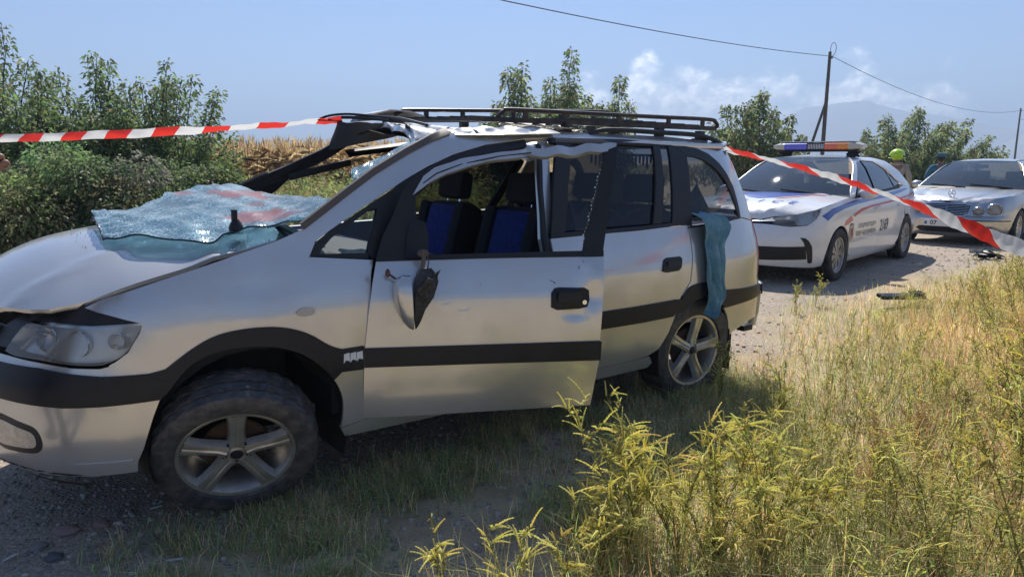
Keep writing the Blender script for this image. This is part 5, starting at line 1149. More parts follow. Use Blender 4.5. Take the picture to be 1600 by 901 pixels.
def axis(lo, hi, fine0, fine1, st):
    a = list(np.arange(fine0, fine1 + 1e-6, st)); s = st; v = fine1
    while v < hi: s *= 1.22; v += s; a.append(min(v, hi))
    s = st; v = fine0; pre = []
    while v > lo: s *= 1.22; v -= s; pre.append(max(v, lo))
    return np.array(pre[::-1] + a)
gx = axis(-2900, 2900, -3.2, 7.0, .055); gy = axis(-1500, 2900, 1.6, 11.0, .055)
GX, GY = np.meshgrid(gx, gy, indexing='ij'); GZ = gh(GX, GY)
nx_, ny_ = GX.shape
me = bpy.data.meshes.new('ground')
V = np.stack([GX.ravel(), GY.ravel(), GZ.ravel()], 1).astype(np.float32)
I = np.arange(nx_ * ny_).reshape(nx_, ny_)
Fq = np.stack([I[:-1, :-1], I[1:, :-1], I[1:, 1:], I[:-1, 1:]], -1).reshape(-1, 4)
def np_mesh(me, V, F):
    k = F.shape[1]; me.vertices.add(len(V)); me.vertices.foreach_set('co', np.ascontiguousarray(V, np.float32).ravel())
    me.loops.add(F.size); me.loops.foreach_set('vertex_index', np.ascontiguousarray(F, np.int32).ravel())
    me.polygons.add(len(F)); me.polygons.foreach_set('loop_start', np.arange(0, F.size, k, dtype=np.int32))
    me.update(calc_edges=True)
np_mesh(me, V, Fq)
at = me.attributes.new('road', 'FLOAT', 'POINT'); at.data.foreach_set('value', on_road(GX, GY).ravel().astype(np.float32))
me.polygons.foreach_set('use_smooth', [True] * len(me.polygons))
gm = bpy.data.materials.new('gravel_and_dry_soil'); gm.use_nodes = True; t = gm.node_tree; b = t.nodes['Principled BSDF']; b.inputs['Roughness'].default_value = .95; b.inputs['Specular IOR Level'].default_value = .2
c = t.nodes.new('ShaderNodeTexCoord')
def tn(s, d=6, r=.6):
    n = t.nodes.new('ShaderNodeTexNoise'); n.inputs['Scale'].default_value = s; n.inputs['Detail'].default_value = d; n.inputs['Roughness'].default_value = r; t.links.new(c.outputs['Object'], n.inputs['Vector']); return n.outputs[0]
def ramp(v, stops):
    r = t.nodes.new('ShaderNodeValToRGB'); e = r.color_ramp.elements
    e[0].position, e[0].color = stops[0][0], (*stops[0][1], 1); e[1].position, e[1].color = stops[-1][0], (*stops[-1][1], 1)
    for p, col in stops[1:-1]: q = e.new(p); q.color = (*col, 1)
    t.links.new(v, r.inputs[0]); return r.outputs[0]
def mixc_(f, a, b_):
    x = t.nodes.new('ShaderNodeMix'); x.data_type = 'RGBA'
    if isinstance(f, float): x.inputs[0].default_value = f
    else: t.links.new(f, x.inputs[0])
    t.links.new(a, x.inputs[6]); t.links.new(b_, x.inputs[7]); return x.outputs[2]
soil = ramp(tn(1.7, 8, .65), [(.25, (.33, .25, .16)), (.45, (.46, .36, .235)), (.6, (.55, .44, .29)), (.8, (.40, .33, .19))])
grav = ramp(tn(2.6, 8, .7), [(.28, (.29, .225, .17)), (.5, (.43, .345, .26)), (.72, (.53, .435, .335))])
vo = t.nodes.new('ShaderNodeTexVoronoi'); vo.inputs['Scale'].default_value = 75; t.links.new(c.outputs['Object'], vo.inputs['Vector'])
vs_ = t.nodes.new('ShaderNodeSeparateColor'); t.links.new(vo.outputs['Color'], vs_.inputs[0])
peb = ramp(vs_.outputs[0], [(.0, (.22, .18, .15)), (.5, (.40, .345, .285)), (.85, (.52, .455, .38)), (1.0, (.62, .56, .49))])
grav = mixc_(.45, grav, peb)
ra = t.nodes.new('ShaderNodeAttribute'); ra.attribute_name = 'road'
t.links.new(mixc_(ra.outputs['Fac'], soil, grav), b.inputs['Base Color'])
bp = t.nodes.new('ShaderNodeBump'); bp.inputs['Strength'].default_value = .7; bp.inputs['Distance'].default_value = .02
t.links.new(mth(t, 'ADD', mth(t, 'MULTIPLY', tn(38, 6, .7), 1.0), mth(t, 'MULTIPLY', vo.outputs['Distance'], -.5)), bp.inputs['Height']); t.links.new(bp.outputs[0], b.inputs['Normal'])
me.materials.append(gm)
ground = link(bpy.data.objects.new('ground', me)); tag(ground, kind='structure')
# mountains behind the plain
mm = mat('mountain_rock', (.30, .31, .33), .95, var=(.36, .36, .36), vscale=.01)
def mountain(name, R0, prof, depth, seed):
    prof = smooth_tab(prof, 10); g = Geo(); n = len(prof); rows = 9; V = []; F = []
    for i, (a, e) in enumerate(prof):
        for j in range(rows):
            t = j / (rows - 1); k = math.sin(PI / 2 * min(1, t * 1.25)) if t < .8 else 1 - (t - .8) * 2.0
            d = R0 - depth + depth * 1.25 * t; nz = float(fbm(np.array([a * 40 + 3]), np.array([t * 4.]), 1, 4, seed)[0]) - .45
            V.append((math.sin(a) * d, math.cos(a) * d, max(-4, e * R0 * k * (1 + .35 * nz * (1 - t * .7))) - 3 + 1.4))
    for i in range(n - 1):
        for j in range(rows - 1): F.append((i * rows + j, (i + 1) * rows + j, (i + 1) * rows + j + 1, i * rows + j + 1))
    o = g.add(V, F).build(name, mm, sharp=None); tag(o, kind='structure'); return o
mountain('mountain', 2400, [(.20, .0), (.26, .012), (.31, .032), (.36, .056), (.40, .067), (.43, .069), (.46, .064), (.50, .053), (.55, .044), (.60, .034), (.66, .022), (.75, .012), (.95, .0)], 700, 3)
mountain('mountain', 1900, [(.54, .0), (.575, .012), (.60, .026), (.625, .037), (.65, .036), (.68, .032), (.73, .029), (.80, .034), (.95, .026), (1.2, .030), (1.5, .0)], 500, 8)

# ------------------------------------------------------------------ plants
def plant_mat(name, tl=.42, rough=.55):
    m = bpy.data.materials.new(name); m.use_nodes = True; t = m.node_tree; t.nodes.clear()
    o = t.nodes.new('ShaderNodeOutputMaterial'); a = t.nodes.new('ShaderNodeAttribute'); a.attribute_name = 'col'
    p = t.nodes.new('ShaderNodeBsdfPrincipled'); p.inputs['Roughness'].default_value = rough; p.inputs['Specular IOR Level'].default_value = .5
    t.links.new(a.outputs['Color'], p.inputs['Base Color'])
    tr = t.nodes.new('ShaderNodeBsdfTranslucent')
    hs = t.nodes.new('ShaderNodeHueSaturation'); hs.inputs['Value'].default_value = 1.75; hs.inputs['Saturation'].default_value = 1.05; t.links.new(a.outputs['Color'], hs.inputs['Color']); t.links.new(hs.outputs[0], tr.inputs[0])
    mx = t.nodes.new('ShaderNodeMixShader'); mx.inputs[0].default_value = tl; t.links.new(p.outputs[0], mx.inputs[1]); t.links.new(tr.outputs[0], mx.inputs[2]); t.links.new(mx.outputs[0], o.inputs[0])
    MATS[name] = m; return m
leaf_m = plant_mat('leaf_tissue'); straw_m = plant_mat('straw_tissue', .45, .7)
bark_m = mat('bark', (.07, .055, .042), .9, var=(.12, .10, .08), vscale=20, bump=.5, bscale=50)
class Veg:
    """numpy collector of leaf and stem triangles with a colour per vertex"""
    def __init__(s): s.V = []; s.F = []; s.C = []; s.n = 0
    def tri(s, V, F, Cc):
        s.V.append(np.asarray(V, np.float32)); s.F.append(np.asarray(F, np.int64) + s.n); s.C.append(np.asarray(Cc, np.float32)); s.n += len(V)
    def leaves(s, P, D, L, Wd, col, droop=.25, r=rng):
        """P base points, D directions (n,3), L lengths, Wd widths, col (n,3)"""
        n = len(P)
        if n == 0: return
        D = D / np.linalg.norm(D, axis=1, keepdims=True)
        q = r.normal(size=(n, 3)); S = np.cross(D, q); S /= np.linalg.norm(S, axis=1, keepdims=True) + 1e-9
        Nn = np.cross(S, D)
        L = np.broadcast_to(L, (n,))[:, None]; Wd = np.broadcast_to(Wd, (n,))[:, None]
        mid = P + D * L * .45 + Nn * L * .06; tip = P + D * L; tip = tip - np.array([0, 0, 1.]) * L * droop
        V = np.stack([P, mid + S * Wd * .5, tip, mid - S * Wd * .5], 1).reshape(-1, 3)
        b = np.arange(n)[:, None] * 4; F = np.concatenate([b + [0, 1, 2], b + [0, 2, 3]], 1).reshape(-1, 3)
        s.tri(V, F, np.repeat(col, 4, 0))
    def blades(s, P, H, Wd, lean, col, r=rng, tipcol=None):
        """grass blades: 5 verts, 3 tris"""
        n = len(P); a = r.uniform(0, 2 * PI, n); d = np.stack([np.cos(a), np.sin(a), 0 * a], 1); sd = np.stack([-np.sin(a), np.cos(a), 0 * a], 1)
        H = H[:, None]; ln = lean[:, None]; w = np.broadcast_to(Wd, (n,))[:, None]; z = np.array([0, 0, 1.])
        m = P + z * H * .55 + d * H * ln * .35; t = P + z * H * (1 - .35 * ln) + d * H * ln * 1.0
        V = np.stack([P - sd * w * .5, P + sd * w * .5, m - sd * w * .4, m + sd * w * .4, t], 1).reshape(-1, 3)
        b = np.arange(n)[:, None] * 5; F = np.concatenate([b + [0, 1, 3], b + [0, 3, 2], b + [2, 3, 4]], 1).reshape(-1, 3)
        tc_ = col if tipcol is None else tipcol
        Cc = np.stack([col, col, col, col, tc_], 1).reshape(-1, 3); s.tri(V, F, Cc)
    def stem(s, pts, r0, r1, col, n=3, bumpy=0.0):
        pts = np.asarray(pts, float); k = len(pts); T = np.gradient(pts, axis=0); T /= np.linalg.norm(T, axis=1, keepdims=True) + 1e-9
        up = np.array([.3, .2, 1.]) if abs(T[0][2]) < .9 else np.array([1., .2, 0]); A = np.cross(T, up); A /= np.linalg.norm(A, axis=1, keepdims=True) + 1e-9; B = np.cross(T, A)
        rr = np.linspace(r0, r1, k)
        if bumpy: rr = rr * (1 + bumpy * (np.arange(k) % 2 * 2 - 1))
        ang = np.arange(n) * 2 * PI / n
        V = (pts[:, None, :] + (A[:, None, :] * np.cos(ang)[None, :, None] + B[:, None, :] * np.sin(ang)[None, :, None]) * rr[:, None, None]).reshape(-1, 3)
        F = []
        for i in range(k - 1):
            for j in range(n):
                a, b, c_, d = i * n + j, i * n + (j + 1) % n, (i + 1) * n + (j + 1) % n, (i + 1) * n + j; F += [(a, b, c_), (a, c_, d)]
        s.tri(V, np.array(F), np.broadcast_to(np.asarray(col, float), (len(V), 3)))
    def add(s, o, M=None, tint=None):
        for V, F, Cc in o.parts():
            if M is not None: V = V @ M[:3, :3].T + M[:3, 3]
            s.tri(V, F, Cc if tint is None else Cc * tint)
    def parts(s):
        if len(s.V) > 1:
            s.V = [np.concatenate(s.V)]; s.F = [np.concatenate(s.F)]; s.C = [np.concatenate(s.C)]
        return [(s.V[0], s.F[0], s.C[0])]
    def build(s, name, m, parent=None, loc=None):
        V, F, Cc = s.parts()[0]
        me = bpy.data.meshes.new(name)
        if loc is not None: V = V - np.asarray(loc, np.float32)
        np_mesh(me, V, F)
        ca = me.attributes.new('col', 'FLOAT_COLOR', 'POINT'); ca.data.foreach_set('color', np.concatenate([Cc, np.ones((len(Cc), 1), np.float32)], 1).astype(np.float32).ravel())
        me.materials.append(m)
        o = bpy.data.objects.new(name, me)
        if loc is not None: o.location = loc
        return link(o, parent)
def cvar(base, n, amt=.25, r=rng, hue=.12):
    b = np.asarray(base)[None, :] * (1 + r.normal(0, amt, (n, 1))); return np.clip(b * (1 + r.normal(0, hue, (n, 3))), .005, 1)
def unit(v): return v / (np.linalg.norm(v, axis=-1, keepdims=True) + 1e-9)

# --- trees: trunk, limbs and upright leafy shoots
def tree(name, x, y, top, spread, nshoot, leaf, label, col=(.055, .085, .032), lean=(0, 0), seed=1, cat='tree', group=None, low=.18, dens=1.0, droop=.45):
    r = np.random.default_rng(seed); z0 = float(gh(np.array([x]), np.array([y]))[0])
    root = empty(name, (x, y, z0)); tag(root, label, cat, group)
    wood = Veg(); crown = Veg(); H = top - z0; th = H * .16
    wood.stem([(0, 0, -.1), (.02, .01, th * .5), (.0, .03, th)], .055 * H / 3, .04 * H / 3, (.07, .055, .042), 7)
    for i in range(nshoot):
        a = 2 * PI * (i + r.uniform(-.4, .4)) / nshoot * 2.4; k = math.sqrt((i + .5) / nshoot)
        ex, ey = math.cos(a) * spread * k, math.sin(a) * spread * k * .8
        hh = H * (1 - .42 * k**2.4) * r.uniform(.70, 1.05)
        if i == 0: hh = H
        st = np.array([r.normal(0, .03), r.normal(0, .03), th * r.uniform(.6, 1.0)])
        pts = []; m_ = 9
        for j in range(m_):
            t = j / (m_ - 1); pts.append(st + np.array([(ex + lean[0] * t) * t**.75, (ey + lean[1] * t) * t**.75, (hh - st[2]) * t]) + r.normal(0, .02, 3) * t * H / 3)
        pts = np.array(pts); wood.stem(pts, .020 * H / 3, .004, (.075, .062, .046), 4)
        nl = int(250 * dens * H / 3); tt = r.uniform(low, 1.0, nl); ii = np.clip((tt * (m_ - 1)), 0, m_ - 1.001); i0 = ii.astype(int); fr_ = (ii - i0)[:, None]
        P = pts[i0] * (1 - fr_) + pts[i0 + 1] * fr_
        # side twigs carry most leaves
        off = unit(r.normal(size=(nl, 3)) * [1, 1, .6]) * (r.uniform(.15, 1.0, nl)**.8 * (.085 + .34 * (1 - tt)**.75) * H / 3)[:, None]
        P = P + off
        D = unit(off) * .8 + r.normal(0, .45, (nl, 3)) + np.array([0, 0, -.15])
        c0 = cvar(col, nl, .28, r); lightk = r.random(nl) < .16; c0[lightk] *= [1.5, 1.45, 1.2]
        crown.leaves(P, D, leaf * r.uniform(.7, 1.25, nl), leaf * .48 * r.uniform(.8, 1.2, nl), c0, droop, r)
        for q in range(int(7 * dens)):
            t = r.uniform(low, .9); i1 = int(t * (m_ - 1)); b0 = pts[i1]; d0 = unit(r.normal(size=3) * [1, 1, .4]) * .26 * (1.1 - t) * H / 3; wood.stem([b0, b0 + d0 * .6 + [0, 0, .03], b0 + d0], .006, .002, (.08, .07, .05), 3)
    wood.build('trunk', mat_attr_wood, root); crown.build('crown', leaf_m, root)
    return root
mat_attr_wood = plant_mat('woody_stem', .0, .9)
def at_px(px, Y): return (px - 800) / 1130.0 * (Y * .984 + .0)
TREES = [  # px, depth, top z, spread, shoots, label, lean
 (-10, 10.0, 3.1, 1.0, 18, 'tall broad leafy tree cut by the left edge of the picture', (0, 0)),
 (60, 9.6, 2.55, 1.05, 26, 'rounded leafy sapling behind the hedge, second from the left edge', (0, 0)),
 (158, 10.4, 2.86, 1.1, 26, 'leafy tree behind the hedge with two thin forked shoots at its top', (-.1, 0)),
 (245, 10.8, 2.80, 1.2, 30, 'leafy tree behind the hedge with one tall pointed central shoot', (.1, 0)),
 (805, 15.0, 3.25, .95, 14, 'leafy tree left of the trio rising over the roof rack', (0, 0)),
 (880, 15.4, 3.55, 1.0, 18, 'tallest leafy tree rising in the middle over the roof rack', (0, 0)),
 (950, 16.2, 3.15, .55, 9, 'small slim leafy tree right of the trio over the roof rack', (.1, 0)),
 (1172, 17.0, 2.90, 1.35, 28, 'leafy tree between the minivan rear and the utility pole', (.0, 0)),
 (1405, 21.0, 2.80, 1.75, 32, 'wide bushy tree behind the firefighter and the officer', (.3, 0)),
 (1462, 22.0, 2.55, 1.5, 24, 'ragged bushy tree leaning right behind the officer in the cap', (.7, 0))]
for i, (px, Y, top, sp, ns, lab, ln) in enumerate(TREES):
    far = px > 700
    tree('leafy_tree', at_px(px, Y), Y, top, sp, ns, .072 if not far else .10, lab, col=(.15, .195, .09) if px < 700 else (.18, .215, .115), lean=ln, seed=20 + i, group='young trees along the road', low=.12, dens=2.3 if px < 1100 else 2.2, droop=.35 if px < 700 else .45)
# --- hedge of dense shrubs on the left
def shrub(x, y, rx, ry, h, label, seed, n=8500, leaf=.052, col=(.13, .165, .078), brown=.08, name='shrub', group='hedge shrubs beyond the minivan'):
    r = np.random.default_rng(seed); z0 = float(gh(np.array([x]), np.array([y]))[0]); root = empty(name, (x, y, z0)); tag(root, label, 'shrub', group)
    cl = 42; cd = unit(r.normal(size=(cl, 3)) * [1, 1, .9]); cd[:, 2] = np.abs(cd[:, 2]) * 1.05 - .12
    cc = cd * np.array([rx, ry, h * .62]) * r.uniform(.45, .95, (cl, 1)) + [0, 0, h * .36]; cr = r.uniform(.16, .34, cl) * h / 1.6
    k = r.integers(0, cl, n); d = unit(r.normal(size=(n, 3))); rad = cr[k] * r.uniform(.45, 1.08, n)**.6
    P = cc[k] + d * rad[:, None] * [1.1, 1.1, .85]; P[:, 2] = np.maximum(P[:, 2], .05)
    cl_col = cvar(col, cl, .25, r); isb = r.random(cl) < brown; cl_col[isb] = np.array([.15, .135, .075])
    c0 = cl_col[k] * (1 + r.normal(0, .25, (n, 1))); li = r.random(n) < .12; c0[li] *= 1.6
    crown = Veg(); crown.leaves(P, d + r.normal(0, .5, (n, 3)) + [0, 0, -.1], leaf * r.uniform(.6, 1.3, n), leaf * .6 * r.uniform(.7, 1.2, n), np.clip(c0, .006, 1), .3, r)
    wood = Veg()
    for i in range(cl):
        b0 = np.array([r.normal(0, .12), r.normal(0, .12), 0]); wood.stem([b0, b0 * .5 + cc[i] * .5 + [0, 0, .1], cc[i]], .014, .005, (.085, .07, .05), 4)
        for q in range(5):
            e = cc[i] + unit(r.normal(size=3)) * cr[i] * 1.05; wood.stem([cc[i], (cc[i] + e) / 2 + r.normal(0, .02, 3), e], .004, .0015, (.14, .115, .08), 3)
    wood.build('stems', mat_attr_wood, root); crown.build('crown', leaf_m, root)
SH = [(-6.9, 7.5, 1.15, .9, 1.78, 'dense green shrub filling the left edge below the tape'), (-5.8, 7.6, 1.05, .85, 1.66, 'dense brownish twiggy shrub beside the left edge shrub'), (-4.85, 7.8, 1.0, .85, 1.70, 'middle green shrub of the hedge above the minivan hood'),
      (-4.15, 8.1, .85, .8, 1.60, 'dark green shrub of the hedge near its right end'), (-3.62, 8.7, .55, .6, 1.45, 'last small shrub at the right end of the hedge beside the corn'), (-8.2, 7.3, 1.2, .9, 1.75, 'dense green shrub at the hedge end mostly outside the picture')]
for i, (x, y, rx, ry, h, lab) in enumerate(SH): shrub(x, y, rx, ry, h, lab, 60 + i, n=20000 if i != 5 else 4000, brown=.22 if i == 1 else .06)
shrub(9.6, 18.4, 1.6, .7, .95, 'low dry brown brush in front of the bushy tree by the officer', 81, n=5000, col=(.11, .085, .045), brown=.6, name='dry_brush', group='low brush by the road')
shrub(6.6, 17.6, 1.2, .7, .9, 'low green brush under the leafy tree behind the police car', 82, n=4000, col=(.05, .075, .03), brown=.2, name='green_brush', group='low brush by the road')

# --- corn and field greenery beyond the hedge
def corn_field():
    v = Veg(); r = np.random.default_rng(5); n = 2300
    X = r.uniform(-13, 1.6, n); Y = 15.5 + r.random(n)**1.5 * 18; X = X * Y / 18.0
    for x, y in zip(X, Y):
        h = r.uniform(1.65, 2.0); z0 = 0; ln = r.normal(0, .06, 2); col = np.array([.52, .39, .22]) * r.uniform(.7, 1.15)
        top = np.array([x + ln[0] * h, y + ln[1] * h, h * .86]); base = np.array([x, y, z0])
        v.stem([base, (base + top) / 2, top], .013, .007, col * .8, 3)
        m = 8; t = r.uniform(.25, .95, m); P = base + (top - base) * t[:, None]; a = r.uniform(0, 2 * PI, m)
        D = np.stack([np.cos(a), np.sin(a), r.uniform(.2, 1.0, m)], 1)
        lc = np.where((t < .62)[:, None] & (r.random(m) < .75)[:, None], np.array([[.15, .16, .06]]), col[None]) * r.uniform(.7, 1.2, (m, 1))
        v.leaves(P, D, r.uniform(.35, .6, m), r.uniform(.028, .045, m), lc, .42, r)
        k = 5; D = np.stack([r.normal(0, .28, k), r.normal(0, .28, k), np.ones(k)], 1); v.leaves(np.repeat(top[None], k, 0), D, r.uniform(.18, .32, k), .016, np.repeat((col * 1.1)[None], k, 0), .05, r)
    o = v.build('corn_field', straw_m); tag(o, 'dry tan corn standing in a field behind the hedge', 'corn', kind='stuff')
corn_field()
def green_field():
    v = Veg(); r = np.random.default_rng(6); n = 9000
    X = r.uniform(-6.5, 4.5, n); Y = r.uniform(9.6, 15.2, n); ok = on_road(X, Y) < .2; X, Y = X[ok], Y[ok]; n = len(X)
    H = r.uniform(.75, 1.22, n) * (.82 + .4 * fbm(X, Y, .9, 3, 4)); P = np.stack([X, Y, 0 * X], 1)
    col = cvar((.20, .225, .09), n, .3, r); dry = r.random(n) < .2; col[dry] = cvar((.26, .21, .10), int(dry.sum()), .2, r)
    v.blades(P, H, .018, r.uniform(.05, .5, n), col, r, col * 1.3)
    for _ in range(3):
        t = r.uniform(.4, .95, n); v.leaves(P + np.stack([r.normal(0, .04, n), r.normal(0, .04, n), H * t], 1), r.normal(size=(n, 3)) + [0, 0, .5], r.uniform(.08, .16, n), .028, col * r.uniform(.8, 1.3, (n, 1)), .3, r)
    o = v.build('field_weeds', leaf_m); tag(o, 'tall green weeds in front of the dry corn', 'weeds', kind='stuff')
green_field()
def far_scrub():
    v = Veg(); r = np.random.default_rng(16); n = 7000
    a = r.uniform(-.9, 1.1, n); d = r.uniform(38, 140, n); X = np.sin(a) * d; Y = np.cos(a) * d; ok = on_road(X, Y) < .1; X, Y = X[ok], Y[ok]; n = len(X); d = np.hypot(X, Y)
    cl = fbm(X, Y, .08, 3, 2); H = r.uniform(.3, 1.0, n) * (.5 + 1.1 * cl)
    col = cvar((.15, .13, .07), n, .3, r); P = np.stack([X, Y, 0 * X], 1)
    for q in range(5):
        v.leaves(P + r.normal(0, .25, (n, 3)) * [1, 1, 0] , r.normal(0, .5, (n, 3)) + [0, 0, 1.2], H * r.uniform(.7, 1.2, n), H * .16, col * r.uniform(.8, 1.2, (n, 1)), .05, r)
    o = v.build('far_scrub', straw_m); tag(o, 'dry low scrub spread over the far plain', 'scrub', kind='stuff')
far_scrub()
# ------------------------------------------------------------------ poles and wires
pole_m = mat('weathered_pole', (.055, .047, .042), .85, var=(.10, .085, .07), vscale=12)
wire_m = mat('dark_wire', (.02, .02, .022), .6)
def pole(x, y, h, label, brace=None, hook=None):
    r = empty('utility_pole', (x, y, float(gh(np.array([x]), np.array([y]))[0]))); tag(r, label, 'utility pole', 'utility poles along the field')
    Geo().tube([(0, 0, -.3), (.0, 0, h * .5), (.02, 0, h)], [.115, .10, .075], 10).build('shaft', pole_m, r)
    if brace: Geo().tube([(brace[0], brace[1], -.2), (.05, 0, h * .66)], [.085, .07], 8).build('brace', pole_m, r)
    Geo().bar((-.05, -.10, h - .32), (.22, .12, h - .30), .05, .06).build('bracket', pole_m, r)
    Geo().lathe([(0, .02), (.02, .045), (.05, .03), (.07, .045), (.10, .02)], 10, 'Z', c=(.14, 0, h - .29)).build('insulator', mat('insulator_grey', (.3, .3, .3), .3) if 'insulator_grey' not in MATS else MATS['insulator_grey'], r)
    if hook: Geo().tube(hook, .014, 6).build('wire_loop', wire_m, r)
    return r
P1, P2_, P3 = (16.66, 39.5), (56.1, 82.0), (-22.0, -2.6)
pole(*P1, 6.95, 'tall utility pole with a slanted brace behind the police car', brace=(-1.35, -.2), hook=spline([(.06, 0, 6.6), (.18, 0, 6.72), (.30, .0, 6.95), (.32, 0, 7.22), (.22, 0, 7.40), (.10, 0, 7.36), (.04, 0, 7.15), (.03, 0, 6.92)], 6))
pole(*P2_, 6.95, 'distant utility pole at the right edge of the picture', hook=spline([(.06, 0, 6.6), (.35, 0, 6.7), (.6, 0, 6.4), (.62, 0, 6.0), (.4, 0, 5.7), (.15, 0, 5.8)], 6))
pole(*P3, 6.7, 'utility pole standing outside the picture behind the viewer')
def wire(a, b, sag, label):
    pts = [(a[0] + (b[0] - a[0]) * t, a[1] + (b[1] - a[1]) * t, a[2] + (b[2] - a[2]) * t - sag * 4 * t * (1 - t)) for t in [i / 30 for i in range(31)]]
    tag(Geo().tube(pts, .016, 5).build('overhead_wire', wire_m), label, 'wire', 'overhead wires')
wire((P1[0] + .14, P1[1], 6.72), (P3[0] + .14, P3[1], 6.45), .92, 'overhead wire running from the braced pole out of the top of the picture')
wire((P1[0] + .14, P1[1], 6.72), (P2_[0] + .14, P2_[1], 6.72), 1.2, 'overhead wire sagging between the two utility poles')

# ------------------------------------------------------------------ barrier tape
def tape_mat():
    m = bpy.data.materials.new('red_white_tape'); m.use_nodes = True; t = m.node_tree; b = t.nodes['Principled BSDF']
    u = t.nodes.new('ShaderNodeUVMap'); s = t.nodes.new('ShaderNodeSeparateXYZ'); t.links.new(u.outputs[0], s.inputs[0])
    f = mth(t, 'FRACT', mth(t, 'ADD', mth(t, 'DIVIDE', s.outputs[0], .45), mth(t, 'MULTIPLY', s.outputs[1], .17)))
    st = mth(t, 'LESS_THAN', f, .5)
    x = t.nodes.new('ShaderNodeMix'); x.data_type = 'RGBA'; x.inputs[6].default_value = (.72, .72, .71, 1); x.inputs[7].default_value = (.72, .035, .025, 1); t.links.new(st, x.inputs[0]); t.links.new(x.outputs[2], b.inputs['Base Color'])
    b.inputs['Roughness'].default_value = .32
    tr = t.nodes.new('ShaderNodeBsdfTranslucent'); t.links.new(x.outputs[2], tr.inputs[0]); mx = t.nodes.new('ShaderNodeMixShader'); mx.inputs[0].default_value = .5
    o = t.nodes['Material Output']; t.links.new(b.outputs[0], mx.inputs[1]); t.links.new(tr.outputs[0], mx.inputs[2]); t.links.new(mx.outputs[0], o.inputs[0]); return m
tape_m = tape_mat()
def tape(path, twist, label, width=.075, phase=0.0, slant=1):
    """path: control points; twist(t) in degrees about the run"""
    P = [Vector(p) for p in spline(path, 40)]; n = len(P); V = []; F = []; uv = []; L = phase
    for i, p in enumerate(P):
        if i: L += (p - P[i - 1]).length
        d = (P[min(i + 1, n - 1)] - P[max(i - 1, 0)]).normalized(); sd = d.cross(Vector((0, 0, 1))).normalized(); up = sd.cross(d)
        t = i / (n - 1); a = R(twist(t)); w = up * math.cos(a) + sd * math.sin(a); k = d.cross(w)
        for j in range(5):
            s_ = j / 4 - .5; V.append(p + w * (width * s_ + .0025 * math.sin(i * .31) + .0015 * math.sin(i * .83 + j)) + k * (.006 * (1 - 4 * s_ * s_) + .0035 * math.sin(i * .47 + j * 1.1) + .002 * math.sin(i * 1.3 - j * .8))); uv.append((L, slant * j / 4))
    for i in range(n - 1):
        for j in range(4): F.append((i * 5 + j, i * 5 + j + 1, i * 5 + 6 + j, i * 5 + 5 + j))
    o = mesh_obj('barrier_tape', V, F, tape_m); ul = o.data.uv_layers.new(name='UVMap')
    for l in o.data.loops: ul.data[l.index].uv = uv[l.vertex_index]
    tag(o, label, 'tape', 'red and white barrier tapes'); return o
def lerp_tab(tab): return lambda t: interp(tab, t)
tape([(-7.4, 7.0, 1.55), (-5.2, 6.15, 1.545), (-3.2, 5.35, 1.565), (-1.9, 4.80, 1.595), (-1.02, 4.46, 1.635)], lerp_tab([(0, 0), (.2, 8), (.4, -6), (.60, 6), (.68, 20), (.76, 70), (.82, 52), (.88, 72), (.94, 60), (1, 45)]), 'red and white barrier tape stretched left from the crushed roof across the hedge', width=.058, phase=.10, slant=-1)
tape([(1.33, 5.42, 1.52), (1.62, 5.02, 1.43), (1.95, 4.45, 1.295), (2.15, 3.85, 1.155), (2.22, 3.25, 1.035), (2.30, 2.65, .93), (2.45, 1.95, .80)], lerp_tab([(0, 70), (.12, 52), (.22, 62), (.34, 45), (.46, 58), (.56, 20), (.66, 6), (.8, 0), (1, -4)]), 'red and white barrier tape sloping from the minivan rear down to the right edge', phase=.05)
o = Geo().tube([(2.45, 1.93, -.1), (2.455, 1.94, .5), (2.45, 1.93, .95)], [.022, .02, .019], 8).build('wooden_stake', pole_m); tag(o, 'thin wooden stake holding the tape end outside the right edge', 'stake')

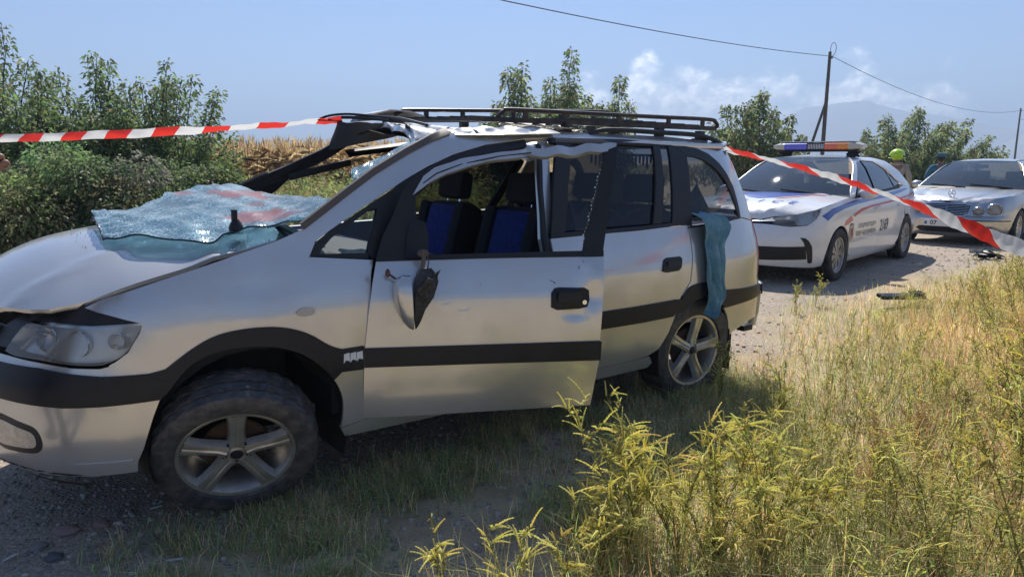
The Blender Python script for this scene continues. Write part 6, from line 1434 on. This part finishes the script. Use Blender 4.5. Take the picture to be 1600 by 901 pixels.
# ------------------------------------------------------------------ people
def person(name, loc, yaw, label, joints, mats, scale=1.0, extras=None, fingers=True, curl=0.0):
    """one skinned body: joints override the standing pose; mats = (top, trousers, skin, shoes)"""
    J = dict(pelvis=(0, 0, .95), spine=(0, .01, 1.12), chest=(0, .0, 1.32), neck=(0, .005, 1.50), jaw=(0, -.02, 1.575), head=(0, -.005, 1.655), crown=(0, .01, 1.735), nose=(0, -.115, 1.63),
             shL=(.18, 0, 1.43), elL=(.25, .02, 1.15), wrL=(.26, -.06, .90), shR=(-.18, 0, 1.43), elR=(-.25, .02, 1.15), wrR=(-.26, -.06, .90),
             hipL=(.095, 0, .90), knL=(.10, -.01, .50), anL=(.105, .02, .09), toL=(.12, -.15, .04), hipR=(-.095, 0, .90), knR=(-.10, -.01, .50), anR=(-.105, .02, .09), toR=(-.12, -.15, .04))
    J.update(joints)
    rad = dict(pelvis=.135, spine=.125, chest=.14, neck=.055, jaw=.068, head=.085, crown=.055, nose=.014, sh=.075, el=.05, wr=.032, hip=.095, kn=.062, an=.042, to=.035)
    names = list(J); idx = {k: i for i, k in enumerate(names)}
    E = [('pelvis', 'spine'), ('spine', 'chest'), ('chest', 'neck'), ('neck', 'jaw'), ('jaw', 'head'), ('head', 'crown'), ('head', 'nose'), ('chest', 'shL'), ('shL', 'elL'), ('elL', 'wrL'), ('chest', 'shR'), ('shR', 'elR'), ('elR', 'wrR'), ('pelvis', 'hipL'), ('hipL', 'knL'), ('knL', 'anL'), ('anL', 'toL'), ('pelvis', 'hipR'), ('hipR', 'knR'), ('knR', 'anR'), ('anR', 'toR')]
    V = [Vector(J[k]) for k in names]; Rr = [rad.get(k, rad.get(k[:2], rad.get(k[:3], .05))) for k in names]; zone = {}
    for k in names: zone[idx[k]] = 2 if k in ('neck', 'jaw', 'head', 'crown', 'nose') else (1 if k[:3] in ('hip', 'pel') or k[:2] == 'kn' else (3 if k[:2] in ('an', 'to') else 0))
    EE = [(idx[a], idx[b]) for a, b in E]
    for s in ('L', 'R'):
        w = Vector(J['wr' + s]); d = (w - Vector(J['el' + s])).normalized(); sx_ = 1 if s == 'L' else -1
        side = d.cross(Vector((0, 1, 0))) if abs(d.y) < .8 else d.cross(Vector((0, 0, 1))); side.normalize(); pn = d.cross(side)
        pm = w + d * .055; V.append(pm); Rr.append(.034); zone[len(V) - 1] = 2; EE.append((idx['wr' + s], len(V) - 1)); ip = len(V) - 1
        for f_ in range(4):
            o_ = (f_ - 1.5) * .021; Lf = (.068, .078, .074, .058)[f_]; a = pm + d * .035 + side * o_; c_ = R(18 + 75 * curl)
            V.append(a); Rr.append(.011); zone[len(V) - 1] = 2; EE.append((ip, len(V) - 1)); prev = len(V) - 1; dd = d.copy()
            for q in range(3):
                dd = (Matrix.Rotation(c_, 3, side) @ dd); V.append(V[prev] + dd * Lf * (.42, .33, .25)[q]); Rr.append((.010, .009, .0075)[q]); zone[len(V) - 1] = 2; EE.append((prev, len(V) - 1)); prev = len(V) - 1
        a = w + d * .03 + side * .03 * sx_; V.append(a); Rr.append(.013); zone[len(V) - 1] = 2; EE.append((ip, len(V) - 1)); prev = len(V) - 1
        for q in range(2):
            V.append(V[prev] + (d * .7 + side * .6 * sx_ * (1 - q) + pn * .3 * curl).normalized() * .032); Rr.append(.010); zone[len(V) - 1] = 2; EE.append((prev, len(V) - 1)); prev = len(V) - 1
    me = bpy.data.meshes.new('body'); me.from_pydata([tuple(v) for v in V], EE, [])
    o = bpy.data.objects.new('body', me); COL.objects.link(o)
    sk = o.modifiers.new('skin', 'SKIN'); sk.use_smooth_shade = True
    for i, dv in enumerate(me.skin_vertices[0].data): dv.radius = (Rr[i] * (1.18 if zone[i] == 0 and i == idx['chest'] else 1), Rr[i]); dv.use_root = (i == idx['pelvis'])
    o.modifiers.new('sub', 'SUBSURF').levels = 2; o.modifiers['sub'].render_levels = 2
    dg = bpy.context.evaluated_depsgraph_get(); nm = bpy.data.meshes.new_from_object(o.evaluated_get(dg)); bpy.data.objects.remove(o)
    nm.materials.clear()
    for m in mats: nm.materials.append(m)
    B = np.array([tuple(v) for v in V])
    for p in nm.polygons:
        d = ((B - np.array(p.center))**2).sum(1); p.material_index = zone[int(np.argmin(d))]; p.use_smooth = True
    root = empty(name, loc, (0, 0, yaw)); root.scale = (scale,) * 3; tag(root, label, 'person')
    body = link(bpy.data.objects.new('body', nm), root)
    if extras: extras(root, J)
    return root
skin_m = mat('skin', (.30, .165, .11), .55, var=(.26, .13, .085), vscale=20)
hair_m = mat('dark_hair', (.018, .014, .012), .6)
tan_m = mat('turnout_cloth', (.46, .39, .30), .85, var=(.36, .30, .22), vscale=9, bump=.4, bscale=40)
lime = mat('lime_helmet', (.52, .78, .03), .3, coat=.5); limeband = mat('lime_band', (.50, .65, .06), .5)
boots = mat('black_boots', (.015, .015, .015), .5); teal_u = mat('teal_uniform', (.045, .17, .25), .8, var=(.03, .13, .20), vscale=10, bump=.3, bscale=60)
grey_tr = mat('dark_trousers', (.03, .035, .05), .85)
def ff_extra(root, J):
    h = Vector(J['head']); g = Geo()
    g.blob((h.x, h.y + .005, h.z + .03), (.145, .165, .135), 20, 12, lambda d: 1.0 if d.z > -.15 else .78); g.build('helmet', lime, root)
    Geo().lathe([(-.01, .150), (-.022, .162), (-.030, .150)], 24, 'Z', c=(h.x, h.y, h.z + .005)).build('helmet_rim', lime, root)
    for a in (-60, 60): Geo().blob((h.x + math.sin(R(a)) * .142, h.y + math.cos(R(a)) * .142, h.z + .012), (.014, .014, .026), 8, 6).build('helmet_clip', rubber_trim, root)
    Geo().tube([(h.x + math.cos(a) * .092, h.y + .02 + math.sin(a) * .085, 1.50) for a in [2 * PI * i / 16 for i in range(17)]], .030, 8, cap=False).build('jacket_collar', tan_m, root)
    for s in ('L', 'R'):
        e, w = Vector(J['el' + s]), Vector(J['wr' + s]); m_ = e.lerp(w, .45); d = (w - e).normalized(); Geo().tube([m_ - d * .03, m_ + d * .03], .058, 12).build('arm_band', limeband, root)
person('firefighter', (7.62, 14.55, float(gh(np.array([7.62]), np.array([14.55]))[0])), R(150), 'person in lime green helmet and beige jacket seen from behind past the police car',
       dict(elL=(.27, -.02, 1.17), wrL=(.19, -.22, 1.05), elR=(-.27, .0, 1.17), wrR=(-.2, -.2, 1.02), head=(0, -.03, 1.64), jaw=(0, -.035, 1.56), nose=(0, -.14, 1.60)), (tan_m, tan_m, skin_m, boots), .985, ff_extra)
def off_extra(root, J):
    h = Vector(J['head'])
    g = Geo(); g.lathe([(.025, .098), (.075, .105), (.105, .100), (.112, .070), (.108, .004)], 24, 'Z', c=(h.x, h.y + .01, h.z)); g.build('cap', teal_u, root)
    V = []; F = []
    for i in range(9):
        a = R(-150 + 120 * i / 8); V += [(h.x + math.cos(a) * .098, h.y + math.sin(a) * .098, h.z + .035), (h.x + math.cos(a) * .13, h.y + math.sin(a) * .175, h.z + .012)]
    for i in range(8): F.append((i * 2, i * 2 + 1, i * 2 + 3, i * 2 + 2))
    Geo().add(V, F).build('cap_visor', rubber_trim, root, solid=.004)
    Geo().blob((h.x, h.y + .03, h.z - .005), (.088, .075, .075), 16, 10).build('hair', hair_m, root)
    for s in (-1, 1): Geo().box((s * .13, .0, 1.475), (.11, .06, .012), Euler((0, R(18 * s), 0)).to_matrix()).build('shoulder_board', navy_print, root, bevel=.003)
    Geo().tube([(math.cos(a) * .068, .01 + math.sin(a) * .066, 1.495) for a in [2 * PI * i / 16 for i in range(17)]], .016, 6, cap=False).build('shirt_collar', teal_u, root)
    Geo().blob((.222, -.03, 1.33), (.012, .035, .045), 10, 6).build('sleeve_patch', mat('sleeve_patch', (.45, .45, .42), .6), root)
person('police_officer', (10.02, 17.15, float(gh(np.array([10.02]), np.array([17.15]))[0])), R(160), 'person in teal uniform and cap standing behind the silver sedan',
       dict(elL=(.29, .04, 1.18), wrL=(.20, -.12, 1.0), elR=(-.29, .04, 1.18), wrR=(-.2, -.12, 1.0)), (teal_u, grey_tr, skin_m, boots), 1.0, off_extra)
def by_extra(root, J):
    h = Vector(J['head']); Geo().blob((h.x, h.y + .025, h.z + .035), (.094, .10, .088), 16, 10).build('hair', hair_m, root)
person('bystander', (-2.150, 1.85, 0.0), R(180), 'person mostly outside the left edge with only a raised fist in view',
       dict(shR=(-.18, -.02, 1.44), elR=(-.38, -.08, 1.22), wrR=(-.55, -.31, 1.365)), (mat('dark_shirt', (.04, .045, .06), .85), grey_tr, skin_m, boots), 1.0, by_extra, curl=1.0)

# ------------------------------------------------------------------ stones, gravel, litter
def stone_mesh(seed, n=1):
    r = np.random.default_rng(seed); bm = bmesh.new(); bmesh.ops.create_icosphere(bm, subdivisions=n, radius=1)
    for v in bm.verts: v.co *= 1 + r.normal(0, .14); v.co.z *= .6
    me = bpy.data.meshes.new('stone'); bm.to_mesh(me); bm.free(); me.polygons.foreach_set('use_smooth', [n > 1] * len(me.polygons)); return me
stone_a = mat('grey_stone', (.24, .22, .20), .9, var=(.33, .30, .27), vscale=30, bump=.4, bscale=60); stone_b = mat('pink_stone', (.32, .225, .20), .9, var=(.4, .30, .27), vscale=20, bump=.4, bscale=60); stone_c = mat('dark_stone', (.11, .115, .125), .85, var=(.17, .17, .18), vscale=25, bump=.4, bscale=60)
for i, (x, y, s, m, lab) in enumerate([(-1.70, 2.56, .036, stone_b, 'pinkish flat stone left of the front wheel, largest of the stones'), (-1.735, 2.45, .026, stone_a, 'pale grey stone just below the pinkish stone'), (-1.635, 2.375, .026, stone_c, 'dark grey rounded stone nearest the bottom left corner'), (-1.36, 2.50, .024, stone_a, 'small whitish stone on the gravel right of the pinkish stone'), (-1.60, 2.62, .028, stone_b, 'small brownish stone beside the pinkish stone'), (-1.50, 2.37, .022, stone_a, 'small pale pebble near the bottom edge left of the grass'), (-1.02, 2.22, .022, stone_c, 'grey stone at the bottom edge among the grass')]):
    me_ = stone_mesh(100 + i, 2); me_.materials.append(m); o = bpy.data.objects.new('stone', me_); link(o); o.location = (x, y, float(gh(np.array([x]), np.array([y]))[0]) + s * .2); o.scale = (s * 1.3, s, s * .9); o.rotation_euler = (0, 0, i * 1.3); tag(o, lab, 'stone', 'stones on the gravel')
def gravel():
    r = np.random.default_rng(3); base = []
    for k in range(6):
        m = stone_mesh(200 + k, 1); v = np.array([tuple(q.co) for q in m.vertices]); f = np.array([tuple(p.vertices) for p in m.polygons]); base.append((v, f))
    n = 22000; X = r.uniform(-2.6, 9.5, n); Y = np.where(r.random(n) < .62, r.uniform(1.9, 5.0, n), r.uniform(5, 13, n)); X = np.where(Y < 5, r.uniform(-2.6, 2.2, n), X)
    keep = r.random(n) < np.where((Y < 3.6) & (X < .7), .75, .12) + .88 * on_road(X, Y); X, Y = X[keep], Y[keep]; Z = gh(X, Y); v_ = Veg()
    S = .0035 + .011 * r.random(len(X))**3 * np.where(Y < 5, 1, 1.3)
    for k in range(6):
        ii = np.arange(k, len(X), 6); v, f = base[k]; nn = len(ii); a = r.uniform(0, 6.28, nn); c_, s_ = np.cos(a), np.sin(a)
        P = np.stack([v[None, :, 0] * c_[:, None] - v[None, :, 1] * s_[:, None], v[None, :, 0] * s_[:, None] + v[None, :, 1] * c_[:, None], np.broadcast_to(v[None, :, 2], (nn, len(v)))], -1) * S[ii][:, None, None] * 1.1
        P = P + np.stack([X[ii], Y[ii], Z[ii] + S[ii] * .25], 1)[:, None, :]
        col = np.clip((.24 + .34 * r.random((nn, 1))**1.5) * np.array([[1, .89, .77]]) * (1 + r.normal(0, .05, (nn, 3))), .03, .6)
        v_.tri(P.reshape(-1, 3), (f[None] + (np.arange(nn) * len(v))[:, None, None]).reshape(-1, 3), np.repeat(col, len(v), 0))
    o = v_.build('gravel', mat_attr_wood); tag(o, 'loose grey gravel scattered over the road', 'gravel', kind='stuff')
gravel()
lit = mat('white_litter', (.62, .61, .58), .7)
for (x, y, a, L, lab) in [(-1.45, 2.745, .6, .022, 'small white cigarette end on the gravel near the front wheel'), (-1.79, 2.375, 1.1, .026, 'thin white splinter in the bottom left corner'), (-1.30, 2.70, 2.2, .014, 'tiny white scrap on the gravel right of the cigarette end'), (-1.20, 2.36, .2, .03, 'thin pale straw lying at the bottom edge')]:
    z = float(gh(np.array([x]), np.array([y]))[0]) + .008
    o = Geo().tube([(x - math.cos(a) * L, y - math.sin(a) * L, z), (x + math.cos(a) * L, y + math.sin(a) * L, z + .002)], .004, 7).build('litter', lit); tag(o, lab, 'litter', 'small litter on the gravel')
# pieces of black car trim lying in the weeds and on the road
o = Geo().box((0, 0, 0), (.52, .10, .035), Euler((.2, .05, .3)).to_matrix()).box((.16, .03, .03), (.2, .06, .02), Euler((.4, .1, .5)).to_matrix()).build('broken_trim', plastic, bevel=.008); o.location = (3.76, 6.86, .10); tag(o, 'black piece of broken car trim lying in the grass right of the minivan', 'debris')
rag2 = Geo(); rr_ = random.Random(9)
for i in range(7): rag2.box((rr_.uniform(-.35, .35), rr_.uniform(-.1, .1), rr_.uniform(.02, .10)), (rr_.uniform(.1, .3), rr_.uniform(.05, .12), .015), Euler((rr_.uniform(-.6, .6), rr_.uniform(-.6, .6), rr_.uniform(0, 3))).to_matrix())
o = rag2.build('broken_trim', plastic, smooth=False); o.location = (6.95, 10.3, .02); tag(o, 'heap of dark broken plastic at the road edge below the silver sedan', 'debris')

# ------------------------------------------------------------------ grass and weeds
def field_h(x, y):
    """how tall the weeds stand on the verge"""
    d = -road_d(x, y); return np.clip(.15 + .12 * np.clip(d, 0, 3) + .16 * np.clip((x - .62 * y) / .6, 0, 1), 0, .55)
def grass():
    v = Veg(); r = np.random.default_rng(11)
    # shaded tufts between the camera and the van
    cs = [(-.52, 2.95, .34, 1.0), (-.85, 2.62, .30, .9), (-.25, 3.05, .26, 1.0), (-1.25, 2.36, .30, .55), (-.65, 2.35, .28, .6), (.05, 3.45, .35, .8), (.45, 3.75, .35, .7), (.95, 4.1, .4, 1.0), (1.35, 4.4, .4, 1.1), (.75, 3.2, .45, 1.0), (1.2, 3.4, .4, 1.2), (-1.05, 2.75, .14, .7), (1.3, 3.9, .35, 1.1), (.25, 2.7, .3, .6)]
    for (x, y, rd, k) in cs:
        n = int(9000 * rd * k); q = r.normal(0, rd * .42, (n, 2)); q[:, 0] += x; q[:, 1] += y
        tn_ = fbm(q[:, 0], q[:, 1], 9, 3, 3); keep = tn_ > .36; q = q[keep]; n = len(q); P = np.stack([q[:, 0], q[:, 1], gh(q[:, 0], q[:, 1]) - .004], 1)
        col = cvar((.30, .35, .16), n, .25, r); dry = r.random(n) < .33 + .3 * (fbm(q[:, 0], q[:, 1], 4, 2, 8) > .5); col[dry] = cvar((.62, .52, .32), int(dry.sum()), .22, r)
        v.blades(P, r.uniform(.03, .115, n) * (.75 + .4 * k), r.uniform(.002, .0042, n), r.uniform(.2, 1.25, n), col, r, col * 1.2)
    # verge on the right, far verge and road edge
    n = 120000; X = r.uniform(.2, 10.5, n); Y = 2.0 + 11 * r.random(n)**1.35
    d = -road_d(X, Y); ok = (d > -.25 + .8 * (fbm(X, Y, 1.1, 3, 7) - .45)) & (X < Y * .80 + .7); X, Y, d = X[ok], Y[ok], d[ok]; ok = r.random(len(X)) < np.clip(.15 + d * .9, 0, 1); X, Y, d = X[ok], Y[ok], d[ok]; n = len(X)
    P = np.stack([X, Y, gh(X, Y) - .004], 1); dr = fbm(X, Y, .9, 4, 21)
    col = cvar((.29, .31, .12), n, .28, r); dry = r.random(n) < np.clip(.36 + (dr - .45) * 2.6 + .25 * np.exp(-((d - .3) / .5)**2), .08, .95); col[dry] = cvar((.66, .50, .26), int(dry.sum()), .22, r)
    pt_ = (.75 + .6 * fbm(X, Y, 1.6, 3, 33))[:, None]; col = col * pt_
    v.blades(P, (.05 + .16 * r.random(n)) * (.6 + .5 * np.clip(d, 0, 1.4)), r.uniform(.0025, .0055, n), r.uniform(.15, 1.2, n), col, r, col * 1.15)
    n = 24000; X = r.uniform(.9, 9.5, n); Y = 2.0 + 8.5 * r.random(n)**1.3; d = -road_d(X, Y)      # thin straw stalks
    ok = (d > .3) & (X < Y * .80 + .6) & (r.random(n) < np.clip(.2 + d * .7, 0, 1)); X, Y, d = X[ok], Y[ok], d[ok]; n = len(X); P = np.stack([X, Y, gh(X, Y) - .004], 1)
    col = cvar((.64, .48, .24), n, .2, r); gr = r.random(n) < .5; col[gr] = cvar((.36, .38, .13), int(gr.sum()), .2, r)
    v.blades(P, r.uniform(.12, .36, n) * (.7 + .3 * np.clip(d, 0, 1.5)), r.uniform(.0018, .0034, n), r.uniform(.1, 1.0, n), col, r)
    n = 26000; X = r.uniform(-7, 14, n); Y = r.uniform(5.2, 20, n); d = road_d(X, Y); ok = (d > ROAD_W - .8) & (d < ROAD_W + 3.5); X, Y = X[ok], Y[ok]; n = len(X); P = np.stack([X, Y, gh(X, Y)], 1)
    col = cvar((.2, .21, .09), n, .3, r); dry = r.random(n) < .5; col[dry] = cvar((.52, .43, .25), int(dry.sum()), .2, r); v.blades(P, r.uniform(.08, .38, n), .008, r.uniform(.1, .9, n), col, r)
    o = v.build('grass', straw_m); tag(o, 'dry and green grass on the verge and in tufts on the gravel', 'grass', kind='stuff')
grass()
def weed(seed, h, detail=1, seedy=.5, dry=0.0, arch=.3, nb=7):
    """a branching goosefoot-like weed with small leaves and seed spikes"""
    r = np.random.default_rng(seed); v = Veg(); green = np.array([.36, .36, .11]); gold = np.array([.68, .63, .25]); straw = np.array([.60, .48, .29])
    stemc = straw if dry else np.array([.26, .25, .10])
    ns = 3 if detail else 1
    for s in range(ns):
        a = r.uniform(0, 6.28); b = r.uniform(.05, .42) * h; hh = h * (1 if s == 0 else r.uniform(.6, .95)); m = 8
        T = np.linspace(0, 1, m); main = np.stack([np.cos(a) * b * T**1.4, np.sin(a) * b * T**1.4, hh * T * (1 - .06 * T)], 1) + np.cumsum(r.normal(0, .006, (m, 3)), 0) * h * 2
        main[0] = [r.normal(0, .01), r.normal(0, .01), -.01]
        v.stem(main, .0042 * (h / .6), .0014, stemc * r.uniform(.8, 1.1), 4 if detail else 3)
        ends = []
        for k in range(nb):
            t = r.uniform(.22, .97); i0 = min(int(t * (m - 1)), m - 2); p = main[i0] + (main[i0 + 1] - main[i0]) * (t * (m - 1) - i0)
            aa = r.uniform(0, 6.28); L = h * r.uniform(.14, .36) * (1.15 - .6 * t); d = np.array([math.cos(aa), math.sin(aa), r.uniform(.9, 2.4)]); d /= np.linalg.norm(d)
            mm_ = 5; TT = np.linspace(0, 1, mm_)[:, None]; br = p + d * L * TT + np.array([0, 0, -1]) * arch * L * TT**2.4 + np.cumsum(r.normal(0, .004, (mm_, 3)), 0)
            v.stem(br, .0022, .0010, stemc * r.uniform(.8, 1.15), 3); ends.append((br, L))
        ends.append((main[m // 2:], hh * .4))
        for br, L in ends:
            nl = (11 if detail else 7)
            if dry: nl = 3 if detail else 1
            tt = r.uniform(0, 1, nl) * (len(br) - 1.001); i0 = tt.astype(int); P = br[i0] + (br[i0 + 1] - br[i0]) * (tt - i0)[:, None]
            sz = r.uniform(.012, .032, nl) * (h / .6)**.5; c0 = cvar(green if not dry else straw * .8, nl, .22, r); yl = r.random(nl) < .25; c0[yl] = cvar((.34, .31, .08), int(yl.sum()), .2, r)
            if not detail: sz = sz * 1.15
            v.leaves(P, r.normal(size=(nl, 3)) + [0, 0, .5], sz, sz * r.uniform(.22, .4, nl), c0, .25, r)
            if r.random() < seedy and not dry:
                for q in range(3 if detail else 1):
                    i1 = r.integers(max(0, len(br) - 3), len(br)); p = br[i1]; d = (br[-1] - br[-2]); d = d / (np.linalg.norm(d) + 1e-9) + r.normal(0, .42, 3) + [0, 0, .45]; d /= np.linalg.norm(d); Ls = r.uniform(.05, .13) * (h / .6)**.6
                    kk = 15 if detail else 5; TT = np.linspace(0, 1, kk)[:, None]; sp_ = p + d * Ls * TT + np.array([0, 0, -1]) * Ls * .28 * TT**2
                    v.stem(sp_, .0034 if detail else .0042, .0014, gold * r.uniform(.75, 1.15) * (1 + r.normal(0, .03, 3)), 5 if detail else 3, .38 if detail else .25)
    return v
def weed_field():
    r = np.random.default_rng(31); protos = [weed(300 + i, .55, 0, .75, 0, .35, 9) for i in range(6)] + [weed(320 + i, .45, 0, 0, 1, .2, 9) for i in range(3)]
    v = Veg(); n = 8200; X = r.uniform(.7, 9.5, n); Y = 2.0 + 9.0 * r.random(n)**1.25; d = -road_d(X, Y)
    ok = (d > .25) & (X < Y * .80 + .6) & (X > 1.05 + .35 * (fbm(X, Y, 1.5, 3, 2) - .5)) & ~((Y > 4.3) & (d < .7) & (r.random(n) < .8)); X, Y, d = X[ok], Y[ok], d[ok]
    ok = r.random(len(X)) < np.clip(.12 + (d - .2) * .85, 0, 1) * np.where(Y > 6.5, .75, 1); X, Y, d = X[ok], Y[ok], d[ok]; Z = gh(X, Y); H = field_h(X, Y) * r.uniform(.6, 1.25, len(X))
    dr = fbm(X, Y, .9, 4, 21)
    for x, y, z, h, q in zip(X, Y, Z, H, dr):
        isd = r.random() < np.clip(.34 + (q - .45) * 2.5, .08, .85); pr = protos[6 + r.integers(3)] if isd else protos[r.integers(6)]
        s = h / .55 * (1.0 if not isd else .95); a = r.uniform(0, 6.28); M = np.eye(4); M[:3, :3] = np.array([[math.cos(a), -math.sin(a), r.normal(0, .12)], [math.sin(a), math.cos(a), r.normal(0, .12)], [0, 0, 1]]) * s; M[:3, 3] = (x, y, z)
        v.add(pr, M, r.uniform(.7, 1.15) * (.85 + .5 * float(q)))
    print('weeds', len(X)); o = v.build('weed_patch', straw_m); tag(o, 'dense yellow green weeds covering the verge on the right', 'weeds', kind='stuff')
weed_field()
# the large single weeds in front
WD = [(.42, 2.42, .60, .9, 'tall golden seeded weed rising highest in front of the driver door corner'), (.58, 2.36, .56, .9, 'golden seeded weed in front, right beside the highest one'), (.74, 2.44, .52, .85, 'bushy yellow green weed in front, middle of the clump'), (.90, 2.40, .50, .8, 'bushy weed with golden tips at the right of the front clump'), (.30, 2.26, .40, .9, 'shorter golden weed at the left of the front clump'),
      (-.02, 2.05, .42, 1.0, 'thin weed with drooping golden spikes left of the front clump'), (-.24, 2.03, .36, 1.0, 'leftmost thin weed with golden spikes at the bottom edge'), (.66, 2.22, .40, .8, 'leafy green weed at the bottom edge below the clump'), (.98, 2.70, .42, .7, 'green weed behind the right side of the front clump'), (.50, 2.62, .50, .85, 'golden weed behind the middle of the front clump'), (.84, 2.20, .38, .7, 'low leafy weed at the bottom edge right of the clump'), (1.06, 2.40, .34, .6, 'yellow green weed at the right foot of the clump'),
      (.16, 2.12, .34, .9, 'low golden weed at the bottom edge between the clump and the thin weeds'), (1.22, 4.05, .42, .2, 'thin pale green grass-like weed arching below the rear wheel'), (1.42, 3.62, .40, .3, 'thin green weed standing in the minivan shadow edge'), (2.62, 6.55, .30, .2, 'small grey green weed growing at the road edge behind the minivan'), (2.95, 6.9, .32, .2, 'grey green weed at the road edge nearest the police car front wheel')]
for i, (x, y, h, sd, lab) in enumerate(WD):
    root = empty('weed_plant', (x, y, float(gh(np.array([x]), np.array([y]))[0]))); tag(root, lab, 'weed', 'single weeds on the verge')
    big = i < 13
    w = weed(500 + i, h, 1, sd, 0, .34 if big else .2, 9 if big else 8)
    if i in (5, 6, 12): w = weed(500 + i, h * .9, 1, sd, 0, .3, 3)
    if big and i not in (5, 6, 12):
        w.add(weed(600 + i * 5, h * .85, 1, sd, 0, .25, 5))
    rg_ = np.random.default_rng(900 + i); nn_ = 60 if big else 40      # long thin grass leaves growing up through it
    q_ = rg_.normal(0, .05, (nn_, 2)); w.blades(np.stack([q_[:, 0], q_[:, 1], 0 * q_[:, 0]], 1), rg_.uniform(.15, .42, nn_) * h / .5, .0028, rg_.uniform(.1, .9, nn_), cvar((.50, .48, .20), nn_, .25, rg_), rg_)
    w.build('foliage', straw_m, root)
for i, (x, y, h, lab) in enumerate([(1.62, 3.05, .34, 'dry tan dead weed with bare forked stalks on the right verge'), (1.95, 3.3, .36, 'dry dead weed tangle right of the forked dead weed'), (1.45, 2.72, .26, 'low dry weed tangle in front of the forked dead weed')]):
    root = empty('dead_weed', (x, y, float(gh(np.array([x]), np.array([y]))[0]))); tag(root, lab, 'weed', 'dead weeds on the verge')
    w = weed(700 + i, h, 1, 0, 1, .1, 22); w.add(weed(710 + i, h * .8, 1, 0, 1, .3, 22)); w.build('stalks', straw_m, root)

# ------------------------------------------------------------------ air
hz = Geo().box((0, 700, 86), (6000, 4600, 182)).build('haze', mat('unused_haze', (1, 1, 1)), smooth=False)
hm = bpy.data.materials.new('haze_air'); hm.use_nodes = True; t = hm.node_tree; t.nodes.clear(); o = t.nodes.new('ShaderNodeOutputMaterial'); pv = t.nodes.new('ShaderNodeVolumePrincipled')
pv.inputs['Color'].default_value = (.58, .75, 1.0, 1); pv.inputs['Density'].default_value = .0010; pv.inputs['Anisotropy'].default_value = .2; t.links.new(pv.outputs[0], o.inputs['Volume'])
hz.data.materials.clear(); hz.data.materials.append(hm); tag(hz, 'pale blue haze filling the air over the plain', 'haze', kind='stuff')
